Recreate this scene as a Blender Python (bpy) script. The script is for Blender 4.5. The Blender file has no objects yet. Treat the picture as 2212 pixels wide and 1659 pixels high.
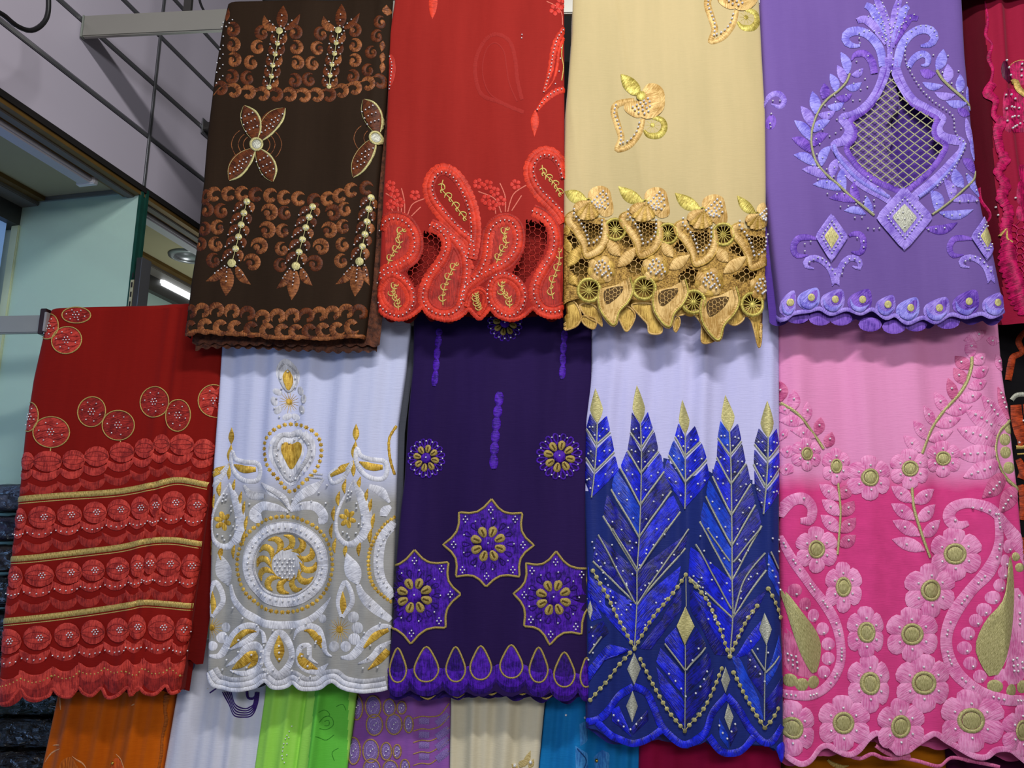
import bpy, math, random
from mathutils import Vector

# ------------------------------------------------------------------ camera, world, lights, exposure
F = 1640.0; TH = math.radians(12.0); CX, CY = 1106.0, 829.5; CZ = 1.5; K = 0.07
st, ct = math.sin(TH), math.cos(TH)
scn = bpy.context.scene
cd = bpy.data.cameras.new('camera'); cam = bpy.data.objects.new('camera', cd)
scn.collection.objects.link(cam); scn.camera = cam
cam.location = (0, 0, CZ); cam.rotation_euler = (math.pi/2 + TH, 0, 0)
cd.sensor_fit = 'HORIZONTAL'; cd.sensor_width = 36.0; cd.lens = 36.0*F/2212.0
cd.clip_start = 0.05; cd.clip_end = 60

wd = bpy.data.worlds.new('shop_air'); scn.world = wd; wd.use_nodes = True
wd.node_tree.nodes['Background'].inputs[0].default_value = (0.93, 0.96, 1.0, 1)
wd.node_tree.nodes['Background'].inputs[1].default_value = 0.16

def area(name, loc, target, sx, sy, power, color=(1, 1, 1)):
    l = bpy.data.lights.new(name, 'AREA'); l.shape = 'RECTANGLE'; l.size = sx; l.size_y = sy
    l.energy = power; l.color = color
    o = bpy.data.objects.new(name, l); scn.collection.objects.link(o); o.location = loc
    o.rotation_euler = (Vector(target) - Vector(loc)).to_track_quat('-Z', 'Y').to_euler()
    return o
area('ceiling_tube_lamp', (0.35, 0.05, 3.85), (0.15, 2.0, 1.5), 0.9, 0.12, 60, (1.0, 0.985, 0.97))
area('ceiling_tube_lamp', (0.25, -2.2, 2.9), (0.15, 2.0, 1.2), 3.0, 0.5, 74, (0.97, 0.98, 1.0))

vs = scn.view_settings
vs.view_transform = 'Standard'; vs.look = 'None'; vs.gamma = 1.0; vs.use_curve_mapping = False
vs.exposure = -0.10

# ------------------------------------------------------------------ helpers
def ray(px, py):
    a = (px-CX)/F; b = (CY-py)/F
    return Vector((a, ct-b*st, st+b*ct))
def on_rack(px, py, Y):                      # the plane that a rack row hangs in (turned 4 degrees)
    d = ray(px, py); t = Y/(d.y+K*d.x)
    return Vector((0, 0, CZ)) + d*t
def lin(h, k=1.0):
    h = h.lstrip('#'); o = []
    for i in (0, 2, 4):
        c = int(h[i:i+2], 16)/255
        o.append(min(1.0, k*((c/12.92) if c <= .04045 else ((c+.055)/1.055)**2.4)))
    return (*o, 1.0)
MATS = {}
def _new(name):
    m = bpy.data.materials.new(name); m.use_nodes = True; MATS[name] = m
    nt = m.node_tree; return m, nt, nt.nodes['Principled BSDF'], nt.nodes.new, nt.links.new
def plain(name, c, rough=.6, metal=0.0, spec=.4, var=.10, scale=8.0, bump=0.0, trans=0.0, ior=1.45, emit=None, estr=0, alpha=1.0):
    if name in MATS: return MATS[name]
    m, nt, b, N, L = _new(name)
    b.inputs['Roughness'].default_value = rough; b.inputs['Metallic'].default_value = metal
    b.inputs['Specular IOR Level'].default_value = spec; b.inputs['IOR'].default_value = ior
    b.inputs['Transmission Weight'].default_value = trans; b.inputs['Alpha'].default_value = alpha
    tc = N('ShaderNodeTexCoord'); no = N('ShaderNodeTexNoise'); no.inputs['Scale'].default_value = scale; no.inputs['Detail'].default_value = 4
    L(tc.outputs['Object'], no.inputs['Vector'])
    mx = N('ShaderNodeMix'); mx.data_type = 'RGBA'
    c4 = lin(c) if isinstance(c, str) else c
    mx.inputs[6].default_value = tuple(x*(1-var) for x in c4[:3])+(1,); mx.inputs[7].default_value = tuple(min(1, x*(1+var)) for x in c4[:3])+(1,)
    L(no.outputs['Fac'], mx.inputs[0]); L(mx.outputs[2], b.inputs['Base Color'])
    if bump:
        bp = N('ShaderNodeBump'); bp.inputs['Strength'].default_value = bump; bp.inputs['Distance'].default_value = .004
        L(no.outputs['Fac'], bp.inputs['Height']); L(bp.outputs['Normal'], b.inputs['Normal'])
    if emit:
        b.inputs['Emission Color'].default_value = lin(emit); b.inputs['Emission Strength'].default_value = estr
    return m
def cloth_mat(name, c, c2=None, rough=.75, sheer=0.0, sheen=.06, crease=.5, grad=None):
    """woven voile / lawn: fine weave, long soft creases; grad = (z_low, z_high, lower colour) is a dye change down the length"""
    if name in MATS: return MATS[name]
    m, nt, b, N, L = _new(name)
    b.inputs['Roughness'].default_value = rough; b.inputs['Specular IOR Level'].default_value = .07
    b.inputs['Sheen Weight'].default_value = sheen; b.inputs['Sheen Roughness'].default_value = .4
    tc = N('ShaderNodeTexCoord')
    mp = N('ShaderNodeMapping'); mp.inputs['Scale'].default_value = (9, 9, 1.2); L(tc.outputs['Object'], mp.inputs['Vector'])
    n1 = N('ShaderNodeTexNoise'); n1.inputs['Scale'].default_value = 1.0; n1.inputs['Detail'].default_value = 5; n1.inputs['Roughness'].default_value = .55
    L(mp.outputs[0], n1.inputs['Vector'])
    mp2 = N('ShaderNodeMapping'); mp2.inputs['Scale'].default_value = (40, 40, 420); L(tc.outputs['Object'], mp2.inputs['Vector'])
    n2 = N('ShaderNodeTexNoise'); n2.inputs['Scale'].default_value = 1.0; n2.inputs['Detail'].default_value = 2; L(mp2.outputs[0], n2.inputs['Vector'])
    ad = N('ShaderNodeMath'); ad.operation = 'MULTIPLY_ADD'; ad.inputs[1].default_value = .15; L(n2.outputs['Fac'], ad.inputs[0]); L(n1.outputs['Fac'], ad.inputs[2])
    cr = N('ShaderNodeMapRange'); cr.inputs['From Min'].default_value = .36; cr.inputs['From Max'].default_value = .80; L(ad.outputs[0], cr.inputs['Value'])
    mx = N('ShaderNodeMix'); mx.data_type = 'RGBA'
    mx.inputs[6].default_value = lin(c2 or c, 1.0 if c2 else .82); mx.inputs[7].default_value = lin(c)  # crease shade toned into the colour by the same noise as the bump
    L(cr.outputs[0], mx.inputs[0]); out = mx.outputs[2]
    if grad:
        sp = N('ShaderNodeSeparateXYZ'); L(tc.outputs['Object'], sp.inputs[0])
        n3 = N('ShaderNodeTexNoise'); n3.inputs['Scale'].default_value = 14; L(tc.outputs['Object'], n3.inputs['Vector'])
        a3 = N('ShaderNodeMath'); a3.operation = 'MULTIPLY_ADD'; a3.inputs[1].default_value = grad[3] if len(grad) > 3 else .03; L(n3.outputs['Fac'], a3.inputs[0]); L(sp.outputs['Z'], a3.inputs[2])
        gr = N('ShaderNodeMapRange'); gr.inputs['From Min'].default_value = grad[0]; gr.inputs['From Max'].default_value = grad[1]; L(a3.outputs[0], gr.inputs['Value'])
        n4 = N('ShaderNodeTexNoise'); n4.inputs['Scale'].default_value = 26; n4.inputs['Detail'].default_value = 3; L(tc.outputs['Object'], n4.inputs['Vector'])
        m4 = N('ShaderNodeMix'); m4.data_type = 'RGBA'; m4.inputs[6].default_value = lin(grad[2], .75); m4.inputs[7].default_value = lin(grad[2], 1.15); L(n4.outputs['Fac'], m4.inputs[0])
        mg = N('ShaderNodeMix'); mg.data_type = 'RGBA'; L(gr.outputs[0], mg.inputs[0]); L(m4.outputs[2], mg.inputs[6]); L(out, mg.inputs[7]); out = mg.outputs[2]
    L(out, b.inputs['Base Color'])
    bp = N('ShaderNodeBump'); bp.inputs['Strength'].default_value = crease; bp.inputs['Distance'].default_value = .006
    L(ad.outputs[0], bp.inputs['Height']); L(bp.outputs['Normal'], b.inputs['Normal'])
    if sheer:
        tr = N('ShaderNodeBsdfTransparent'); ms = N('ShaderNodeMixShader'); ms.inputs[0].default_value = sheer
        mo = nt.nodes['Material Output']; L(b.outputs[0], ms.inputs[1]); L(tr.outputs[0], ms.inputs[2]); L(ms.outputs[0], mo.inputs['Surface'])
    return m
def emb(name, c, c2, rough=.5, metal=0.0, spec=.2, streak=(.42, .045), bump=.6, blotch=0.0, sheen=0.0):
    """satin stitch: thread streaks across the stroke (from the stitch direction in the UV map), two thread tones"""
    if name in MATS: return MATS[name]
    m, nt, b, N, L = _new(name)
    b.inputs['Roughness'].default_value = rough; b.inputs['Metallic'].default_value = metal
    b.inputs['Specular IOR Level'].default_value = spec; b.inputs['Sheen Weight'].default_value = sheen
    uv = N('ShaderNodeUVMap'); mp = N('ShaderNodeMapping'); mp.inputs['Scale'].default_value = (streak[0], streak[1], 1); L(uv.outputs[0], mp.inputs['Vector'])
    n1 = N('ShaderNodeTexNoise'); n1.inputs['Scale'].default_value = 1.0; n1.inputs['Detail'].default_value = 3; L(mp.outputs[0], n1.inputs['Vector'])
    fac = n1.outputs['Fac']
    if blotch:
        tc = N('ShaderNodeTexCoord'); n2 = N('ShaderNodeTexNoise'); n2.inputs['Scale'].default_value = blotch; n2.inputs['Detail'].default_value = 5; n2.inputs['Roughness'].default_value = .65; L(tc.outputs['Object'], n2.inputs['Vector'])
        ad = N('ShaderNodeMath'); ad.operation = 'MULTIPLY_ADD'; ad.inputs[1].default_value = 1.3; L(n2.outputs['Fac'], ad.inputs[0]); L(fac, ad.inputs[2])
        sb = N('ShaderNodeMath'); sb.operation = 'SUBTRACT'; sb.inputs[1].default_value = .65; L(ad.outputs[0], sb.inputs[0]); fac = sb.outputs[0]
    cr = N('ShaderNodeMapRange'); cr.inputs['From Min'].default_value = .3; cr.inputs['From Max'].default_value = .68; L(fac, cr.inputs['Value'])
    mx = N('ShaderNodeMix'); mx.data_type = 'RGBA'; mx.inputs[6].default_value = lin(c2); mx.inputs[7].default_value = lin(c)
    L(cr.outputs[0], mx.inputs[0]); L(mx.outputs[2], b.inputs['Base Color'])
    bp = N('ShaderNodeBump'); bp.inputs['Strength'].default_value = bump; bp.inputs['Distance'].default_value = .003
    L(fac, bp.inputs['Height']); L(bp.outputs['Normal'], b.inputs['Normal'])
    return m

COL = scn.collection
def tag(o, label=None, cat=None, group=None, kind=None):
    if label: o['label'] = label
    if cat: o['category'] = cat
    if group: o['group'] = group
    if kind: o['kind'] = kind
    return o
def mesh_obj(name, verts, faces, mat, parent=None, uvs=None, smooth=True, loc=None):
    me = bpy.data.meshes.new(name)
    if loc is not None: verts = [(v[0]-loc[0], v[1]-loc[1], v[2]-loc[2]) for v in verts]
    me.from_pydata(verts, [], faces)
    if uvs:
        ul = me.uv_layers.new(name='UVMap'); li = [0]*len(me.loops); me.loops.foreach_get('vertex_index', li)
        fl = [0.0]*(2*len(li))
        for i, v in enumerate(li): fl[2*i], fl[2*i+1] = uvs[v]
        ul.data.foreach_set('uv', fl)
    if smooth: me.polygons.foreach_set('use_smooth', [True]*len(me.polygons))
    me.materials.append(mat)
    o = bpy.data.objects.new(name, me); COL.objects.link(o)
    if loc is not None: o.location = loc
    if parent: o.parent = parent
    return o
def empty(name, loc):
    o = bpy.data.objects.new(name, None); COL.objects.link(o); o.location = loc; o.empty_display_size = .05
    return o
def cr(pts, n, closed=False):
    """Catmull-Rom through pts, n samples evenly spaced by length"""
    P = [(float(p[0]), float(p[1])) for p in pts]; m = len(P); out = []
    seg = m if closed else m-1; sub = 10
    for i in range(seg):
        if closed: p0, p1, p2, p3 = P[(i-1) % m], P[i], P[(i+1) % m], P[(i+2) % m]
        else: p0, p1, p2, p3 = P[max(i-1, 0)], P[i], P[i+1], P[min(i+2, m-1)]
        for k in range(sub):
            t = k/sub; t2 = t*t; t3 = t2*t
            out.append(tuple(.5*((2*p1[j])+(-p0[j]+p2[j])*t+(2*p0[j]-5*p1[j]+4*p2[j]-p3[j])*t2+(-p0[j]+3*p1[j]-3*p2[j]+p3[j])*t3) for j in (0, 1)))
    out.append(P[0] if closed else P[-1])
    return even(out, n, closed)
def even(pts, n, closed=False):
    if closed and pts[0] != pts[-1]: pts = pts+[pts[0]]
    L = [0.0]
    for a, b in zip(pts, pts[1:]): L.append(L[-1]+math.hypot(b[0]-a[0], b[1]-a[1]))
    T = L[-1] or 1e-6; out = []; j = 0
    for i in range(n):
        s = T*i/(n if closed else n-1)
        while j < len(L)-2 and L[j+1] < s: j += 1
        d = L[j+1]-L[j] or 1e-9; t = (s-L[j])/d
        out.append((pts[j][0]+(pts[j+1][0]-pts[j][0])*t, pts[j][1]+(pts[j+1][1]-pts[j][1])*t))
    return out
def length(pts): return sum(math.hypot(b[0]-a[0], b[1]-a[1]) for a, b in zip(pts, pts[1:]))
def interp(tab, x):
    if x <= tab[0][0]: return tab[0][1]
    for a, b in zip(tab, tab[1:]):
        if x <= b[0]: return a[1]+(b[1]-a[1])*(x-a[0])/((b[0]-a[0]) or 1e-9)
    return tab[-1][1]
def inside(p, poly):
    x, y = p; r = False; j = len(poly)-1
    for i in range(len(poly)):
        xi, yi = poly[i]; xj, yj = poly[j]
        if (yi > y) != (yj > y) and x < (xj-xi)*(y-yi)/(yj-yi)+xi: r = not r
        j = i
    return r
def offset(pts, d, closed=False):
    out = []; n = len(pts)
    for i in range(n):
        a = pts[(i-1) % n] if closed else pts[max(i-1, 0)]; b = pts[(i+1) % n] if closed else pts[min(i+1, n-1)]
        tx, ty = b[0]-a[0], b[1]-a[1]; l = math.hypot(tx, ty) or 1e-6
        out.append((pts[i][0]-ty/l*d, pts[i][1]+tx/l*d))
    return out

class Cloth:
    """one length of fabric folded over a rail: front panel, fold at both sides, back panel; embroidery follows its surface"""
    def __init__(s, name, label, group, Y, left, right, top, hem, mat, seed=1, amp=.004, waves=4, curl=.010, depth=.030,
                 NU=120, NV=110, holes=(), ridges=(), cat='fabric', backs=(), back_mat=None, loop=True, lace=None):
        s.Y = Y; s.L = left; s.R = right; s.curl = curl; s.depth = depth; s.ridges = ridges
        rnd = random.Random(seed); s.rnd = rnd
        s.w = [(rnd.uniform(.6, 1)*waves*(1+.8*i), rnd.uniform(0, 6.28), amp/(1+.9*i), rnd.uniform(-1.2, 1.2)) for i in range(4)]
        s.top = top; hp = sorted((s.u(p[0], p[1]), p[1]) for p in hem); s.hem = hp
        cx = .5*(left[-1][1]+right[-1][1]); s.org = on_rack(cx, hem[len(hem)//2][1], Y)
        s.root = empty(name, s.org); tag(s.root, label, cat, group)
        s.Z = (0, 0, 1.0); s.pile = {}; s.mm = Y/F
        # front panel
        us = [-.0001-.09*k for k in (1.0, .5)] + [i/NU for i in range(NU+1)] + [1.0001+.09*k for k in (.5, 1.0)]
        us = [(-28, 0), (-12, 0)] + [(0, i/NU) for i in range(NU+1)] + [(12, 1), (28, 1)]
        V = []; PXY = []
        for j in range(NV+1):
            v = j/NV
            for ex, u in us:
                yT = interp(top, u) if isinstance(top, (list, tuple)) else top
                py = yT+(interp(hp, u)-yT)*v
                px = s.xl(py)+(s.xr(py)-s.xl(py))*u+ex
                PXY.append((px, py)); V.append(s.S(px, py, 0))
        W = len(us); Fc = []; Lf = []
        for j in range(NV):
            for i in range(W-1):
                a = j*W+i
                if holes:
                    c = ((PXY[a][0]+PXY[a+W+1][0])/2, (PXY[a][1]+PXY[a+W+1][1])/2)
                    if any(inside(c, h) for h in holes): continue
                if lace and inside(((PXY[a][0]+PXY[a+W+1][0])/2, (PXY[a][1]+PXY[a+W+1][1])/2), lace[0]): Lf.append((a, a+1, a+W+1, a+W))
                else: Fc.append((a, a+1, a+W+1, a+W))
        def sub(name, Fs, mt):
            ids = sorted({i for f in Fs for i in f}); mp = {v: k for k, v in enumerate(ids)}
            o = mesh_obj(name, [V[i] for i in ids], [tuple(mp[i] for i in f) for f in Fs], mt, None, [PXY[i] for i in ids], True, s.org); o.location = (0, 0, 0); o.parent = s.root
            return o
        s.front = sub('front_panel', Fc, mat)
        if Lf: sub(lace[2], Lf, lace[1])
        # back panels: (extra px left, extra px right, extra px down, depth, scallop count, scallop px)
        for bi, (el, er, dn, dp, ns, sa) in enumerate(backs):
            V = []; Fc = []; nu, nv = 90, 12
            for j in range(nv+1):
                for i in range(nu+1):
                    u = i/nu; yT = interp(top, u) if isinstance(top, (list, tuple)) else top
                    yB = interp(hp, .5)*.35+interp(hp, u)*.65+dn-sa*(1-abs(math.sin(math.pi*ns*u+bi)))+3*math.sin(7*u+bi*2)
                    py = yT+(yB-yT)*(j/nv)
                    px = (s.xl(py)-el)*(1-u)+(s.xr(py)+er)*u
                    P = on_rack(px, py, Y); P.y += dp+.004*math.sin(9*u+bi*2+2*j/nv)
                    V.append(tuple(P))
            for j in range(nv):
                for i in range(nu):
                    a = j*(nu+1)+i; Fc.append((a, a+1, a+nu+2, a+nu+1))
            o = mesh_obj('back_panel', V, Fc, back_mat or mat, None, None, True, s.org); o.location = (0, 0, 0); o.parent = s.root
        if loop:                                       # the turn over the rail joins front and back
            V = []; Fc = []; nu = 40
            dpt = (backs[-1][3] if backs else depth)
            for j in range(7):
                a = math.pi*j/6
                for i in range(nu+1):
                    u = i/nu; yT = interp(top, u) if isinstance(top, (list, tuple)) else top
                    px = s.xl(yT)+(s.xr(yT)-s.xl(yT))*u
                    P = Vector(s.S(px, yT, 0)); Q = on_rack(px, yT, Y); yb = Q.y+dpt
                    P.y = P.y+(yb-P.y)*(1-math.cos(a))/2; P.z += .018*math.sin(a)
                    V.append(tuple(P))
            for j in range(6):
                for i in range(nu):
                    a = j*(nu+1)+i; Fc.append((a, a+1, a+nu+2, a+nu+1))
            o = mesh_obj('rail_fold', V, Fc, mat, None, None, True, s.org); o.location = (0, 0, 0); o.parent = s.root
    def xl(s, py): return interp(s.L, py)
    def xr(s, py): return interp(s.R, py)
    def u(s, px, py):
        a, b = s.xl(py), s.xr(py); return (px-a)/(b-a)
    def S(s, px, py, h=0.0):
        a, b = s.xl(py), s.xr(py); w = b-a; ex = 0; c = min(max(px, a), b)
        ex = abs(px-c); u = (c-a)/w
        P = on_rack(c, py, s.Y); mm = s.Y/F
        e = min(.12, 26/w); d = 0.0
        q = max(0.0, 1-u/e, 1-(1-u)/e)
        if q > 0: d += s.curl*(1-math.sqrt(max(0, 1-q*q)))
        env = 1-q*q*.7; v = (py-300)/700
        for f, ph, am, dr in s.w: d += env*am*math.sin(f*math.pi*u+ph+dr*v)
        for (uc, wd, am, dr) in s.ridges: d -= am*math.exp(-((u-uc-dr*v)/wd)**2)
        d += ex*mm*1.2
        sg = 0 if ex < 1e-6 else (-1 if px < a else 1)
        P.y += d
        if sg: P.x += sg*h; P.y -= h*.15
        else:
            P.y -= h
            P.z += h*.1
        return tuple(P)
    # ---- input frame
    def T(s, p): return (s.Z[0]+p[0]*s.Z[2], s.Z[1]+p[1]*s.Z[2])
    def TT(s, pts): return [s.T(p) for p in pts]
    def make(s, name, V, Fc, mat, uvs, parent):
        o = mesh_obj(name, [(v[0]-s.org.x, v[1]-s.org.y, v[2]-s.org.z) for v in V], Fc, mat, None, uvs)
        o.parent = parent or s.root
        return o
    def part(s, name, parent=None):
        o = bpy.data.objects.new(name, None); COL.objects.link(o); o.parent = parent or s.root; o.empty_display_size = .01
        return o
    HS = .7
    def blob(s, name, pts, mat, h=.003, lift=0.0, n=None, smooth=True, ang=0.0, parent=None, rings=(1, .8, .45), raw=False):
        h *= s.HS; P = pts if raw else s.TT(pts)
        if n is None: n = max(10, min(28, int(length(P)/5)))
        B = cr(P, n, True) if smooth else even(P, max(n, len(P)*4), True)
        n = len(B); cx = sum(p[0] for p in B)/n; cy = sum(p[1] for p in B)/n
        V = []; U = []; hs = {1: .0004, .8: .8*h, .45: h}
        ca, sa = math.cos(ang), math.sin(ang)
        for r in rings:
            for p in B:
                x, y = cx+(p[0]-cx)*r, cy+(p[1]-cy)*r
                V.append(s.S(x, y, lift+hs.get(r, h))); U.append((x*ca+y*sa, -x*sa+y*ca))
        V.append(s.S(cx, cy, lift+h)); U.append((cx*ca+cy*sa, -cx*sa+cy*ca)); c = len(V)-1
        Fc = []
        for k in range(len(rings)-1):
            for i in range(n):
                j = (i+1) % n; Fc.append((k*n+i, k*n+j, (k+1)*n+j, (k+1)*n+i))
        k = len(rings)-1
        for i in range(n): Fc.append((k*n+i, k*n+(i+1) % n, c))
        return s.make(name, V, Fc, mat, U, parent)
    def disc(s, name, x, y, rx, mat, ry=None, rot=0, h=.003, lift=0.0, parent=None, n=14, ang=0.0):
        ry = ry or rx; c, q = math.cos(rot), math.sin(rot)
        pts = [(x+rx*math.cos(t)*c-ry*math.sin(t)*q, y+rx*math.cos(t)*q+ry*math.sin(t)*c) for t in [6.2832*i/n for i in range(n)]]
        return s.blob(name, pts, mat, h, lift, n, True, ang, parent)
    def stroke(s, name, pts, w, mat, h=.003, lift=0.0, closed=False, prof='round', n=None, parent=None, smooth=True, raw=False, scal=0, uo=0.0):
        """ribbon of stitches along pts; w = width or a list of widths along it; scal = scallops along the edges"""
        h *= s.HS; P = pts if raw else s.TT(pts); sc = 1.0 if raw else s.Z[2]
        L0 = length(P)+(math.hypot(P[0][0]-P[-1][0], P[0][1]-P[-1][1]) if closed else 0)
        if n is None: n = max(6, min(90, int(L0/4.0)))
        if scal: n = max(n, int(scal*5))
        C = cr(P, n, closed) if smooth and len(P) > 2 else even(P, n, closed)
        ws = w if isinstance(w, (list, tuple)) else [w, w]
        m = len(ws)-1; V = []; U = []
        pr = {'round': ((-1, 0), (-.62, .85), (0, 1), (.62, .85), (1, 0)), 'crease': ((-1, 0), (-.6, 1), (0, .35), (.6, 1), (1, 0)),
              'flat': ((-1, 0), (-.85, 1), (0, 1), (.85, 1), (1, 0)), 'cord': ((-1, 0), (0, 1), (1, 0)), 'two': ((-1, 0), (-.55, 1), (-.1, .45), (.4, .9), (1, 0))}[prof]
        q = len(pr); acc = 0
        for i in range(n):
            a = C[(i-1) % n] if closed else C[max(i-1, 0)]; b = C[(i+1) % n] if closed else C[min(i+1, n-1)]
            tx, ty = b[0]-a[0], b[1]-a[1]; l = math.hypot(tx, ty) or 1e-6; nx, ny = -ty/l, tx/l
            t = i/(n if closed else n-1); k = min(int(t*m), m-1); W = (ws[k]+(ws[k+1]-ws[k])*(t*m-k))*sc/2
            if scal: W *= .82+.26*abs(math.sin(math.pi*scal*t))
            if i: acc += math.hypot(C[i][0]-C[i-1][0], C[i][1]-C[i-1][1])
            hh = h*min(1, W/2.0+.15)
            for o, z in pr:
                V.append(s.S(C[i][0]+nx*W*o, C[i][1]+ny*W*o, lift+.0003+hh*z)); U.append((acc+uo, W*o+uo))
        Fc = []
        for i in range(n if closed else n-1):
            j = (i+1) % n
            for k in range(q-1): Fc.append((i*q+k, i*q+k+1, j*q+k+1, j*q+k))
        return s.make(name, V, Fc, mat, U, parent)
    def leaf(s, name, base, tip, w, mat, bend=0.0, h=.003, lift=0.0, parent=None, prof='crease', shape=(0.1, .75, 1, .85, .45, .02), n=9):
        bx, by = base; tx, ty = tip; dx, dy = tx-bx, ty-by
        mid = (bx+dx*.5-dy*bend, by+dy*.5+dx*bend)
        return s.stroke(name, [base, mid, tip], [w*k for k in shape], mat, h, lift, False, prof, n, parent)
    def ring(s, name, x, y, r, w, mat, ry=None, h=.003, lift=0.0, parent=None, n=20, prof='round', rot=0, scal=0):
        ry = ry or r; c, q = math.cos(rot), math.sin(rot)
        pts = [(x+r*math.cos(t)*c-ry*math.sin(t)*q, y+r*math.cos(t)*q+ry*math.sin(t)*c) for t in [6.2832*i/16 for i in range(16)]]
        return s.stroke(name, pts, w, mat, h, lift, True, prof, n, parent, scal=scal)
    def swirl(s, name, x, y, r, mat, rot=0.0, d=1, h=.003, parent=None, w=.42, eye=True):
        """a curled C of satin stitch with a round head"""
        pts = []
        for i in range(9):
            t = i/8; a = rot+d*t*5.0; q = r*(.82-.42*max(0, t-.55)/.45)
            pts.append((x+q*math.cos(a), y+q*math.sin(a)))
        o = s.stroke(name, pts, [r*.08, r*w*.9, r*w*1.25, r*w*1.2, r*w*1.1, r*w*.9], mat, h, 0, False, 'round', 16, parent)
        return o
    def flower(s, name, x, y, r, pm, cm, n=6, rot=0.0, sx=1.0, h=.003, lift=0.0, cr_=.3, rim=None, pw=1.0, parent=None, tilt=0.0):
        f = s.part(name, parent); c, q = math.cos(tilt), math.sin(tilt)
        def M(a, b): return (x+(a*sx)*c-b*q, y+(a*sx)*q+b*c)
        for i in range(n):
            a = rot+6.2832*i/n; pc = r*.62; pr = r*.42*pw; ux, uy = math.cos(a), math.sin(a)
            pts = []
            for k in range(10):
                t = 6.2832*k/10; e = 1+.05*math.sin(3*t+i)
                lx = pc*1.0+r*.40*math.cos(t)*e; ly = pr*math.sin(t)*e*(.75+.25*math.cos(t)+.1)
                pts.append(M(lx*ux-ly*uy, lx*uy+ly*ux))
            s.blob('petal', pts, pm, h, lift+(i % 2)*.0004, 12, True, -math.atan2(ux, uy), f)
        if cm:
            pts = [M(r*cr_*math.cos(t), r*cr_*math.sin(t)) for t in [6.2832*i/12 for i in range(12)]]
            if rim:
                pr_ = [M(r*cr_*1.28*math.cos(t), r*cr_*1.28*math.sin(t)) for t in [6.2832*i/12 for i in range(12)]]
                s.stroke('centre_rim', pr_, r*.13, rim, h*.9, lift+h*.7, True, 'round', 18, f)
            s.blob('centre', pts, cm, h*.7, lift+h*.75, 14, True, 0, f)
        return f
    def bead(s, pts, r=2.6, kind='silver', lift=.002, raw=False):
        for p in pts:
            q = p if raw else s.T(p)
            if q[0] < s.xl(q[1])-1 or q[0] > s.xr(q[1])+1: continue
            s.pile.setdefault((kind), []).append((q[0], q[1], r, lift))
    def bead_line(s, pts, gap=8.5, r=2.6, kind='silver', closed=False, lift=.003, off=0.0, smooth=True, raw=False):
        P = pts if raw else s.TT(pts)
        D = cr(P, 120, closed) if smooth and len(P) > 2 else even(P, 120, closed)
        if off: D = offset(D, off, closed)
        n = max(2, int(length(D)/gap)); s.bead(even(D, n, closed), r, kind, lift, True)
    def net(s, name, poly, cell, w, mat, h=.0015, parent=None, raw=False, jit=.12, kind='hex'):
        """open net stitched across a hole: thin cords along the edges of hexagonal cells"""
        P = poly if raw else s.TT(poly); x0 = min(p[0] for p in P)-cell; x1 = max(p[0] for p in P)+cell; y0 = min(p[1] for p in P)-cell; y1 = max(p[1] for p in P)+cell
        rnd = s.rnd; V = []; Fc = []; U = []; cache = {}
        a = cell*.5; dx = cell*1.5*.5*1.155; hx = cell*.577
        def J(x, y):
            k = (round(x), round(y))
            if k not in cache: cache[k] = (x+rnd.uniform(-jit, jit)*cell, y+rnd.uniform(-jit, jit)*cell)
            return cache[k]
        segs = set(); i = 0; x = x0
        while x < x1:
            y = y0+(cell*.5 if i % 2 else 0)
            while y < y1:
                c = [(x+hx*math.cos(math.radians(60*k)), y+hx*math.sin(math.radians(60*k))) for k in range(6)]
                for k in range(3):
                    p, q = J(*c[k]), J(*c[(k+1) % 6]); m = ((p[0]+q[0])/2, (p[1]+q[1])/2)
                    if inside(m, P): segs.add((p, q))
                y += cell
            x += hx*1.5; i += 1
        for p, q in sorted(segs):
            tx, ty = q[0]-p[0], q[1]-p[1]; l = math.hypot(tx, ty) or 1e-6; nx, ny = -ty/l*w/2, tx/l*w/2; b = len(V)
            for (cx, cy) in (p, q):
                for o, z in ((-1, -.0006), (0, h), (1, -.0006)): V.append(s.S(cx+nx*o, cy+ny*o, z)); U.append((cx, cy))
            Fc += [(b, b+1, b+4, b+3), (b+1, b+2, b+5, b+4), (b+2, b, b+3, b+5)]
        if V: return s.make(name, V, Fc, mat, U, parent)
    def done(s):
        for kind, L in s.pile.items():
            V = []; Fc = []
            for (x, y, r, lift) in L:
                C = Vector(s.S(x, y, lift)); R = r*s.mm; b = len(V)
                for (rr, hh) in ((1, -.3), (.92, .35), (.5, .8)):
                    for k in range(6):
                        t = 1.0472*k+.3; V.append((C.x+R*rr*math.cos(t)-s.org.x, C.y-R*hh-s.org.y, C.z+R*rr*math.sin(t)-s.org.z))
                V.append((C.x-s.org.x, C.y-R-s.org.y, C.z-s.org.z))
                for q in (0, 6):
                    for k in range(6):
                        m = (k+1) % 6; Fc.append((b+q+k, b+q+m, b+q+6+m, b+q+6+k))
                for k in range(6): Fc.append((b+12+k, b+12+(k+1) % 6, b+18))
            o = mesh_obj({'silver': 'rhinestones', 'gold': 'gold_beads'}.get(kind, kind), V, Fc, {'silver': M_STONE, 'gold': M_GBEAD, 'iris': M_STONE}[kind], None, None, True)
            o.parent = s.root; o['kind'] = 'stuff'; o['label'] = {'silver': 'small silver rhinestones', 'gold': 'small gold beads'}.get(kind, 'small stones')
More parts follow.
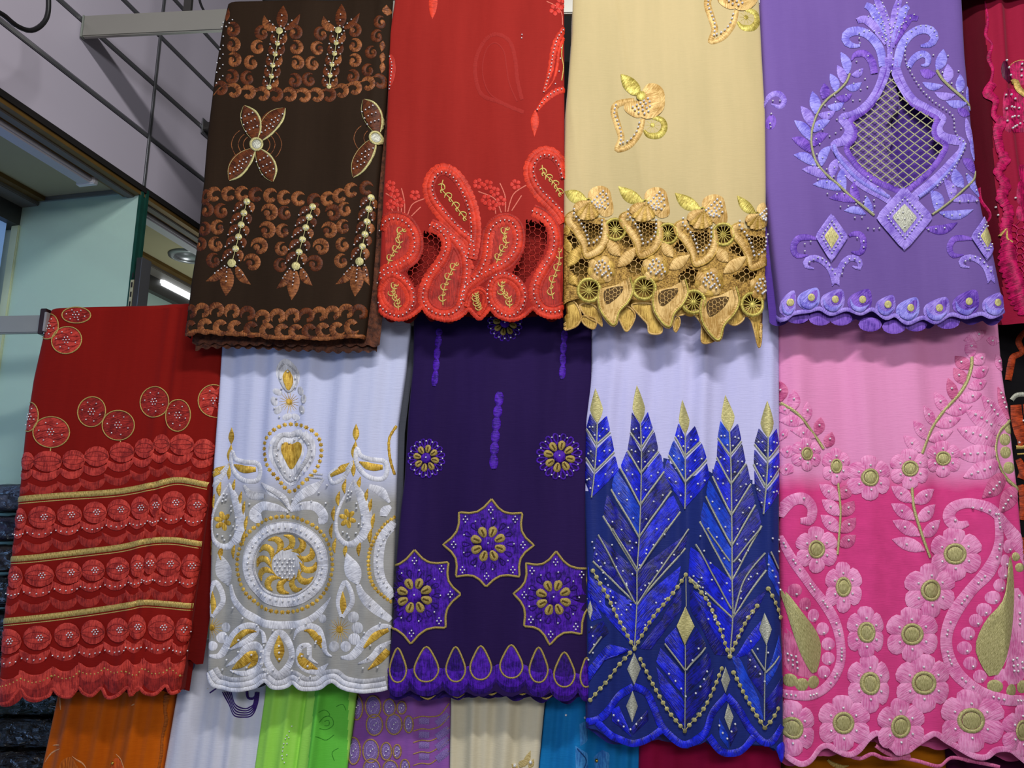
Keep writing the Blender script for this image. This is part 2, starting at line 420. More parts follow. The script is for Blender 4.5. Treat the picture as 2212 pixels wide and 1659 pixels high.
    def dots(s, name, pts, r, mat, h=.0012, raw=False, label=None, rays=6):
        """tiny stitched stars / knots joined in one part"""
        V = []; Fc = []; U = []
        for p in pts:
            x, y = p if raw else s.T(p); b = len(V); n = rays*2
            V.append(s.S(x, y, h*1.5)); U.append((x, y)); a0 = s.rnd.uniform(0, 1)
            for k in range(n):
                q = r*(1 if k % 2 == 0 else .62); t = a0+6.2832*k/n
                V.append(s.S(x+q*math.cos(t), y+q*math.sin(t), .0006)); U.append((x+q*math.cos(t), y+q*math.sin(t)))
            for k in range(n): Fc.append((b, b+1+k, b+1+(k+1) % n))
        o = s.make(name, V, Fc, mat, U, None); o['kind'] = 'stuff'
        if label: o['label'] = label
        return o

M_STONE = plain('rhinestone', (.92, .92, .96, 1), rough=.16, metal=.5, var=.12, scale=60)
M_GBEAD = plain('gold_bead', '#c8a04a', rough=.2, metal=.9, var=.1)
M_GOLD = emb('gold_thread', '#e0c274', '#8c6a26', rough=.38, metal=.35, streak=(1.0, .12), bump=.5)
M_PGOLD = emb('pale_gold_thread', '#d6cc92', '#8f8852', rough=.36, metal=.3, streak=(1.0, .12), bump=.5)
M_SILVER = emb('silver_thread', '#cfcfc0', '#77776a', rough=.35, metal=.35, streak=(1.2, .2), bump=.5)
# ------------------------------------------------------------------ the setting
WA = math.radians(11.5); WD = Vector((math.sin(WA), math.cos(WA), 0)); WN = Vector((math.cos(WA), -math.sin(WA), 0))
_d = ray(0, 300); WP = Vector((0, 0, CZ)) + _d*(1.9/_d.y); WP.z = 0
def box(name, c, half, mat, parent=None, rz=0.0, bev=0.0, smooth=False):
    co, si = math.cos(rz), math.sin(rz); V = []
    hx, hy, hz = half
    if bev:
        import bmesh
        bm = bmesh.new(); bmesh.ops.create_cube(bm, size=1.0)
        for v in bm.verts: v.co = (v.co.x*2*hx, v.co.y*2*hy, v.co.z*2*hz)
        bmesh.ops.bevel(bm, geom=bm.edges[:], offset=bev, segments=2, affect='EDGES')
        me = bpy.data.meshes.new(name); bm.to_mesh(me); bm.free(); me.materials.append(mat)
        o = bpy.data.objects.new(name, me); COL.objects.link(o)
    else:
        for x in (-hx, hx):
            for y in (-hy, hy):
                for z in (-hz, hz): V.append((x, y, z))
        Fc = [(0, 1, 3, 2), (4, 6, 7, 5), (0, 4, 5, 1), (2, 3, 7, 6), (0, 2, 6, 4), (1, 5, 7, 3)]
        o = mesh_obj(name, V, Fc, mat, None, None, False)
    o.location = c; o.rotation_euler = (0, 0, rz)
    if parent:
        o.parent = parent; o.matrix_parent_inverse = parent.matrix_world.inverted() if False else o.matrix_parent_inverse
    return o
RZ = -WA                                             # local +Y runs along the side wall
def wall_pt(s, z, off=0.0): 
    p = WP + WD*s + WN*off; return Vector((p.x, p.y, z))
def wbox(name, s0, s1, z0, z1, o0, o1, mat, parent=None, bev=0.0):
    """box in side-wall coordinates: s along the wall, z up, o out of the wall (towards the stall)"""
    return box(name, wall_pt((s0+s1)/2, (z0+z1)/2, (o0+o1)/2), ((o1-o0)/2, (s1-s0)/2, (z1-z0)/2), mat, parent, RZ, bev)
M_FLOOR = plain('floor_tile', '#8d8a86', .5, var=.15)
M_CEIL = plain('ceiling_paint', '#6e6c6a', .9, var=.06)
M_WALLW = plain('panel_white', '#b0a9b6', .55, spec=.3, var=.05, scale=2)
M_ALU = plain('aluminium', '#8f9094', .34, metal=.8, var=.12, scale=5)
M_ALUD = plain('dark_aluminium', '#4a4846', .4, metal=.6, var=.25, scale=9)
M_GROOVE = plain('groove_black', '#1c1a1a', .6, var=.2)
M_WOODG = plain('brass_strip', '#6d5228', .45, metal=.35, var=.35, scale=14)
M_TRIM = plain('grey_trim', '#6b655f', .6, var=.15, scale=10)
M_SOFF = plain('soffit_paint', '#a39a7a', .85, var=.14, scale=3)
M_DARK = plain('dark_wall', '#15110f', .9, var=.3)
M_PLAST = plain('white_plastic', '#d8d4d6', .4, var=.05)
M_GLASS = plain('green_glass', (.58, .78, .69, 1), .04, trans=.42, ior=1.12, var=.04, scale=3)
M_GEDGE = plain('glass_edge', '#1f4a40', .15, var=.25, scale=20, trans=.25)
M_FAR = plain('far_wall', '#a8bdb4', .85, var=.10, scale=2.5)

def structure(o, label=None):
    o['kind'] = 'structure'
    if label: o['label'] = label
    return o
structure(box('floor', (0, 1.5, -.05), (4, 4.5, .05), M_FLOOR))
structure(box('ceiling', (1.2, 1.9, 4.05), (3.2, 3.6, .05), M_CEIL), 'grey ceiling of the stall')
structure(box('wall_back', (1.6, 3.62, 2.0), (2.2, .05, 2.0), M_DARK), 'dark wall behind the hanging fabrics')

# side wall: bulkhead of white slat panels over a soffit
zb = CZ+1.232; G = [CZ+1.232, CZ+1.425, CZ+1.632, CZ+1.832, CZ+2.03, CZ+2.5]
SJ = 2.02                                            # the vertical joint, measured along the wall
_p = ray(322, 300); _t = (WN.dot(WP-Vector((0, 0, CZ))))/(WN.x*_p.x+WN.y*_p.y); _q = Vector((0, 0, CZ))+_p*_t; SJ = (_q-WP).dot(WD)
wl = structure(wbox('wall_left', -1.9, 2.2, zb+.002, CZ+2.5, -.10, -.016, M_GROOVE), 'bulkhead wall of white slat panels with metal grooves')
def child(o, par):
    o.parent = par; o.matrix_parent_inverse = mw(par).inverted(); return o
def mw(o):
    from mathutils import Matrix
    return Matrix.Translation(o.location) @ o.rotation_euler.to_matrix().to_4x4()
for (s0, s1) in ((-1.9, SJ-.006), (SJ+.006, 2.2)):
    for a, b in zip(G, G[1:]):
        child(wbox('panel', s0, s1, a+(.006 if a > zb else 0), b-.012, -.016, 0, M_WALLW, bev=.002), wl)
        if a > zb: child(wbox('groove_strip', s0, s1-.004, a-.010, a+.004, -.012, .003, M_ALU, bev=.0015), wl)
child(wbox('joint_strip', SJ-.006, SJ+.006, zb, CZ+2.5, -.014, .004, M_ALU, bev=.001), wl)
child(wbox('edge_strip', -1.9, 2.2, zb-.020, zb, -.06, .002, M_DARK), wl)
child(wbox('edge_strip', -1.9, 2.2, zb-.034, zb-.020, -.075, -.004, M_WOODG), wl)
# soffit under the bulkhead, its trim, the shop front beyond
zs = zb-.006; OW = -.52
sf = structure(wbox('trim_1', -1.9, 2.2, zs, zs+.03, OW-.1, -.062, M_SOFF), 'painted soffit below the slat panels')
child(wbox('cover_strip', -1.9, 2.2, zb-.040, zb-.018, -.060, -.030, M_TRIM, bev=.002), sf)
child(wbox('cove_strip', -1.9, 2.2, zs-.030, zs-.001, OW+.0, OW+.10, M_TRIM, bev=.003), sf)
child(wbox('cove_strip', -1.9, 2.2, zs-.016, zs-.001, OW+.10, OW+.13, M_WOODG), sf)
structure(wbox('trim_2', -1.9, 2.2, zs-.10, zs-.030, OW-.06, OW+.03, M_ALUD), 'dark window head frame under the soffit')
structure(wbox('wall_far', SJ+.02, 2.6, 0, zs-.10, OW-.08, OW, M_FAR), 'pale wall beyond the glass partition')
structure(wbox('window_1', -1.9, SJ-.03, 0, zs-.10, OW-.04, OW, plain('daylight_window', '#86a9d8', .2, var=.25, scale=1.6, emit='#7fa8e6', estr=.35)), 'blue-lit window at the left edge')
gp = empty('glass_partition', wall_pt(SJ, 0, -.3)); tag(gp, 'pale green glass partition standing under the soffit beside red fabric', 'glass panel')
child(wbox('pane', SJ-.004, SJ+.004, .0, zs, OW+.02, -.012, M_GLASS), gp)
child(wbox('glass_edge', SJ-.006, SJ+.006, .0, zs, -.012, .0, M_GEDGE), gp)
child(wbox('glass_edge', SJ+.016, SJ+.028, .0, zs, -.014, .002, M_GEDGE), gp)
child(wbox('edge_post', SJ-.012, SJ+.03, .0, zs-.1, OW+.001, OW+.035, plain('pale_post', '#b9c4a4', .35, metal=.2, var=.2), bev=.003), gp)
child(wbox('top_channel', SJ-.012, SJ+.012, zs-.016, zs-.001, OW+.035, -.065, M_ALU), gp)
pst = empty('slotted_post', wall_pt(SJ+.02, 0, .012)); tag(pst, 'dark slotted metal upright on the edge of the glass partition', 'post')
ztop = CZ+1.232-.27
child(wbox('upright', SJ-.012, SJ+.032, 0, ztop, .012, .034, M_ALUD, bev=.001), pst)
child(wbox('bright_face', SJ-.014, SJ-.012, 0, ztop-.08, .0, .012, plain('scuffed_steel', '#c4bd98', .4, metal=.6, var=.6, scale=40)), pst)
for k in range(14):
    child(wbox('slot', SJ-.0155, SJ-.0138, ztop-.055-.034*k-.018, ztop-.055-.034*k, .004, .009, M_GROOVE), pst)
child(wbox('rib', SJ-.014, SJ+.034, 0, ztop, .0335, .0355, M_ALU), pst)
def batten(s0, s1, label):
    t = empty('batten_light', wall_pt((s0+s1)/2, zs, -.10)); tag(t, label, 'light fitting', 'batten fittings under the soffit')
    child(wbox('housing', s0, s1, zs-.026, zs-.001, -.135, -.068, M_PLAST, bev=.004), t)
    child(wbox('diffuser', s0, s1-.01, zs-.048, zs-.026, -.128, -.075, plain('batten_diffuser', '#b9b4bb', .35, var=.05), bev=.006), t)
    child(wbox('end_cap', s1-.014, s1+.006, zs-.050, zs-.001, -.137, -.066, M_PLAST, bev=.003), t)
    child(wbox('seam', s0, s1-.016, zs-.0285, zs-.0255, -.137, -.1355, M_GROOVE), t)
batten(-1.9, SJ-.14, 'long white batten lamp under the soffit, left of the glass partition')
batten(SJ+.07, 2.2, 'white batten lamp under the soffit, behind the brown fabric')
def lathe(name, prof, c, mat, n=28):
    V = []; Fc = []
    for (r, z) in prof:
        for k in range(n): V.append((r*math.cos(6.2832*k/n), r*math.sin(6.2832*k/n), z))
    for j in range(len(prof)-1):
        for k in range(n): m = (k+1) % n; Fc.append((j*n+k, j*n+m, (j+1)*n+m, (j+1)*n+k))
    Fc.append(tuple(range((len(prof)-1)*n, len(prof)*n)))
    o = mesh_obj(name, V, Fc, mat); o.location = c; return o
def soffit_px(px, py, z):
    d = ray(px, py); return Vector((0, 0, CZ))+d*((z-CZ)/d.z)
dlp = soffit_px(408, 553, zs-.001)
dl = empty('downlight', dlp); tag(dl, 'round recessed downlight in the soffit beside the brown fabric', 'downlight')
child(lathe('trim_ring', [(.085, 0), (.083, -.006), (.062, -.010), (.056, -.006), (.054, .0)], dlp, M_ALU), dl)
lp = bpy.data.lights.new('far_wall_fill', 'POINT'); lp.energy = 5; lp.shadow_soft_size = .04; lp.color = (.93, 1, .97)  # added fill light hidden behind the brown fabric, brightens the far wall
lo = bpy.data.objects.new('far_wall_fill', lp); COL.objects.link(lo); lo.location = wall_pt(SJ+.75, zs-.55, OW+.30)
child(lathe('reflector', [(.055, -.002), (.050, .006), (.036, .014), (.01, .016)], dlp, M_ALUD), dl)
# glowing tube on the far side of the partition
def far_px(px, py, off=OW):
    d = ray(px, py); o0 = WP+WN*off; t = (WN.dot(o0-Vector((0, 0, CZ))))/(WN.x*d.x+WN.y*d.y); return Vector((0, 0, CZ))+d*t
a = far_px(335, 596); b = far_px(425, 652)
tl = empty('tube_lamp', (a+b)/2); tag(tl, 'glowing white tube lamp on the far wall between glass partition and brown fabric', 'lamp')
zc = (a.z+b.z)/2; s_a = (a-WP).dot(WD); s_b = (b-WP).dot(WD)+.25
child(wbox('diffuser', s_a, s_b, zc-.034, zc+.034, OW+.016, OW+.045, plain('lit_tube', '#ffffff', .5, emit='#f4fbff', estr=3.2), bev=.008), tl)
child(wbox('housing', s_a-.01, s_b, zc-.042, zc+.042, OW+.001, OW+.016, M_PLAST, bev=.003), tl)
# added board on the far wall imitating a red sign's reflection
a = far_px(45, 640); b = far_px(170, 690)
sg = empty('sign_reflection', (a+b)/2); tag(sg, 'pale red board imitating a sign reflected in the glass partition', 'sign')
child(wbox('board', SJ+.02, SJ+.42, a.z-.55, a.z+.02, OW+.001, OW+.010, plain('reflected_red', '#b3a298', .7, var=.12, scale=9)), sg)
child(wbox('stripe', SJ+.02, SJ+.42, a.z-.62, a.z-.56, OW+.001, OW+.009, plain('reflected_cream', '#cbbf94', .7, var=.15)), sg)
child(wbox('stripe', SJ+.02, SJ+.42, a.z-.74, a.z-.66, OW+.001, OW+.009, plain('reflected_grey', '#8d8878', .7, var=.15)), sg)

# ------------------------------------------------------------------ rails the fabrics hang over
RAIL_MAT = M_ALU; RY = math.atan(-K)
def rail(name, label, pxl, pxr, pyt, pyb, pref, Y, half, plate=None):
    A = on_rack(pref, pyt, Y); B = on_rack(pref, pyb, Y); zt, zl = A.z, B.z
    def xat(px):
        d = ray(px, (pyt+pyb)/2); t = Y/(d.y+K*d.x); return (d*t).x
    xl_, xr_ = xat(pxl), xat(pxr); xc = (xl_+xr_)/2; yc = Y-K*xc
    t = empty(name, (xc, yc, zl)); tag(t, label, 'rail')
    child(box('bar', (xc, yc, (zt+zl)/2), ((xr_-xl_)/2/math.cos(RY), half, (zt-zl)/2), M_RAIL, None, RY, .003), t)
    return t, xl_, xr_, zt, zl
M_RAIL = plain('rail_aluminium', '#9a9890', .42, metal=.55, var=.10, scale=3)
YU, YL, YB = 2.0, 2.09, 2.18
rt, rx0, rx1, UZT, UZL = rail('hanging_rail', 'long grey metal rail carrying the brown fabric and its row', 183, 2300, 31, 76, 300, YU+.020, .008)
child(box('end_cap', (rx0-.002, YU+.020-K*rx0, (UZT+UZL)/2), (.003, .009, (UZT-UZL)/2+.001), plain('rail_cap', '#7b8078', .5), None, RY, .001), rt)
for xx in (-1.02, .42, 1.3): child(box('hanger', (xx, YU+.020-K*xx, (UZT+4.0)/2), (.012, .006, (4.0-UZT)/2), M_ALUD, None, RY), rt)
rt2, lx0, lx1, LZT, LZL = rail('hanging_rail', 'grey metal rail end left of the dark red scalloped fabric', -250, 2330, 683, 721, 40, YL+.020, .008)
child(box('wall_flange', (lx0, YL+.020-K*lx0, (LZT+LZL)/2), (.006, .03, .05), M_ALUD, None, RY, .002), rt2)
px_ = on_rack(91, 700, YL)
child(box('end_plate', (px_.x, px_.y+.014, (LZT+LZL)/2+.004), (.010, .016, (LZT-LZL)/2+.012), plain('dark_plate', '#2a1616', .3, var=.3), None, RY, .002), rt2)
child(box('clip', (px_.x+.014, px_.y-.001, (LZT+LZL)/2), (.004, .010, (LZT-LZL)/2+.002), plain('clear_clip', '#b9b4b6', .2, trans=.5), None, RY, .001), rt2)
for xx in (-.35, .55): child(box('hanger', (xx, YL+.052-K*xx, (LZL+UZL)/2-.1), (.010, .005, (UZL-LZL)/2+.1), M_ALUD, None, RY), rt2)
def rail_py(px, Y, z):
    """image row of a point at height z on a rack plane, used for the top fold of each fabric"""
    lo, hi = -600.0, 1659.0
    for _ in range(40):
        m = (lo+hi)/2
        if on_rack(px, m, Y).z > z: lo = m
        else: hi = m
    return lo
def tops(pl, pr, Y, z): return [(0, rail_py(pl, Y, z)), (1, rail_py(pr, Y, z))]
# short wall bracket and black cables by the bulkhead
a = on_rack(432, 278, YU+.3)
bk = empty('wall_bracket', a); tag(bk, 'short grey metal bracket clipped in a wall groove beside brown fabric', 'bracket')
def wall_px(px, py, off=0.0): return far_px(px, py, off)
a = wall_px(441, 276, 0); sa_ = (a-WP).dot(WD)
child(wbox('arm', sa_-.02, sa_+.02, a.z-.022, a.z+.012, .004, .115, M_ALUD, bev=.003), bk)
child(wbox('clip_plate', sa_-.024, sa_+.024, a.z-.035, a.z+.030, .0035, .009, M_ALU, bev=.001), bk)
def cable(name, pts, r, mat, label):
    V = []; Fc = []; n = len(pts); P = [Vector(p) for p in pts]
    for i in range(n):
        t = (P[min(i+1, n-1)]-P[max(i-1, 0)]).normalized(); u = t.cross(Vector((.3, .9, .2))).normalized(); w = t.cross(u)
        for k in range(8): q = P[i]+u*(r*math.cos(.7854*k))+w*(r*math.sin(.7854*k)); V.append(tuple(q))
    for i in range(n-1):
        for k in range(8): m = (k+1) % 8; Fc.append((i*8+k, i*8+m, i*8+8+m, i*8+8+k))
    return tag(mesh_obj(name, V, Fc, mat), label, 'cable')
M_CABLE = plain('black_cable', '#161618', .45, var=.1)
pp = cr([(-60, 5), (0, 28), (35, 55), (66, 66), (92, 52), (104, 25), (104, -30)], 30)
cable('power_cable', [tuple(wall_px(x, y, .16)) for x, y in pp], .0065, M_CABLE, 'thick black cable looping down in front of the white slat panels')
pp = cr([(428, -30), (432, 4), (446, 32), (468, 57), (500, 80)], 20)
cable('power_cable', [tuple(on_rack(x, y, YU+.045)) for x, y in pp], .004, M_CABLE, 'thin black cable behind the top corner of the brown fabric')
# ------------------------------------------------------------------ upper row 1: brown fabric
ZA = (390, 0, .2412); ZB = (390, 360, .2532)
GU, GL, GB = 'fabrics hanging on the upper rail', 'fabrics hanging on the lower rail', 'fabrics hanging in the bottom row'
m_br = cloth_mat('brown_voile', '#2d2016', '#241910', sheen=0)
m_br2 = emb('brown_lace', '#6a3a24', '#2c1710', blotch=60)
e_cop = emb('copper_thread', '#965a30', '#4c2412', rough=.45, metal=.15, blotch=45)
e_rus = emb('rust_thread', '#6a3414', '#3c190a', rough=.5, blotch=45)
hem = [(397, 722), (430, 716), (480, 720), (517, 722), (560, 724), (600, 730), (643, 727), (700, 731), (745, 727), (790, 727)]
c = Cloth('embroidered_fabric', 'dark brown fabric with copper scroll and butterfly embroidery', GU, YU,
          [(0, 492), (8, 490), (60, 478), (160, 462), (290, 446), (400, 437), (520, 425), (600, 412), (680, 402), (722, 397)],
          [(0, 848), (100, 841), (200, 833), (300, 824), (400, 814), (520, 808), (620, 800), (727, 786)],
          [(0, 9), (.3, 6), (1, 1)], hem, m_br, seed=3, amp=.003, waves=3, backs=[(-6, 30, 15, .034, 16, 6), (-12, 22, 24, .044, 18, 7)], back_mat=m_br2, ridges=[(.93, .03, .004, 0)])
B = c
def wheat(Z, discs, rad, lt, rt_, petals, up):
    c.Z = Z
    n = len(discs); s = c.part('wheat_spray')
    for i, (x, y) in enumerate(discs):
        c.disc('sequin', x, y, rad[0 if (i == 0) == up else 1] if i in (0, n-1) else rad[1], M_PGOLD, h=.003, lift=.003, parent=s)
    c.stroke('stem', discs, 5, M_PGOLD, h=.002, lift=.003, parent=s, prof='cord')
    for i in range(n-1):
        (x0, y0), (x1, y1) = discs[i], discs[i+1]
        if up: bx, by, tx, ty = x1, y1, x0, y0
        else: bx, by, tx, ty = x0, y0, x1, y1
        mx, my = tx*.75+bx*.25, ty*.75+by*.25
        k = lt; c.leaf('leaf', (bx-8, by), (mx-k, my-(18 if up else -18)), 58, e_rus, bend=-.15 if up else .15, parent=s)
        k = rt_; c.leaf('leaf', (bx+8, by), (mx+k, my-(18 if up else -18)), 58, e_rus if i % 2 else e_cop, bend=.15 if up else -.15, parent=s)
        dd = 1 if up else -1
        c.bead_line([(bx-14, by-10*dd), (mx-lt*.95, my-12*dd)], 6.3, 2.0, smooth=False, lift=.006)
        c.bead_line([(bx+14, by-10*dd), (mx+rt_*.95, my-12*dd)], 6.3, 2.0, smooth=False, lift=.006)
    for k, (b, t, w, bd) in enumerate(petals):
        c.leaf('petal', b, t, w, (e_rus, e_cop, e_rus)[k] if up else e_cop, bend=bd, parent=s, shape=(.35, .85, 1, .9, .55, .04))
        c.bead_line([b, (b[0]+(t[0]-b[0])*.5, b[1]+(t[1]-b[1])*.5)], 6.3, 2.0, smooth=False, lift=.006)
def swirls(Z, L, r, rot, d, mat=None):
    c.Z = Z
    for i, (x, y) in enumerate(L):
        f = c.swirl('scroll', x, y, r, mat or (e_cop if i % 3 else e_rus), rot+.2*math.sin(i*2.1), d, w=.55)
        c.disc('scroll_eye', x-.18*r*d, y-.02*r, r*.36, e_rus if i % 2 else e_cop, parent=f, h=.0025)
wheat(ZA, [(890, 285), (872, 398), (852, 494), (830, 594), (818, 692), (796, 790)], (31, 23), 62, 62,
      [((905, 250), (922, 55), 105, 0), ((860, 265), (750, 142), 78, -.25), ((935, 270), (1072, 130), 60, .12)], True)
wheat(ZA, [(1412, 267), (1392, 381), (1378, 477), (1355, 575), (1338, 672), (1328, 770)], (31, 23), 60, 62,
      [((1428, 235), (1440, 28), 105, 0), ((1380, 250), (1278, 138), 78, -.25), ((1460, 250), (1604, 118), 60, .12)], True)
swirls(ZA, [(740, 295), (705, 425), (645, 560), (612, 700)], 66, 5.2, -1)
swirls(ZA, [(1018, 292), (1026, 424), (1034, 565), (1012, 722)], 66, 4.2, 1)
swirls(ZA, [(1265, 292), (1236, 425), (1190, 560), (1160, 708)], 64, 5.2, -1)
swirls(ZA, [(1548, 270), (1552, 402), (1548, 542), (1530, 682)], 64, 4.2, 1)
swirls(ZA, [(458, 268), (462, 400), (470, 540), (448, 690)], 68, 4.2, 1)
swirls(ZA, [(1800, 205), (1772, 330), (1720, 470), (1690, 630)], 60, 5.2, -1, e_rus)
c.Z = ZA
c.leaf('petal', (1850, 140), (1845, 45), 85, e_cop); c.leaf('petal', (410, 190), (430, 70), 50, e_rus)
for y0, y1 in ((140, 225), (330, 380), (415, 470), (495, 560), (590, 650), (690, 750)):
    c.bead_line([(385, y0), (325 if y0 > 300 else 370, y1)], 6.3, 2.0, smooth=False)
c.bead_line([(470, 188), (412, 245)], 6.3, 2.0, smooth=False)
for k, y in enumerate((420, 520, 610)): c.leaf('petal', (1815, y-50), (1800, y+50), 52, e_cop)
def chain(Z, pts, r, rot, d=1):
    c.Z = Z
    for i, (x, y) in enumerate(pts):
        c.swirl('scroll', x, y, r, e_cop if (i % 4) else e_rus, rot+.15*math.sin(i*1.7), d, w=.62)
chain(ZA, [(350, 800), (470, 820), (600, 835), (725, 850), (845, 855), (965, 855), (1090, 860), (1205, 850), (1315, 845), (1430, 815), (1550, 795), (1670, 760), (1775, 735)], 66, 3.6, 1)
c.stroke('trail', [(290, 850), (410, 760), (540, 800), (665, 800), (790, 800), (900, 830), (1030, 810), (1150, 810), (1260, 800), (1390, 780), (1490, 755), (1610, 735), (1720, 700), (1800, 690)], 12, e_cop, h=.002)
def butterfly(cx, cy, wings, half=False):
    c.Z = ZA; s = c.part('butterfly')
    for k, (b, t, w, bd, side) in enumerate(wings):
        c.leaf('wing', b, t, w, e_rus, bend=bd, parent=s, shape=(.3, .75, 1, .98, .7, .08), h=.0035, n=14)
        dx, dy = t[0]-b[0], t[1]-b[1]; l = math.hypot(dx, dy); nx, ny = -dy/l*side, dx/l*side
        for sgn, ww in ((1, 22), (-1, 5)):
            e = [(b[0]+dx*q+nx*sgn*w*.5*k2-dy*bd*4*q*(1-q)*.5, b[1]+dy*q+ny*sgn*w*.5*k2+dx*bd*4*q*(1-q)*.5) for q, k2 in ((0, .3), (.2, .75), (.42, .98), (.64, .96), (.82, .68), (1, .06))]
            c.stroke('wing_edge', e, [ww*.4, ww, ww*.8, ww, ww*.9, ww*.3], M_PGOLD, h=.003, lift=.001, parent=s, scal=5 if sgn == 1 else 0)
        for q in (.30, .50, .70):
            p = (b[0]+dx*q, b[1]+dy*q)
            c.bead_line([(p[0]-50*1, p[1]+28), (p[0]+50, p[1]-22)], 6.6, 2.1, smooth=False, lift=.005)
    if not half:
        for r in (120, 165, 225):
            for sg in (1, -1):
                c.stroke('antenna_arc', [(cx+sg*r*math.cos(t), cy+r*.75*math.sin(t)) for t in (-.85, -.5, 0, .5, .75)], 6, e_cop, h=.0015, parent=s, prof='cord')
    else:
        for r in (110, 200): c.stroke('antenna_arc', [(cx-r*math.cos(t), cy+r*.75*math.sin(t)) for t in (-.85, -.5, 0, .5, .75)], 6, e_cop, h=.0015, parent=s, prof='cord')
    c.ring('body_rim', cx, cy, 52, 22, M_PGOLD, lift=.003, parent=s); c.disc('body', cx, cy, 44, M_SILVER, lift=.002, parent=s)
butterfly(683, 1298, [((672, 1250), (572, 952), 165, .08, 1), ((715, 1250), (938, 972), 150, -.1, 1), ((652, 1345), (438, 1622), 150, .08, -1), ((695, 1345), (828, 1632), 150, -.08, -1)])
butterfly(1752, 1240, [((1765, 1190), (1640, 895), 165, .1, 1), ((1735, 1262), (1545, 1590), 150, .05, -1)], True)
# lower band
wheat(ZB, [(570, 305), (545, 402), (522, 503), (500, 605), (475, 707), (442, 830)], (36, 29), 95, 62,
      [((405, 870), (390, 1106), 122, 0), ((385, 858), (220, 980), 72, -.12), ((480, 858), (598, 1006), 72, .12)], False)
wheat(ZB, [(1125, 340), (1096, 430), (1068, 520), (1040, 622), (1012, 730), (985, 850)], (36, 29), 95, 62,
      [((975, 890), (945, 1137), 105, 0), ((935, 878), (822, 1042), 72, -.12), ((1030, 868), (1120, 1010), 72, .12)], False)
wheat(ZB, [(1628, 268), (1610, 368), (1595, 477), (1577, 585), (1555, 690), (1530, 818)], (36, 29), 80, 40,
      [((1515, 860), (1490, 1112), 122, 0), ((1475, 850), (1322, 1002), 72, -.12), ((1575, 850), (1610, 1010), 60, .1)], False)
swirls(ZB, [(362, 380), (332, 522), (316, 662), (296, 802)], 66, 5.2, -1)
swirls(ZB, [(750, 400), (728, 550), (664, 690), (600, 826)], 76, 3.4, 1, e_cop)
swirls(ZB, [(902, 398), (886, 550), (876, 700), (866, 842)], 62, 5.2, -1)
swirls(ZB, [(1288, 400), (1254, 545), (1186, 690), (1130, 830)], 74, 3.4, 1)
swirls(ZB, [(1412, 362), (1398, 512), (1394, 662), (1382, 802)], 64, 5.2, -1, e_cop)
swirls(ZB, [(215, 372), (192, 530), (155, 664)], 62, 4.2, 1, e_rus)
chain(ZB, [(220, 262), (300, 245), (425, 240), (540, 235), (655, 245), (780, 255), (900, 270), (1020, 275), (1150, 290), (1265, 275), (1370, 250), (1470, 205), (1600, 195)], 64, 5.6, -1)
chain(ZB, [(75, 1252), (185, 1245), (310, 1240), (440, 1252), (570, 1268), (700, 1302), (830, 1292), (955, 1286), (1070, 1280), (1180, 1270), (1295, 1264), (1415, 1250), (1525, 1256)], 68, 2.6, 1)
chain(ZB, [(95, 1372), (230, 1362), (360, 1370), (485, 1372), (620, 1386), (755, 1400), (885, 1402), (1000, 1402), (1112, 1400), (1230, 1392), (1350, 1385), (1475, 1366)], 70, .6, 1)
c.Z = (0, 0, 1)
c.stroke('hem_trim', hem, 9, e_cop, h=.003, scal=26)
c.done()
# ------------------------------------------------------------------ upper row 2: red fabric with paisley lace hem
ZC = (800, 300, .2532); ZD = (820, 0, .205)
m_rd = cloth_mat('red_voile', '#9a2721', '#881f1a')
e_rd = emb('coral_red_thread', '#dc3e26', '#a6281a', rough=.5, blotch=30)
e_rd2 = emb('deep_red_thread', '#bb3226', '#86201a', rough=.6, blotch=30)
e_gho = emb('under_red_thread', '#9c2822', '#92231d', rough=.8)
e_gl = emb('gold_sprig_thread', '#dcc06e', '#a0803a', rough=.4, metal=.25)
N1 = [(450, 790), (590, 830), (625, 950), (570, 1060), (490, 1180), (385, 1270), (300, 1130), (400, 1050), (440, 930)]
N2 = [(1320, 700), (1480, 720), (1515, 850), (1470, 1000), (1380, 1140), (1300, 1245), (1210, 1150), (1290, 1020), (1330, 860)]
tz = lambda Z, L: [(Z[0]+x*Z[2], Z[1]+y*Z[2]) for x, y in L]
hem = tz(ZC, [(70, 1450), (120, 1500), (190, 1530), (260, 1540), (330, 1520), (400, 1470), (450, 1430), (500, 1500), (570, 1530), (650, 1545), (740, 1525), (800, 1480), (840, 1450), (890, 1500), (935, 1530), (990, 1480), (1025, 1450), (1080, 1510), (1150, 1540), (1230, 1545), (1310, 1510), (1385, 1450), (1440, 1490), (1520, 1520), (1600, 1515), (1650, 1490)])
c = Cloth('embroidered_fabric', 'bright red fabric with coral paisley cutwork hem', GU, YU+.002,
          [(-30, 853), (0, 851), (68, 840), (160, 838), (328, 832), (427, 826), (553, 820), (690, 815)],
          [(-30, 1219), (0, 1219), (330, 1220), (500, 1218), (690, 1215)],
          tops(855, 1219, YU, UZT+.006), hem, m_rd, seed=8, amp=.0035, waves=3, holes=[tz(ZC, N1), tz(ZC, N2)],
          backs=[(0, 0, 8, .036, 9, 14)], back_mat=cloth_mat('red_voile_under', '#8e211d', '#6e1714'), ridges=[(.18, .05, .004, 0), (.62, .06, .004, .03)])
c.Z = ZC
c.net('net', N1, 13, 2.2, e_rd2, h=.0015); c.net('net', N2, 13, 2.2, e_rd2, h=.0015)
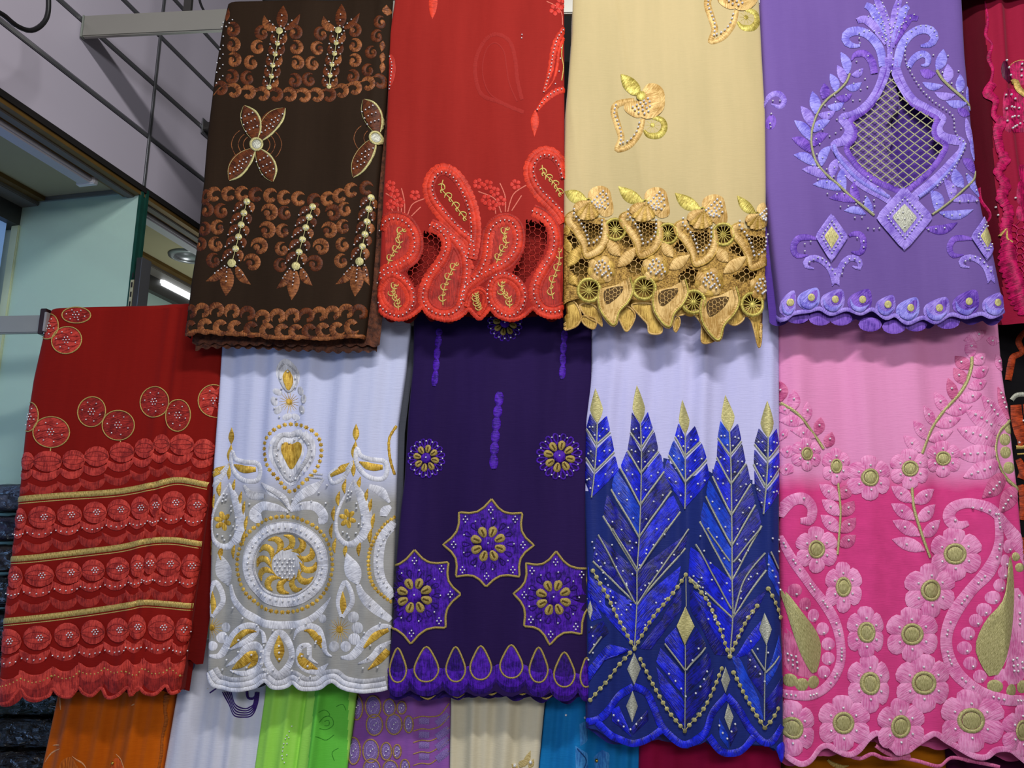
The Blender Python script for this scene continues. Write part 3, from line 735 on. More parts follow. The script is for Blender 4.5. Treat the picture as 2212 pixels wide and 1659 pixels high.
def paisley(path, w, closed=False, beads=0.0, sprig=None, scal=None, name='paisley'):
    s = c.part(name)
    P = c.TT(path); D = cr(P, 90, closed); L = length(D)
    c.stroke('frill', offset(D, w*.42, closed), w*.95, e_rd, h=.0030, closed=closed, raw=True, parent=s, scal=int(L/11), n=int(L/2.2))
    c.stroke('band', D, w*.75, e_rd, h=.0050, lift=.0012, closed=closed, raw=True, parent=s, prof='round', uo=31)
    c.stroke('inner_band', offset(D, -w*.48, closed), w*.42, e_rd2, h=.003, closed=closed, raw=True, parent=s, prof='round')
    if beads: c.bead_line(offset(D, beads, closed), 9.2, 2.0, raw=True, smooth=False, closed=closed, lift=.006)
    if sprig:
        sp = c.part('gold_sprig', s); g = cr(c.TT(sprig), 26)
        c.stroke('stem', g, 2.4, e_gl, h=.002, lift=.001, raw=True, parent=sp)
        for k in range(2, 25, 3):
            x, y = g[k]; tx, ty = g[k+1][0]-g[k-1][0], g[k+1][1]-g[k-1][1]; l = math.hypot(tx, ty); tx /= l; ty /= l
            sg = 1 if k % 2 else -1; q = 8.5+2.5*math.sin(k)
            e = [(x, y), (x-ty*sg*q*.55+tx*q*.25, y+tx*sg*q*.55+ty*q*.25), (x-ty*sg*q*.8+tx*q*.9, y+tx*sg*q*.8+ty*q*.9), (x-ty*sg*q*.4+tx*q*1.25, y+tx*sg*q*.4+ty*q*1.25)]
            c.stroke('tendril', e, [2.6, 3.4, 2.4, 1.2], e_gl, h=.002, lift=.001, raw=True, parent=sp, n=8)
            e = [(x, y), (x+ty*sg*q*.7+tx*q*.4, y-tx*sg*q*.7+ty*q*.4)]
            c.stroke('tendril', e, [2.6, 3.2, 1.0], e_gl, h=.002, lift=.001, raw=True, parent=sp, n=6)
    return s
# dark grounds inside the lower paisleys
def ground(pts): c.blob('stitched_ground', pts, e_rd2, h=.0012)
ground([(130, 760), (240, 700), (340, 760), (380, 880), (330, 1000), (160, 1090)])
ground([(640, 1000), (740, 940), (800, 1080), (770, 1300), (690, 1440), (540, 1420), (500, 1320)])
ground([(1010, 900), (1060, 760), (1180, 720), (1260, 840), (1230, 990), (1080, 1110)])
ground([(120, 1220), (210, 1190), (310, 1300), (320, 1420), (220, 1470), (140, 1390)])
ground([(1040, 1270), (1140, 1200), (1250, 1280), (1260, 1400), (1180, 1460), (1080, 1400)])
ground([(1440, 1260), (1540, 1060), (1640, 900), (1650, 1400), (1500, 1420)])
W = 17
paisley([(850, 1020), (880, 880), (885, 740), (865, 600), (820, 470), (760, 360), (690, 290), (610, 265), (540, 310), (505, 400), (520, 500), (575, 590), (660, 690), (760, 790), (850, 870), (860, 990)], W, beads=-6, sprig=[(620, 350), (610, 430), (690, 520), (740, 590), (820, 690)])
paisley([(1660, 330), (1630, 220), (1560, 140), (1480, 125), (1400, 180), (1365, 270), (1385, 370), (1440, 460), (1520, 540), (1600, 620), (1660, 700)], W, beads=-6, sprig=[(1465, 230), (1480, 300), (1560, 370), (1630, 480)])
paisley([(70, 760), (120, 690), (220, 665), (320, 710), (385, 810), (400, 920), (360, 1020), (260, 1090), (150, 1130), (60, 1180)], W*1.15, beads=5, sprig=[(150, 1070), (190, 980), (250, 900), (230, 820), (300, 770)])
paisley([(515, 725), (600, 770), (660, 850), (660, 950), (610, 1060), (530, 1160), (475, 1280), (470, 1380), (530, 1460), (630, 1490), (720, 1460), (770, 1380), (790, 1260), (810, 1120), (795, 1000), (740, 900), (650, 810), (560, 750)], W*1.05, beads=4, sprig=[(620, 1420), (620, 1320), (650, 1220), (690, 1130), (740, 1050)])
paisley([(870, 1190), (930, 1110), (975, 1000), (985, 880), (1010, 780), (1080, 710), (1180, 690), (1255, 750), (1275, 870), (1240, 990), (1160, 1080), (1040, 1140), (920, 1200), (820, 1280), (790, 1380)], W*1.05, beads=5, sprig=[(1075, 1070), (1110, 980), (1160, 900), (1140, 830), (1170, 760)])
paisley([(60, 1290), (110, 1200), (190, 1165), (280, 1215), (345, 1310), (345, 1420), (260, 1495), (160, 1470), (90, 1400)], W*.95, True, beads=-5, sprig=[(240, 1460), (230, 1380), (190, 1310), (220, 1240)])
paisley([(1020, 1300), (1060, 1210), (1150, 1180), (1250, 1230), (1300, 1330), (1275, 1440), (1190, 1500), (1090, 1460), (1030, 1390)], W*.95, True, beads=-5, sprig=[(1190, 1450), (1180, 1360), (1120, 1300), (1130, 1220)])
paisley([(1390, 610), (1480, 650), (1560, 740), (1590, 870), (1560, 1000), (1490, 1120), (1430, 1230), (1415, 1340), (1470, 1440), (1570, 1465), (1670, 1420)], W*1.05, beads=5, sprig=[(1560, 1370), (1540, 1270), (1570, 1170), (1610, 1050), (1610, 930)])
paisley([(810, 1430), (840, 1330), (920, 1280), (985, 1330), (980, 1430), (930, 1510)], W*.6, sprig=[(950, 1470), (910, 1390), (900, 1310)])
c.stroke('frill', [(640, 820), (760, 900), (830, 1010), (870, 1110)], 46, e_rd, h=.003, scal=9)
fl = emb('red_floret_thread', '#d83a2c', '#b52a22')
for x, y in [(170, 395), (205, 465), (380, 482), (172, 560), (250, 545), (918, 380), (1000, 398), (1238, 396), (1062, 462), (985, 522), (1115, 542), (1042, 580)]:
    c.flower('floret', x, y, 46, fl, None, n=5, rot=x*.1, h=.002, pw=1.1)
m_st = emb('pale_red_thread', '#e0806a', '#b84a3c')
for L in [[(265, 420), (290, 530), (292, 640)], [(460, 508), (360, 560), (318, 650)], [(430, 580), (350, 662)], [(130, 460), (220, 530), (240, 640)], [(180, 590), (200, 640)], [(1105, 388), (1150, 500), (1152, 630)], [(1330, 400), (1220, 480), (1172, 630)], [(1290, 488), (1205, 620)], [(920, 445), (1060, 520), (1118, 640)], [(1065, 600), (1070, 650)], [(265, 590), (262, 650)]]:
    c.stroke('stem', L, 9, m_st, h=.0015, prof='cord')
c.stroke('hem_trim', hem, 10, e_rd, h=.004, raw=True, scal=60)
c.Z = ZD
c.leaf('leaf', (568, -40), (553, 200), 92, e_rd, shape=(.8, 1, .95, .8, .5, .02)); c.leaf('leaf', (1640, 1165), (1630, 1448), 92, e_rd)
for P, w in (([(1960, 925), (1850, 970), (1740, 1060), (1660, 1170)], 60), ([(1960, 280), (1880, 400), (1830, 560), (1800, 740), (1730, 980)], 62)):
    c.stroke('frill', P, [w, w*1.2, w, w*.5], e_rd, h=.003, scal=10); c.bead_line(P, 7.5, 2.0, lift=.005)
c.stroke('band', [(1950, 380), (1895, 520), (1870, 700), (1830, 850), (1720, 1000)], [34, 34, 30, 8], e_rd, h=.003)
c.bead([(1500, 376), (1497, 412), (1915, 500), (1905, 612), (1892, 750), (1852, 884)], 2.0)
c.stroke('gold_tendril', [(1930, 440), (1920, 570), (1940, 690), (1920, 840)], 12, e_gl, h=.002)
for x, y in ((1850, 100), (1915, 30)): c.flower('floret', x, y, 62, fl, None, n=5, rot=.3, h=.002)
c.stroke('stem', [(1760, 15), (1860, 60), (1920, 130), (1930, 250)], 9, m_st, h=.0015, prof='cord')
c.blob('frill', [(100, 560), (150, 600), (168, 700), (150, 830), (105, 900), (95, 740)], e_rd2, h=.002); c.bead_line([(102, 585), (128, 680), (118, 800), (100, 930)], 6.5, 1.8)
# the second layer's paisley shows faintly through the voile
c.stroke('under_paisley', [(1500, 1200), (1350, 1120), (1180, 1020), (1100, 860), (1085, 680), (1130, 520), (1220, 470), (1310, 560), (1340, 740), (1370, 900), (1450, 1080)], 14, e_gho, h=.0006)
c.stroke('under_paisley', [(1520, 1190), (1280, 1100), (1080, 1000), (1010, 800), (1020, 600), (1110, 430), (1230, 380), (1370, 450), (1430, 640), (1450, 840), (1500, 1060)], 40, e_gho, h=.0006, scal=26)
c.done()
# ------------------------------------------------------------------ upper row 3: beige-gold fabric with flower lace hem
ZE = (1200, 0, .2411); ZF = (1200, 360, .2411)
m_gd = cloth_mat('beige_organza', '#c9b484', '#b7a678', rough=.55, sheen=.3)
e_tan = emb('tan_gold_thread', '#dcb876', '#a47c3a', rough=.42, metal=.12, blotch=20)
e_tan2 = emb('old_gold_thread', '#c9a552', '#86641f', rough=.4, metal=.2, blotch=25)
e_lem = emb('lemon_gold_thread', '#cdbd62', '#8e7c30', rough=.38, metal=.25, blotch=25)
e_tan3 = emb('gold_lace_ground', '#c39a4c', '#6f4f1c', rough=.5, metal=.1, blotch=70, streak=(.3, .3), bump=.9)
e_mesh = emb('brown_gold_mesh', '#5d4318', '#3a280c', rough=.6)  # dark brown-gold thread for the mesh panels
hz = [(20, 1260), (110, 1210), (220, 1180), (420, 1210), (650, 1180), (880, 1200), (1110, 1240), (1330, 1270), (1560, 1240), (1880, 1260)]
hem = tz(ZF, hz)
hearts = [(0, 0), (485, -5), (975, 75), (1478, 105)]
holes = []; HN = []
for dx, dy in hearts:
    HN.append([(230+dx, 510+dy), (400+dx, 510+dy), (400+dx, 600+dy), (300+dx, 700+dy)])
W1 = [(535, 560, 82), (1005, 600, 78), (1500, 612, 84)]
W2 = [(300, 1108, 88), (795, 1088, 88), (1235, 1215, 88), (1765, 1235, 88)]
NB = [[(110, 870), (180, 800), (300, 830), (290, 960), (230, 1040), (140, 930)], [(620, 880), (740, 790), (820, 840), (760, 960), (700, 980)],
      [(1110, 960), (1200, 900), (1270, 930), (1240, 1050), (1180, 1100), (1100, 1040)], [(1590, 980), (1720, 890), (1810, 930), (1780, 1020), (1660, 1040)],
      [(100, 640), (160, 590), (230, 690), (150, 760), (90, 720)], [(600, 600), (640, 570), (730, 700), (640, 720), (560, 660)], [(1090, 680), (1150, 650), (1200, 760), (1120, 770), (1050, 730)], [(1590, 700), (1650, 680), (1720, 800), (1640, 800), (1550, 760)]]
for P in HN+NB: holes.append(tz(ZF, P))
for x, y, r in W1+W2: holes.append([(ZF[0]+(x+r*math.cos(t))*ZF[2], ZF[1]+(y+r*math.sin(t))*ZF[2]) for t in [.5236*i for i in range(12)]])
c = Cloth('embroidered_fabric', 'beige gold organza with gold flower lace hem', GU, YU+.004,
          [(-40, 1239), (0, 1237), (70, 1236), (164, 1229), (241, 1222), (386, 1219), (577, 1219), (710, 1217)],
          [(-40, 1641), (0, 1642), (120, 1648), (241, 1655), (386, 1657), (577, 1656), (743, 1651)],
          tops(1240, 1640, YU, UZT+.006), hem, m_gd, seed=5, amp=.0032, waves=3, holes=holes, NU=150, NV=140, lace=(tz(ZF, [(-200, 560), (60, 560), (130, 480), (200, 430), (450, 470), (640, 470), (900, 490), (1080, 520), (1180, 520), (1420, 560), (1620, 560), (1700, 560), (2100, 560), (2100, 1700), (-200, 1700)]), e_tan3, 'lace_hem'),
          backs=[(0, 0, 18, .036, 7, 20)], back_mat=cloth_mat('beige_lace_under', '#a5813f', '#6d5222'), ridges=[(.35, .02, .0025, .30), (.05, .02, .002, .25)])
def shell(s, L, mat, h=.004, lift=.001):
    for k, P in enumerate(L): c.blob('petal', P, mat, h, lift+.0012*k, parent=s, ang=.6*k)
def blossom(x, y, leafp, k=1.0, lift=.0):
    """two shells of petals, a leaf and a knot; (x, y) = the knot"""
    s = c.part('blossom')
    c.leaf('leaf', (x-12*k, y-6*k), (x+leafp[0]*k, y+leafp[1]*k), 122*k, e_lem, bend=-.06, parent=s, shape=(.12, .7, 1, .95, .6, .04), h=.004, n=12)
    up = [[(x, y-20*k), (x+20*k, y-110*k), (x+110*k, y-145*k), (x+190*k, y-110*k), (x+215*k, y-20*k), (x+230*k, y+60*k), (x+215*k, y+120*k), (x+120*k, y+130*k)],
          [(x+5*k, y), (x+50*k, y-85*k), (x+130*k, y-100*k), (x+190*k, y-50*k), (x+200*k, y+40*k), (x+180*k, y+100*k), (x+90*k, y+110*k)],
          [(x+12*k, y+10*k), (x+75*k, y-55*k), (x+140*k, y-60*k), (x+175*k, y), (x+165*k, y+70*k), (x+80*k, y+85*k)]]
    shell(s, up, e_tan)
    for i in range(6):                                   # the lower shell: a fan of five fingers
        a = 1.02+.30*i; r = (205-8*abs(i-3))*k
        c.leaf('petal', (x+6*k, y+12*k), (x+r*math.cos(a)*.86, y+r*math.sin(a)*.92), 92*k, e_tan if i % 2 else e_tan2, bend=.08, parent=s, shape=(.2, .55, .85, 1, .95, .35), h=.0045, lift=.002+.0006*i, prof='round')
    c.ring('knot', x, y, 22*k, 13*k, e_lem, parent=s, lift=.003, n=12)
    c.bead([(x+dx*k, y+dy*k) for dx, dy in ((30, 12), (52, -6), (78, -35), (106, -62), (132, -88), (60, 38), (80, 18), (108, -8), (130, -34), (160, -62), (72, 58), (102, 44), (122, 18), (148, -2), (172, -26), (98, 66), (126, 52), (150, 66), (178, 28))], 3.0, lift=.007)
def heart(dx, dy, k=1.0):
    s = c.part('heart_frame'); m = lambda L: [(x+dx, y+dy) for x, y in L]
    A = m([(205, 430), (130, 440), (120, 500), (180, 580), (240, 680), (265, 790), (300, 800), (390, 750), (440, 660), (450, 570), (440, 500)])
    c.stroke('frame', A, [60, 62, 60, 64, 72, 40, 60, 66, 62, 58, 50], e_tan, h=.004, parent=s, prof='round', lift=.001)
    c.stroke('outer_cord', m([(170, 400), (95, 440), (95, 520), (160, 600), (225, 700), (250, 800), (290, 830), (400, 780), (468, 680), (478, 580)]), 14, e_tan2, h=.003, parent=s, lift=.002)
    c.bead_line(m([(165, 395), (165, 440), (205, 490), (240, 540), (275, 610), (298, 700)]), 7.6, 2.9, lift=.006)
    c.bead_line(m([(415, 490), (412, 570), (395, 640), (340, 690)]), 7.6, 2.9, lift=.006)
    return s
def wheel(x, y, r):
    s = c.part('wheel')
    c.ring('rim', x, y, r*1.12, r*.34, e_lem, parent=s, h=.004, lift=.001, scal=14, n=60)
    for i in range(14):
        a = .4488*i; c.stroke('spoke', [(x+r*.12*math.cos(a), y+r*.12*math.sin(a)), (x+r*math.cos(a), y+r*math.sin(a))], 6, e_lem, h=.0015, parent=s, prof='cord', n=3)
    c.disc('hub', x, y, r*.2, e_lem, parent=s, h=.002)
c.Z = ZF
for P in HN: c.net('net', P, 8, 1.8, e_tan, h=.0015)
for P in NB: c.net('net', P, 12, 2.2, e_tan, h=.0015)
for x, y, r in W1+W2: wheel(x, y, r)
for dx, dy in hearts: heart(dx, dy)
# leaves and filler of the lower lace
def lf(b, t, w, m=None, bd=0.0): c.leaf('leaf', b, t, w, m or e_tan, bend=bd, h=.004, lift=.0015, n=12)
lf((560, 900), (740, 710), 110); lf((1020, 920), (1210, 790), 110); lf((1500, 960), (1720, 800), 110); lf((110, 900), (240, 700), 110, e_tan2)
lf((580, 800), (440, 640), 110, e_tan); lf((1050, 810), (940, 660), 100, e_tan); lf((1540, 860), (1420, 720), 110); lf((1890, 880), (1850, 760), 70)
lf((120, 980), (200, 1080), 90, e_tan2); lf((110, 620), (90, 520), 60, e_tan2); lf((130, 780), (90, 640), 70, e_tan2)
def rosette(x, y, r):
    s = c.part('rosette')
    for k in range(9):
        a = .698*k+.2; c.blob('petal', [(x+r*(.55+.45*math.cos(t)*.95)*math.cos(a)-r*.40*math.sin(t)*math.sin(a), y+r*(.55+.45*math.cos(t)*.95)*math.sin(a)+r*.40*math.sin(t)*math.cos(a)) for t in [.785*i for i in range(8)]], e_tan if k % 2 else e_tan2, h=.0045, lift=.001+.0004*(k % 2), parent=s, ang=a)
    c.disc('centre', x, y, r*.55, e_tan, h=.004, lift=.004, parent=s)
    c.bead([(x+dx, y+dy) for dx, dy in ((-60, 10), (-48, -25), (-40, 42), (-22, -62), (-8, 18), (-15, -30), (8, -70), (5, 60), (22, -12), (30, -48), (38, 30), (60, -20), (55, 65), (68, 5), (-30, -5), (20, 45), (85, 40))], 2.9, lift=.010)
for x, y, r in ((410, 925, 132), (890, 915, 128), (1375, 1040, 138), (1845, 1085, 120)): rosette(x, y, r)
def tail(P, Q, net, tip):
    s = c.part('tail_lobe')
    c.blob('lobe', P, e_tan, h=.002, parent=s)
    c.stroke('frame', Q, [40, 46, 46, 50, 46, 46, 42], e_tan, h=.004, lift=.003, parent=s)
    c.stroke('cord', offset(c.TT(Q), 2.5), 4, e_lem, h=.002, lift=.0075, parent=s, raw=True)
    c.blob('mesh_panel', net, e_mesh, h=.001, lift=.0018, parent=s); c.net('net', net, 9, 2.4, e_tan, h=.0045, parent=s)
    return s
tails = [((0, 0), 1.0), ((490, 20), 1.0), ((930, 90), 1.12)]
base = dict(P=[(385, 1110), (380, 1250), (430, 1360), (530, 1435), (560, 1330), (640, 1240), (690, 1120), (660, 1010), (540, 1060)],
            Q=[(400, 1100), (390, 1200), (420, 1310), (520, 1415), (560, 1300), (640, 1210), (680, 1110), (655, 1000)], net=[(440, 1110), (600, 1070), (590, 1130), (520, 1200), (450, 1230)])
for (dx, dy), k in tails:
    g = lambda L: [((x-530)*k+530+dx, (y-1000)*k+1000+dy) for x, y in L]
    tail(g(base['P']), g(base['Q']), g(base['net']), None)
# darker lobes of the layer behind
for P in ([(60, 1180), (70, 1420), (110, 1450), (200, 1410), (230, 1320), (170, 1200)], [(220, 1230), (280, 1330), (390, 1390), (420, 1420), (400, 1300), (330, 1220)], [(690, 1220), (770, 1330), (830, 1400), (850, 1480), (960, 1470), (930, 1320), (880, 1220)], [(560, 1280), (600, 1400), (650, 1460), (720, 1320), (640, 1230)], [(1000, 1250), (1050, 1310), (1160, 1310), (1170, 1230)],
          [(1230, 1290), (1310, 1400), (1320, 1570), (1450, 1530), (1400, 1400), (1310, 1290)], [(1520, 1260), (1540, 1370), (1620, 1410), (1700, 1340), (1640, 1250)], [(1700, 1280), (1770, 1380), (1835, 1605), (1870, 1480), (1880, 1240)], [(1085, 1340), (1065, 1420), (1085, 1470), (1120, 1400), (1115, 1340)], [(240, 1330), (260, 1400), (350, 1440), (360, 1350)]):
    o = c.blob('back_lobe', P, e_tan2, h=.002, lift=-.012); c.stroke('back_lobe_edge', P, 16, e_tan, h=.003, lift=-.010, closed=True)
for i, (x, y) in enumerate(((295, 315), (800, 325), (1312, 395), (1805, 430))): blossom(x, y, ((-215, -100), (-240, -155), (-245, -165), (-225, -205))[i], .98 if i < 3 else .8)
c.Z = ZE
def sprig(x, y):
    s = c.part('flower_sprig')
    c.stroke('frame', [(x-60, y+30), (x-200, y+60), (x-240, y+130), (x-205, y+260), (x-175, y+370), (x-215, y+475), (x-110, y+440), (x-20, y+330), (x+20, y+200)], [40, 60, 66, 62, 60, 40, 60, 58, 44], e_tan, h=.004, parent=s)
    c.bead_line([(x-225, y+80), (x-238, y+150), (x-205, y+240), (x-178, y+330), (x-185, y+425)], 7.6, 2.9, lift=.005); c.bead_line([(x-15, y+240), (x-40, y+320), (x-100, y+390), (x-160, y+415)], 8.2, 2.9, lift=.005)
    c.stroke('wheel_rim', [(x+100, y+185), (x+190, y+210), (x+210, y+280), (x+160, y+345), (x+70, y+345), (x+30, y+300)], [34, 52, 60, 62, 56, 24], e_lem, h=.003, parent=s)
    for i in range(10): a = .628*i; c.stroke('spoke', [(x+105, y+255), (x+105+62*math.cos(a), y+255+62*math.sin(a))], 3.5, e_lem, h=.001, parent=s, prof='cord', n=3)
    c.disc('hub', x+105, y+255, 20, e_lem, parent=s, h=.002)
    shell(s, [[(x-20, y+40), (x-130, y+50), (x-150, y+110), (x-90, y+170), (x-20, y+190), (x+80, y+150)], [(x+10, y-40), (x+60, y-110), (x+140, y-110), (x+200, y-60), (x+215, y+30), (x+200, y+120), (x+120, y+190), (x+20, y+195), (x-30, y+110)], [(x+20, y+10), (x+80, y-70), (x+160, y-40), (x+185, y+50), (x+140, y+150), (x+40, y+170)]], e_tan)
    c.leaf('leaf', (x-15, y-20), (x-180, y-200), 128, e_lem, parent=s, h=.004, lift=.001, n=12, shape=(.3, .9, 1, .95, .6, .04)); c.disc('knot', x, y, 42, e_lem, parent=s, h=.003, lift=.005)
    c.bead([(x+dx, y+dy) for dx, dy in ((60, 30), (25, 50), (75, 58), (-5, 68), (42, 75), (78, 98), (-38, 85), (12, 97), (50, 115), (-75, 105), (-22, 115), (15, 132), (65, 145), (-55, 130), (-22, 155), (30, 165))], 2.9, lift=.008)
sprig(765, 865); sprig(1600, -95)
c.done()
# ------------------------------------------------------------------ upper row 4: lilac fabric with lattice medallion
ZG = (1640, 0, .2586); ZH = (1640, 360, .2586)
m_li = cloth_mat('lilac_voile', '#745a9e', '#684f92')
e_li = emb('lilac_satin', '#ab94ea', '#7458bd', rough=.42, blotch=28)
e_li2 = emb('violet_satin', '#8a60cf', '#54309a', rough=.42, blotch=28)
e_li3 = emb('periwinkle_satin', '#a39cf0', '#6c60c8', rough=.42, blotch=28)
e_sv = emb('champagne_cord', '#c9c79a', '#7e7c5c', rough=.4, metal=.2, streak=(1.4, .3))
HL = [(1095, 560), (1140, 640), (1200, 760), (1270, 860), (1370, 930), (1470, 990), (1450, 1080), (1470, 1160), (1545, 1215), (1490, 1330), (1400, 1440), (1300, 1530), (1210, 1590), (1140, 1570), (1000, 1510), (880, 1430), (800, 1340), (745, 1240), (800, 1160), (810, 1080), (775, 1015), (880, 940), (960, 860), (1010, 760), (1060, 640)]
hem = tz(ZH, [(70, 1200), (200, 1275), (280, 1230), (410, 1210), (500, 1190), (600, 1232), (730, 1190), (850, 1225), (950, 1190), (1060, 1262), (1140, 1240), (1240, 1306), (1370, 1260), (1480, 1298), (1600, 1235), (1720, 1260), (1850, 1230), (1940, 1258), (2060, 1200), (2110, 1170)])
c = Cloth('embroidered_fabric', 'lilac fabric with open lattice medallion and leaf wreath', GU, YU-.002,
          [(-40, 1643), (0, 1645), (129, 1652), (259, 1657), (398, 1658), (476, 1666), (567, 1676), (657, 1687), (700, 1690)],
          [(-40, 2079), (0, 2081), (114, 2087), (233, 2098), (398, 2113), (469, 2128), (536, 2147), (606, 2161), (690, 2178)],
          tops(1645, 2080, YU, UZT+.006), hem, m_li, seed=11, amp=.003, waves=3, holes=[tz(ZG, HL)], NU=150, NV=130,
          backs=[(16, 8, 14, .036, 11, 12)], back_mat=cloth_mat('lilac_under', '#6a4aa6', '#4a2f86'))
c.Z = ZG
# the lattice of cords across the opening
P0 = c.TT(HL); lt = c.part('lattice')
def clip(a, b):
    pts = [(a[0]+(b[0]-a[0])*k/160, a[1]+(b[1]-a[1])*k/160) for k in range(161)]; ins = [inside(p, P0) for p in pts]; i = 0
    while i < 161:
        if ins[i]:
            j = i
            while j < 160 and ins[j+1]: j += 1
            if j-i > 3: yield pts[max(0, i-2)], pts[min(160, j+2)]
            i = j+1
        else: i += 1
for k in range(-9, 10):
    for sg in (1, -1):
        ox = 1927+k*25; oy = 270
        for a, b in clip((ox-190, oy-190*.78*sg), (ox+190, oy+190*.78*sg)):
            c.stroke('cord', [a, b], 2.3, e_sv, h=.0016 if sg > 0 else .0024, parent=lt, prof='cord', raw=True, lift=0 if sg > 0 else .0006)
c.blob('inner_layer', [(1095, 540), (1180, 760), (1200, 900), (1110, 1000), (1150, 1120), (1100, 1260), (1180, 1420), (1230, 1600), (1000, 1540), (760, 1300), (780, 1000), (960, 840)], m_li, h=.001, lift=-.012)
P1 = cr(P0, 160, True)
fr = c.part('medallion_frame')
c.stroke('inner_band', offset(P1, -3, True), 13, e_li2, h=.004, closed=True, raw=True, parent=fr, n=170)
def band(L, w, m=None, h=.004, lift=.001, prof='two'): return c.stroke('band', L, w, m or e_li, h=h, lift=lift, parent=fr, prof=prof)
band([(1060, 480), (1050, 600), (1000, 740), (930, 850), (830, 930), (690, 985), (745, 1060), (750, 1120), (700, 1180), (620, 1215), (680, 1330), (760, 1440), (880, 1540), (1010, 1620), (1090, 1680)], [64, 92, 80, 78, 70, 44, 70, 90, 70, 40, 96, 100, 92, 84, 60])
band([(1130, 480), (1150, 600), (1210, 730), (1290, 840), (1390, 900), (1500, 960), (1540, 1000), (1500, 1080), (1540, 1150), (1690, 1200), (1640, 1320), (1560, 1430), (1440, 1540), (1330, 1620), (1240, 1700)], [64, 92, 80, 78, 70, 60, 44, 84, 80, 40, 96, 104, 96, 84, 60])
band([(620, 1215), (640, 1290), (720, 1400), (820, 1500), (960, 1590), (1080, 1650)], 30, e_li3, lift=.004, prof='round')
band([(1700, 1210), (1660, 1320), (1570, 1440), (1450, 1560), (1330, 1650)], 30, e_li3, lift=.004, prof='round')
# crown of plumes
cw = c.part('plume_crown')
for P, w, m in (([(1090, 400), (1070, 250), (1040, 120), (985, 10), (960, -40)], [40, 70, 78, 74, 40], e_li), ([(1110, 400), (1130, 250), (1140, 120), (1170, 10), (1185, -40)], [40, 70, 78, 70, 40], e_li),
                ([(1080, 360), (1010, 190), (940, 80), (885, 45)], [30, 70, 86, 50], e_li3), ([(1120, 360), (1170, 200), (1210, 90), (1245, 50)], [30, 70, 86, 50], e_li3),
                ([(1060, 370), (970, 230), (880, 165), (815, 180)], [30, 72, 80, 46], e_li), ([(1130, 370), (1190, 240), (1260, 150), (1325, 155)], [30, 66, 74, 40], e_li2),
                ([(1030, 560), (1010, 420), (930, 310), (830, 260), (740, 280), (720, 340), (770, 380), (840, 385)], [60, 74, 76, 72, 74, 78, 60, 20], e_li3), ([(1150, 560), (1180, 420), (1240, 310), (1330, 250), (1420, 250), (1465, 310), (1430, 370), (1345, 385)], [60, 74, 76, 72, 74, 78, 60, 20], e_li3),
                ([(960, 620), (940, 520), (880, 450), (800, 460), (770, 510)], [60, 66, 60, 54, 10], e_li2), ([(1250, 560), (1290, 490), (1360, 450), (1410, 480), (1400, 540), (1350, 545)], [46, 56, 60, 56, 46, 12], e_li3),
                ([(1090, 560), (1095, 440), (1090, 300), (1085, 150)], [50, 50, 40, 20], e_li)):
    c.stroke('plume', P, w, m, h=.0045, lift=.0012, parent=cw, prof='two', n=20)
for L in ([(1010, 0), (1060, 130), (1095, 270), (1080, 390)], [(1160, 0), (1150, 130), (1105, 270)], [(955, 55), (1030, 200), (1060, 340)], [(1230, 30), (1200, 200), (1165, 270)], [(905, 150), (1000, 190), (1050, 330)], [(1290, 130), (1220, 190), (1150, 230)], [(830, 290), (890, 270), (980, 280), (1050, 350)], [(830, 330), (835, 370)], [(1270, 270), (1340, 225), (1430, 240), (1475, 310)], [(1235, 330), (1215, 440), (1230, 540), (1270, 620), (1340, 740), (1440, 850), (1600, 970), (1620, 1080), (1650, 1160), (1710, 1220), (1660, 1340), (1600, 1430), (1480, 1560)], [(1100, 450), (1115, 500), (1100, 600)]):
    c.bead_line(L, 8.6, 2.1, lift=.006)
c.bead([(905, 475), (810, 520), (835, 595), (880, 665), (900, 735), (845, 755), (780, 845), (838, 840), (705, 915), (645, 1005), (704, 995), (680, 1080), (635, 1118), (630, 1248), (585, 1145), (660, 1360), (735, 1430), (715, 1475), (675, 1520), (795, 1512), (1345, 467), (1450, 467), (1570, 475), (1655, 605), (1690, 780), (1600, 705), (1525, 612), (1925-1640+1000, 1500)], 2.1, lift=.004)
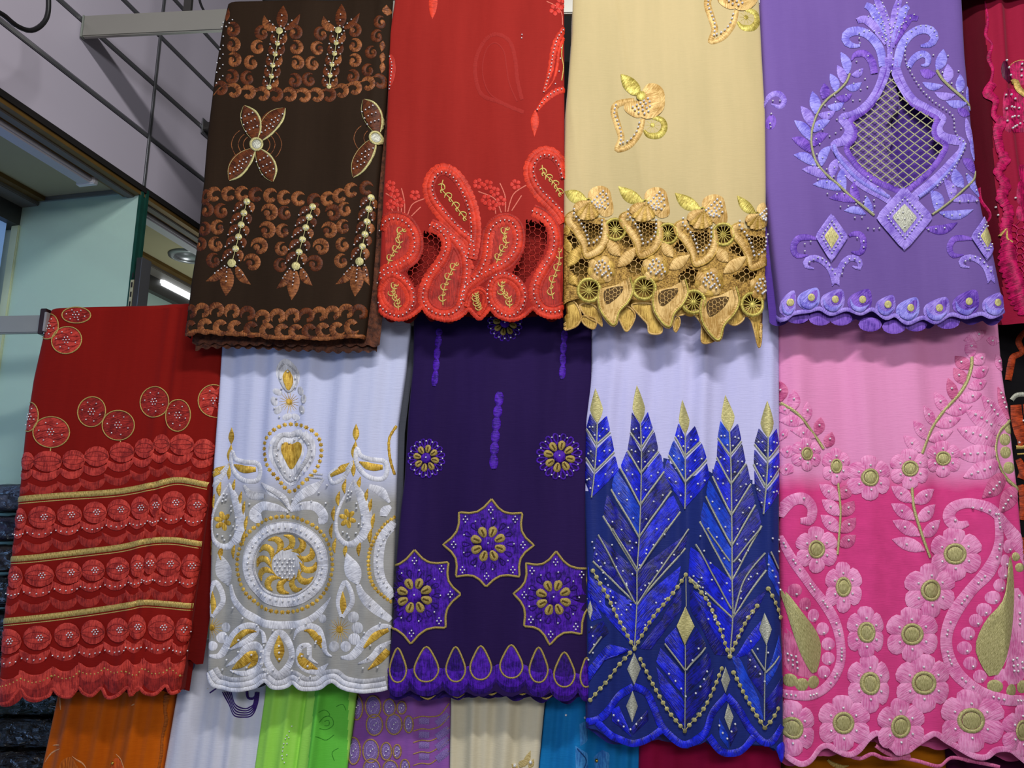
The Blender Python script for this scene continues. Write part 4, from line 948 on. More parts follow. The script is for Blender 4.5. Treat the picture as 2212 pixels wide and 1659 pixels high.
# the two leaf garlands
def garland(Z, stem, leaves, inner=None):
    c.Z = Z; s = c.part('leaf_garland')
    c.stroke('stem', stem, 20, e_sv, h=.004, lift=.002, parent=s)
    for k, (b, t, w, bd) in enumerate(leaves): c.leaf('leaf', b, t, w, (e_li3, e_li, e_li3, e_li2)[k % 4], bend=bd, parent=s, h=.004, lift=.0008, n=11, shape=(.15, .7, 1, .95, .65, .05))
    return s
garland(ZG, [(755, 620), (725, 690), (660, 760), (570, 830), (500, 920), (450, 1040), (430, 1150), (440, 1260), (480, 1370), (560, 1460), (660, 1545), (760, 1640), (850, 1710), (960, 1800)],
  [((740, 620), (680, 440), 82, .1), ((700, 700), (650, 550), 78, .1), ((640, 775), (590, 620), 78, .1), ((530, 830), (540, 700), 84, .1), ((470, 960), (440, 770), 98, .05), ((440, 1070), (340, 900), 92, .08), ((425, 1180), (285, 1020), 90, .1), ((425, 1280), (265, 1165), 88, .12), ((470, 1390), (280, 1305), 84, .12), ((560, 1490), (350, 1425), 82, .12), ((680, 1590), (445, 1545), 80, .12), ((800, 1690), (585, 1655), 76, .12), ((890, 1790), (710, 1760), 66, .12),
   ((770, 630), (868, 570), 62, .15), ((720, 730), (856, 690), 66, .15), ((640, 820), (775, 785), 64, .15), ((570, 890), (708, 860), 68, .15), ((490, 960), (636, 930), 72, .15), ((450, 1110), (590, 1010), 80, -.12), ((450, 1230), (575, 1120), 80, -.15), ((520, 1390), (600, 1220), 80, -.15), ((610, 1490), (670, 1320), 80, -.12), ((720, 1590), (700, 1400), 80, -.12), ((840, 1680), (790, 1520), 76, -.12), ((950, 1770), (900, 1640), 66, -.12)])
garland(ZG, [(1480, 590), (1530, 670), (1620, 760), (1720, 850), (1780, 900)],
  [((1480, 590), (1535, 415), 92, .08), ((1560, 700), (1570, 540), 86, .08), ((1660, 780), (1670, 630), 82, .08), ((1470, 620), (1345, 585), 82, -.12), ((1530, 720), (1365, 690), 64, -.12), ((1630, 800), (1465, 775), 66, -.12), ((1730, 870), (1560, 850), 70, -.1), ((1760, 960), (1650, 910), 72, -.1), ((1770, 920), (1740, 720), 60, 0), ((1790, 1240), (1720, 990), 70, 0), ((1800, 1340), (1770, 1150), 50, 0)])
garland(ZH, [(1810, 40), (1790, 110), (1710, 190), (1610, 280), (1520, 350), (1440, 405)],
  [((1700, 180), (1630, 20), 96, -.1), ((1600, 290), (1540, 110), 84, .18), ((1480, 380), (1430, 200), 100, .2), ((1800, 60), (1690, -60), 90, .1), ((1840, 250), (1720, 60), 70, 0), ((1610, 290), (1835, 290), 74, -.1), ((1500, 385), (1780, 365), 78, .12), ((1390, 510), (1652, 470), 80, .15)])
c.Z = ZG; c.bead([(545, 890), (625, 805), (632, 860), (575, 960), (495, 1055), (525, 1090), (470, 1170), (500, 1210), (525, 1325), (475, 1298), (440, 1390), (490, 1410), (560, 1420), (485, 1508), (560, 1525), (625, 1405), (620, 1480), (835, 595), (785, 705), (720, 800)], 2.1, lift=.005)
c.Z = ZH
c.bead([(565, 232), (645, 235), (705, 235), (675, 340), (740, 335), (805, 320), (795, 430), (855, 428), (905, 520), (955, 525), (1000, 520), (870, 300), (885, 255), (955, 285), (960, 335), (945, 385), (775, 180), (905, 90), (985, 175), (1045, 232), (930, 120), (1470, 525), (1410, 530), (1540, 520), (1600, 415), (1665, 410), (1535, 410), (1665, 300), (1735, 298), (1805, 298), (1595, 230), (1475, 318), (1610, 175), (1720, 75), (1805, 205)], 2.1, lift=.005)
def diamond(x, y, rx, ry, mats, beads=True, name='diamond'):
    s = c.part(name); D = lambda k: [(x, y-ry*k), (x+rx*k, y-ry*.04), (x, y+ry*k), (x-rx*k, y-ry*.04)]
    c.blob('ground', D(1), mats[0], h=.004, lift=.003, smooth=False, n=32, parent=s, rings=(1, .8, .45))
    c.stroke('band', D(.86)+[D(.86)[0]], rx*.28, mats[0], h=.003, lift=.0055, smooth=False, parent=s, n=33, prof='two')
    c.blob('centre', D(.46), mats[1], h=.002, lift=.0065, smooth=False, n=24, parent=s)
    if beads:
        q = D(.64); c.bead_line(q+[q[0]], 7.5, 2.1, smooth=False, lift=.009)
    return s
diamond(1208, 440, 236, 268, (e_li, M_SILVER)); c.bead([(1190, 395), (1145, 448), (1205, 450), (1265, 450), (1205, 515)], 2.0, lift=.010)
def fleur(x, y, k, half=0):
    diamond(x, y, 140*k, 205*k, (e_li, M_PGOLD), name='fleur_diamond'); s = c.part('fleur_scrolls')
    L = [[(-120, 10), (-200, 0), (-280, 10), (-320, 80), (-290, 150), (-200, 150)], [(150, -20), (200, -40), (260, -20), (275, 60), (245, 120), (170, 110)],
         [(20, 380), (0, 270), (-60, 200), (-140, 170), (-210, 190), (-215, 240), (-150, 260)], [(40, 380), (70, 270), (120, 190), (180, 160), (240, 190), (240, 250), (180, 230)], [(30, 250), (40, 330), (10, 400)], [(45, 330), (70, 395)]]
    for i, P in enumerate(L):
        if half and i in (1, 3): continue
        c.stroke('scroll', [(x+a*k, y+b*k) for a, b in P], [24*k, 50*k, 56*k, 54*k, 46*k, 14*k] if i < 4 else [60*k, 40*k, 6*k], e_li2 if i < 2 else e_li, h=.004, lift=.001, parent=s, prof='two', n=16)
    c.bead_line([(x+a*k, y+b*k) for a, b in [(30, 300), (-20, 230), (-100, 170), (-190, 210)]], 9, 2.1, lift=.006)
    if not half: c.bead_line([(x+a*k, y+b*k) for a, b in [(90, 300), (110, 220), (170, 170), (235, 200)]], 9, 2.1, lift=.006); c.bead([(x-180*k, y+40*k), (x-230*k, y+60*k), (x-230*k, y+120*k), (x+215*k, y), (x+270*k, y+30*k), (x+270*k, y+80*k)], 2.1, lift=.006)
fleur(598, 600, 1.0); fleur(1890, 600, .95, 1)
# scalloped hem of eyelets
for i, (x, y, rx, ry, a) in enumerate([(240, 1150, 60, 110, .2), (405, 1110, 95, 92, .35), (610, 1120, 105, 98, .3), (840, 1120, 102, 98, .35), (1055, 1160, 84, 88, .2), (1240, 1190, 98, 98, .2), (1480, 1190, 108, 100, .35), (1720, 1140, 110, 108, .35), (1960, 1150, 105, 100, .35)]):
    s = c.part('eyelet'); m = (e_li, e_li3, e_li, e_li2)[i % 4]
    c.blob('teardrop', [(x+rx*.75, y-ry*1.0), (x+rx*1.0, y-ry*.3), (x+rx*.9, y+ry*.5), (x+rx*.3, y+ry*1.0), (x-rx*.4, y+ry*.95), (x-rx*.95, y+ry*.45), (x-rx*.9, y-ry*.25), (x-rx*.2, y-ry*.75)], m, h=.004, lift=.001, parent=s, ang=.8)
    c.blob('opening', [(x+rx*.7, y-ry*.75), (x+rx*.72, y-ry*.1), (x+rx*.45, y+ry*.35), (x, y+ry*.35), (x-rx*.15, y), (x+rx*.2, y-ry*.5)], e_hole if 'e_hole' in globals() else e_li2, h=.0015, lift=.0045, parent=s)
    c.stroke('crescent', [(x-rx*.8, y-ry*.1), (x-rx*.55, y+ry*.55), (x+rx*.1, y+ry*.78), (x+rx*.75, y+ry*.35)], [4, rx*.35, rx*.4, 4], e_li3, h=.003, lift=.0045, parent=s)
    c.disc('gold_spot', x+rx*.18, y-ry*.05, 30, M_PGOLD, ry=32, h=.002, lift=.006, parent=s)
c.stroke('hem_trim', hem, 9, e_li, h=.003, raw=True, n=110)
for i, (x, y) in enumerate(((330, 1240), (520, 1255), (700, 1250), (950, 1300), (1150, 1320), (1330, 1300), (1600, 1280), (2080, 1190))): c.disc('back_lobe', x, y, 100, e_li2, ry=60, h=.003, lift=-.014)
c.stroke('side_frill', [(95, 700), (110, 860), (100, 1000), (150, 1150), (170, 1290)], [30, 60, 44, 70, 40], e_li2, h=.003, lift=-.004)
c.Z = ZG
c.stroke('scroll', [(35, 880), (90, 800), (160, 790), (205, 850), (170, 900), (100, 870)], [20, 44, 50, 46, 40, 10], e_li, h=.004); c.disc('bud', 100, 1020, 40, e_li2, ry=62); c.bead([(110, 850), (165, 855), (98, 955), (90, 1035), (95, 1065)], 2.1, lift=.005)
c.done()
# ------------------------------------------------------------------ lower row 1: dark red fabric with scalloped shell bands
ZI = (0, 640, .2773); ZJ = (0, 1040, .3731)
m_r2 = cloth_mat('dark_red_voile', '#8a1710', '#77110c')
e_r2 = emb('tomato_thread', '#d24437', '#8f211a', rough=.5, blotch=45)
e_r3 = emb('crimson_thread', '#a62a22', '#6e1511', rough=.55, blotch=45)
e_r4 = emb('brick_red_thread', '#b63529', '#7e1b15', rough=.55, blotch=45)
hx = [(-25, 1280), (0, 1285), (60, 1272), (120, 1200), (160, 1245), (220, 1258), (280, 1240), (303, 1200), (340, 1238), (400, 1248), (450, 1195), (480, 1225), (530, 1240), (585, 1195), (620, 1250), (680, 1240), (740, 1190), (760, 1238), (800, 1190), (840, 1225), (900, 1230), (960, 1180), (990, 1225), (1035, 1215)]
hem = tz(ZJ, hx)
c = Cloth('embroidered_fabric', 'dark red fabric with shell bands, gold stripes and stoned discs', GL, YL,
          [(665, 106), (675, 105), (728, 89), (817, 69), (940, 50), (1056, 39), (1189, 22), (1338, 4), (1520, -9)],
          [(665, 482), (745, 477), (834, 471), (945, 460), (1056, 446), (1189, 429), (1323, 410), (1500, 384)],
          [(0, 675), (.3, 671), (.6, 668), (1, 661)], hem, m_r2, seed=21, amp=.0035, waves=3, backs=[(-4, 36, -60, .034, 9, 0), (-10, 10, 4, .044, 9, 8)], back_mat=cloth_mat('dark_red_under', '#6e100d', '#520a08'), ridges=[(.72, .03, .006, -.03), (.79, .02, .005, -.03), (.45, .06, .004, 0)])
c.Z = ZI
for i, (x, y, rx, ry, a) in enumerate([(525, 345, 118, 104, -.3), (600, 150, 112, 62, 0), (375, 235, 86, 100, .1), (225, 940, 80, 115, .1), (405, 1060, 142, 120, 0), (715, 900, 105, 118, .3), (920, 1005, 126, 116, 0), (1205, 825, 114, 120, .2), (1390, 930, 96, 124, .1), (1672, 815, 126, 126, 0)]):
    s = c.part('stitched_disc')
    c.disc('disc', x, y, rx*.97, e_r2 if i in (0, 2, 3, 4, 9) else e_r3, ry=ry*.97, rot=a, h=.002, parent=s, ang=1.2)
    c.ring('gold_rim', x, y, rx, 9, M_GOLD, ry=ry, rot=a, h=.003, lift=.001, parent=s, n=30)
    for k in range(3):
        o = (-.5+.5*k)*ry; c.stroke('vein', [(x-rx*.75, y+o*.8), (x-rx*.2, y+o*.8-12), (x+rx*.25, y+o*.8+10), (x+rx*.75, y+o*.6)], 5, e_r3 if i in (0, 2, 3, 4, 9) else e_r2, h=.001, lift=.0022, parent=s, prof='cord')
    c.bead([(x+dx, y+dy) for dx, dy in ((-12, -20), (12, -22), (0, 0), (24, -2), (-22, 0), (-10, 20), (14, 20))], 1.7, lift=.004)
    c.bead([(x+rx*.65*math.cos(t), y+ry*.65*math.sin(t)) for t in (.3, 1.3, 2.2, 3.3, 4.3, 5.3)], 1.7, lift=.004)
for x, y in ((400, 1195), (935, 1135)): c.stroke('stalk', [(x, y-15), (x-4, y+25)], 9, M_GOLD, h=.002, prof='cord')
def shells(Z, ov, dy2, layers, beads, seed):
    c.Z = Z; n = len(ov); rn = random.Random(seed)
    for li in range(layers, 0, -1):                       # lower layers first: overlapping scallops
        for i, (x, y, rx, ry) in enumerate(ov):
            xo = x-(dy2*.16)*li; yy = y+dy2*li
            c.blob('scallop', [(xo-rx*1.12, yy-ry*.65), (xo-rx*.9, yy+ry*.12), (xo-rx*.4, yy+ry*.48), (xo+rx*.15, yy+ry*.52), (xo+rx*.75, yy+ry*.2), (xo+rx*1.12, yy-ry*.65), (xo+rx*.5, yy-ry*.30), (xo, yy-ry*.22), (xo-rx*.5, yy-ry*.30)], e_r4 if li == 2 else e_r2, h=.003, lift=.0012*(layers-li), ang=.1, rings=(1, .8, .45))
            if beads and li == 1: c.bead([(xo+rx*q, yy+ry*(.05+.18*(1-abs(q)))) for q in (-.85, -.45, 0, .45, .85)], 1.8, lift=.005)
    for i, (x, y, rx, ry) in enumerate(ov):
        s = c.part('shell')
        c.disc('disc', x, y, rx*1.02, e_r2, ry=ry, h=.0035, lift=.0026, parent=s, ang=.2)
        for k in (-1, 0, 1): c.stroke('vein', [(x-rx*.95, y+k*ry*.05), (x-rx*.4, y+k*ry*.42), (x+rx*.4, y+k*ry*.42), (x+rx*.95, y+k*ry*.05)], 2.2/Z[2]*.7, e_r3, h=.001, lift=.005, parent=s, prof='cord')
        if beads: c.bead([(x+rx*.25+dx/Z[2]*.27, y+dy/Z[2]*.27) for dx, dy in ((-14, -16), (8, -20), (-26, -2), (-2, 0), (20, -4), (-12, 18), (10, 16))], 1.8, lift=.007)
shells(ZI, [(215, 1285, 62, 72), (380, 1288, 112, 82), (580, 1276, 86, 78), (755, 1248, 96, 80), (952, 1216, 98, 80), (1132, 1185, 80, 78), (1268, 1152, 62, 76), (1422, 1158, 96, 84), (1590, 1190, 76, 80)], 108, 2, False, 1)
shells(ZJ, [(120, 215, 42, 62), (250, 208, 80, 66), (405, 195, 70, 62), (550, 180, 68, 64), (690, 165, 68, 64), (815, 155, 54, 68), (905, 140, 36, 68), (1010, 125, 68, 70), (1137, 138, 52, 70)], 85, 2, True, 2)
shells(ZJ, [(90, 555, 50, 66), (235, 545, 84, 66), (400, 528, 74, 66), (540, 515, 68, 64), (685, 505, 70, 68), (803, 490, 42, 68), (872, 475, 36, 66), (978, 478, 74, 74), (1105, 490, 52, 70)], 90, 2, True, 3)
shells(ZJ, [(50, 925, 82, 74), (222, 905, 80, 72), (390, 890, 74, 72), (540, 872, 70, 72), (688, 860, 68, 72), (798, 842, 50, 74), (938, 846, 78, 76), (1065, 860, 46, 72)], 112, 1, True, 4)
c.Z = ZJ
for i, (x, y, rx) in enumerate([(45, 1175, 95), (210, 1150, 92), (380, 1130, 78), (530, 1108, 76), (675, 1098, 74), (790, 1090, 50), (905, 1085, 84), (1020, 1085, 50)]):
    for li, m in ((1, e_r3), (0, e_r2)):
        yy = y+70*li; c.blob('hem_scallop', [(x-rx, yy-60), (x-rx*.9, yy+15), (x-rx*.4, yy+55), (x+rx*.3, yy+52), (x+rx*.9, yy+5), (x+rx, yy-72), (x+rx*.4, yy-38), (x-rx*.3, yy-32)], m if (i+li) % 3 else e_r2, h=.003, lift=.0014*(1-li))
c.stroke('hem_trim', hem, 8, e_r2, h=.003, raw=True, n=120)
c.dots('gold_knots', even(c.TT([(0, 1190), (60, 1175), (125, 1140), (190, 1165), (250, 1155), (310, 1120), (370, 1145), (420, 1135), (460, 1100), (500, 1115), (560, 1115), (610, 1080), (660, 1110), (720, 1095), (790, 1125), (830, 1080), (890, 1115), (950, 1105), (990, 1080), (1040, 1125)]), 52), 4.0, M_GOLD, h=.004, raw=True, label='row of small gold thread knots')
for Z, P, w in ((ZI, [(130, 1582), (480, 1552), (900, 1522), (1200, 1470), (1320, 1438), (1420, 1432), (1612, 1468)], 46), (ZJ, [(52, 450), (200, 440), (500, 405), (700, 380), (860, 345), (1000, 338), (1158, 362)], 34), (ZJ, [(8, 810), (300, 780), (560, 745), (750, 715), (850, 700), (1112, 722)], 34)):
    c.Z = Z; c.stroke('gold_stripe', P, w, M_GOLD, h=.003, prof='flat', n=60); c.stroke('gold_line', offset(cr(c.TT(P), 40), 10), 2, M_GOLD, h=.001, raw=True, prof='cord')
c.done()
# ------------------------------------------------------------------ lower row 2: white fabric, gold and white embroidery
ZK = (430, 680, .2652); ZL = (430, 1080, .2652)
zr = lambda py: on_rack(650, py, YL).z-on_rack(650, 1480, YL).z
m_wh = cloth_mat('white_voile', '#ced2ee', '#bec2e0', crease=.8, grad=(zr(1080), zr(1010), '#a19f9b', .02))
e_wh = emb('white_satin', '#e9e9f2', '#b4b4be', rough=.45, blotch=22)
e_wh2 = emb('silver_white_satin', '#cfcfd6', '#9a9aa2', rough=.45, blotch=22)
e_wg = emb('yellow_gold_satin', '#e0b84e', '#97701c', rough=.38, metal=.2, blotch=30)
hem = tz(ZL, [(40, 1420), (100, 1520), (180, 1550), (270, 1562), (370, 1555), (460, 1535), (545, 1480), (590, 1530), (660, 1545), (720, 1530), (760, 1500), (820, 1545), (890, 1560), (980, 1550), (1050, 1500), (1090, 1485), (1150, 1530), (1240, 1560), (1340, 1570), (1440, 1568), (1530, 1552)])
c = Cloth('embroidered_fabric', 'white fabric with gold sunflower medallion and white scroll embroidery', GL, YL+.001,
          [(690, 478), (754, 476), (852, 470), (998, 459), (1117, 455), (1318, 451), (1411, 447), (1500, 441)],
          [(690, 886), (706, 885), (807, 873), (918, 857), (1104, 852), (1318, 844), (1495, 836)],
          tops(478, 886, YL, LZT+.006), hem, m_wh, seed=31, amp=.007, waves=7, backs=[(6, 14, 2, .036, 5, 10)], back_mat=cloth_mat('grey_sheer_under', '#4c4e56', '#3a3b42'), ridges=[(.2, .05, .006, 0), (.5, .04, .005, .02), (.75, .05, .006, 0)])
c.Z = ZK
# spire: flame, ring of petals, star
s = c.part('flame')
c.blob('halo', [(705, 360), (770, 400), (815, 480), (800, 570), (735, 645), (680, 580), (640, 500), (650, 420)], e_wh, h=.003, parent=s); c.stroke('halo_cord', [(700, 405), (665, 450), (670, 540), (730, 630), (790, 560), (790, 470), (720, 405)], 12, e_wh2, h=.002, lift=.003, parent=s)
c.blob('flame_gold', [(728, 450), (765, 510), (762, 570), (730, 622), (698, 560), (690, 500)], e_wg, h=.002, lift=.003, parent=s)
c.bead([(728, 470), (785, 520), (675, 530), (785, 592), (682, 608)], 2.6, lift=.006)
for x, y, a in ((648, 635, .4), (622, 712, 1.2), (652, 780, 2.2), (718, 832, 2.6), (785, 832, .5), (838, 775, 1.3), (852, 690, 1.6), (825, 620, 1.2)): c.disc('petal', x, y, 40, e_wh if y > 600 and x < 800 else e_wh2, ry=26, rot=a, h=.003)
c.bead([(643, 690), (627, 770), (662, 838), (785, 862), (842, 795), (850, 718)], 2.6, lift=.004)
def star(x, y, r):
    s = c.part('gold_star')
    for k in range(18): a = .349*k; c.stroke('ray', [(x, y), (x+r*math.cos(a), y+r*(1.05+.1*(k % 3))*math.sin(a))], [8, 4, 2], e_wg, h=.0015, parent=s, prof='cord', n=4)
    c.disc('star_heart', x, y, r*.3, e_wg, h=.002, lift=.0008, parent=s)
star(735, 710, 75)
# the heart in its ring of gold knots
s = c.part('heart')
c.blob('heart_white', [(745, 955), (800, 932), (880, 950), (935, 1020), (945, 1120), (915, 1220), (850, 1310), (745, 1395), (660, 1300), (600, 1210), (575, 1110), (600, 1020), (660, 965)], e_wh, h=.003, parent=s)
c.stroke('heart_band', [(745, 990), (680, 985), (635, 1060), (630, 1150), (680, 1270), (745, 1350), (830, 1260), (890, 1160), (900, 1070), (850, 1000), (790, 975), (745, 990)], 30, e_wh2, h=.003, lift=.003, parent=s)
c.blob('heart_gold', [(755, 1055), (800, 1035), (840, 1060), (840, 1130), (800, 1200), (748, 1260), (705, 1190), (675, 1110), (685, 1050), (720, 1040)], e_wg, h=.003, lift=.003, parent=s)
c.bead_line([(690, 1050), (730, 1052), (800, 1010), (860, 1020), (915, 1090), (915, 1180), (860, 1290), (790, 1340)], 11, 2.6, lift=.007); c.bead_line([(655, 1100), (645, 1150), (670, 1240), (720, 1300), (790, 1335)], 11, 2.6, lift=.007)
c.dots('gold_knots', even(cr(c.TT([(745, 890), (840, 905), (940, 960), (985, 1050), (985, 1160), (940, 1270), (850, 1370), (740, 1440), (650, 1340), (570, 1240), (540, 1130), (545, 1030), (600, 960), (670, 910)]), 120, True), 34, True), 5.5, e_wg, h=.002, raw=True, label='ring of gold thread knots around the heart')
def spire(dx, dy):
    s = c.part('spire'); m = lambda L: [(x+dx, y+dy) for x, y in L]
    c.leaf('bud', *m([(1282, 1030), (1285, 892)]), 56, e_wg, parent=s, prof='round'); c.leaf('bud', *m([(1265, 1180), (1282, 1030)]), 58, e_wg, parent=s, prof='round'); c.leaf('bud', *m([(1262, 1320), (1262, 1180)]), 40, e_wg, parent=s, prof='round')
    for L, w in (([(1255, 1200), (1200, 1250), (1110, 1270), (1060, 1310), (1090, 1370), (1170, 1340), (1240, 1240)], 34), ([(1290, 1090), (1320, 1150), (1400, 1180), (1500, 1190), (1530, 1250), (1500, 1330), (1400, 1330), (1320, 1270), (1280, 1180)], 40)):
        c.stroke('plume', m(L), w, e_wh, h=.004, parent=s, closed=True)
    c.stroke('gold_drop', m([(1230, 1210), (1150, 1270), (1070, 1310)]), [8, 60, 46, 30], e_wg, h=.003, lift=.001, parent=s); c.stroke('gold_drop', m([(1310, 1200), (1400, 1240), (1495, 1240)]), [8, 60, 60, 36], e_wg, h=.003, lift=.001, parent=s)
    # pear with flower inside, gold flame border
    c.stroke('pear', m([(1262, 1350), (1330, 1500), (1370, 1650), (1350, 1780), (1270, 1860), (1190, 1860), (1130, 1780), (1125, 1650), (1170, 1520), (1262, 1350)]), [20, 70, 90, 90, 60, 40, 30, 26, 20, 16], e_wh, h=.004, parent=s)
    for P, a in (((1190, 1400), -.5), ((1140, 1500), -.4), ((1100, 1620), -.1), ((1080, 1760), 0), ((1110, 1880), .9), ((1200, 1920), 1.6), ((1310, 1905), 2.2), ((1400, 1800), 2.9), ((1420, 1680), 3.1), ((1400, 1560), 3.2), ((1370, 1480), 2.8), ((1310, 1380), 2.6)):
        x, y = m([P])[0]; ux, uy = math.sin(a), -math.cos(a)
        if a > 2: ux, uy = -ux*0+.12, 1-.1
        c.stroke('gold_flame', [(x-uy*4, y+60), (x-8, y+10), (x+10, y-60)], [8, 40, 6], e_wg, h=.003, parent=s, n=8)
    fx, fy = m([(1215, 1660)])[0]
    for k in range(6): a = 1.047*k+.3; c.disc('floret_petal', fx+38*math.cos(a), fy+48*math.sin(a), 34, e_wg, ry=20, rot=a, h=.002, parent=s)
    c.bead(m([(1225, 1440), (1250, 1445), (1222, 1470), (1215, 1500), (1240, 1490), (1290, 1540), (1290, 1580), (1335, 1635), (1345, 1700), (1310, 1705), (1285, 1780), (1230, 1815), (1215, 1785), (1180, 1770), (1330, 1730)]), 2.6, lift=.006)
spire(0, 0); spire(-1030, 20)
c.stroke('gold_dots_edge', [(1605, 900), (1550, 1000), (1545, 1100), (1560, 1200), (1590, 1300)], 22, e_wg, h=.002, scal=9)
# fountain of leaves under the heart
def rib(L, w, m=None, name='scroll', lift=0.0): return c.stroke(name, L, w, m or e_wh, h=.004, lift=lift, prof='two')
rib([(735, 1590), (690, 1500), (600, 1440), (510, 1370)], [16, 60, 70, 12]); rib([(735, 1590), (800, 1500), (900, 1430), (1010, 1340)], [16, 70, 80, 12]); rib([(720, 1560), (660, 1480), (560, 1420)], [10, 30, 8], e_wh2, lift=.003)
rib([(720, 1600), (620, 1570), (520, 1560), (460, 1610), (470, 1660), (520, 1650)], [16, 60, 70, 80, 90, 60]); rib([(740, 1600), (840, 1560), (940, 1560), (1000, 1620), (1010, 1670), (965, 1680)], [16, 60, 70, 80, 84, 50])
rib([(540, 1480), (430, 1470), (370, 1390)], [40, 70, 20], e_wh2); rib([(1390, 1400), (1480, 1440), (1550, 1530)], [40, 80, 20]); rib([(1560, 1560), (1510, 1600), (1500, 1640)], [30, 80, 60])
rib([(1000, 1300), (900, 1290)], 16, e_wh2); rib([(1000, 1330), (880, 1320)], 14, e_wh2)
c.bead([(675, 1495), (760, 1505), (915, 1520), (1040, 1390), (972, 1450), (835, 1545), (722, 1612), (1030, 1535), (420, 1545)], 2.6, lift=.005)
c.Z = ZL
# the big medallion
s = c.part('medallion')
c.ring('white_ring', 705, 525, 298, 96, e_wh, ry=300, h=.005, parent=s, n=72); c.ring('ring_cord', 705, 525, 262, 14, e_wh2, ry=264, h=.003, lift=.0035, parent=s, n=64); c.ring('ring_cord', 705, 525, 338, 12, e_wh2, ry=345, h=.003, parent=s, n=64)
for k in range(12):
    a = .5236*k; x, y = 710+175*math.cos(a), 525+175*math.sin(a)
    c.stroke('gold_crescent', [(x-62*math.cos(a)+20*math.sin(a), y-62*math.sin(a)-20*math.cos(a)), (x-20*math.cos(a)-42*math.sin(a), y-20*math.sin(a)+42*math.cos(a)), (x+40*math.cos(a)-38*math.sin(a), y+40*math.sin(a)+38*math.cos(a)), (x+62*math.cos(a)+18*math.sin(a), y+62*math.sin(a)-18*math.cos(a))], [10, 48, 56, 12], e_wg, h=.0035, parent=s, n=12)
c.disc('seed_head', 725, 525, 128, e_wh2, ry=132, h=.004, parent=s, n=24); c.ring('seed_rim', 725, 525, 128, 9, e_wg, ry=132, h=.002, lift=.001, parent=s, n=36)
c.bead([(725+dx, 525+dy) for i, dy in enumerate(range(-40, 125, 30)) for dx in range(-95+(i % 2)*18, 60, 36) if dx*dx+dy*dy < 118**2], 2.7, lift=.006)
c.bead_line([(705+298*math.cos(t), 525+300*math.sin(t)) for t in [.3*i+.1 for i in range(21)]], 11.6, 2.7, lift=.006)
c.dots('gold_knots', even(cr(c.TT([(700+390*math.cos(.449*i), 525+390*math.sin(.449*i)) for i in range(14)]), 120, True), 58, True), 5.6, e_wg, h=.002, raw=True, label='ring of gold thread knots around the medallion')
c.dots('gold_knots', even(cr(c.TT([(1590, 140), (1500, 210), (1420, 340), (1385, 480), (1400, 640), (1450, 740), (1560, 830)]), 60), 26), 5.2, e_wg, h=.002, raw=True, label='arc of gold thread knots at the right edge')
c.stroke('white_ring', [(1590, 190), (1500, 290), (1465, 430), (1465, 580), (1500, 690), (1580, 790)], 80, e_wh, h=.005); c.bead_line([(1555, 250), (1480, 370), (1450, 480), (1465, 600), (1530, 710)], 11, 2.7, lift=.006)
# arcs and leaves
rib([(250, 690), (290, 820), (400, 930), (540, 1000), (700, 1020), (850, 1000), (970, 920), (1080, 790)], [30, 56, 62, 64, 64, 60, 50, 10])
c.leaf('leaf', (230, 700), (150, 430), 135, e_wh2, h=.003, n=12); c.leaf('leaf', (1300, 690), (1200, 425), 140, e_wh, h=.004, n=12); rib([(1300, 690), (1340, 780), (1440, 890), (1560, 980)], [40, 80, 80, 50])
for x, y, w in ((120, 800, 110), (1190, 800, 110)):
    s = c.part('bud'); c.stroke('bud_case', [(x-20, y+150), (x-50, y+20), (x, y-130), (x+50, y-60), (x+60, y+40), (x-20, y+150)], 40, e_wh, h=.003, parent=s); c.leaf('bud_gold', (x-20, y+150), (x-15, y-60), 70, e_wg, h=.003, parent=s, prof='round')
star(1150, 1052, 90); star(100, 1040, 80)
for x, y, r, m in ((1262, 952, 46, e_wh2), (1295, 1040, 48, e_wh2), (1270, 1130, 48, e_wh), (1200, 1190, 44, e_wh), (1105, 1190, 44, e_wh2), (180, 1125, 48, e_wh), (105, 1190, 40, e_wh), (210, 1040, 40, e_wh2), (1000, 970, 36, e_wh2)): c.disc('spot', x, y, r, m, h=.0025)
def swash(L, w, g, gw): 
    s = c.part('swash'); c.stroke('swash_band', L, w, e_wh, h=.004, parent=s, prof='two'); c.stroke('swash_gold', g, gw, e_wg, h=.003, lift=.001, parent=s)
swash([(80, 1270), (160, 1270), (230, 1170), (310, 1070), (400, 1020), (480, 1050), (420, 1130), (330, 1180), (240, 1225)], [20, 60, 66, 60, 50, 40, 50, 46, 10], [(250, 1200), (330, 1110), (400, 1070), (470, 1075)], [10, 60, 50, 10])
swash([(210, 1360), (320, 1290), (400, 1200), (480, 1190), (520, 1260), (480, 1370), (380, 1410), (250, 1390)], [10, 46, 60, 66, 60, 50, 46, 10], [(270, 1380), (360, 1320), (440, 1260), (450, 1320), (400, 1370)], [10, 70, 80, 60, 10])
swash([(1090, 1270), (1030, 1240), (1000, 1150), (960, 1060), (880, 1030), (800, 1070), (770, 1140)], [10, 50, 60, 60, 50, 40, 10], [(990, 1210), (960, 1130), (900, 1070), (860, 1065)], [10, 70, 60, 10])
swash([(1060, 1330), (960, 1400), (860, 1370), (810, 1290), (830, 1200), (890, 1190), (900, 1290), (960, 1340)], [10, 56, 56, 50, 46, 40, 36, 10], [(960, 1385), (880, 1350), (830, 1290), (840, 1245)], [10, 70, 70, 30])
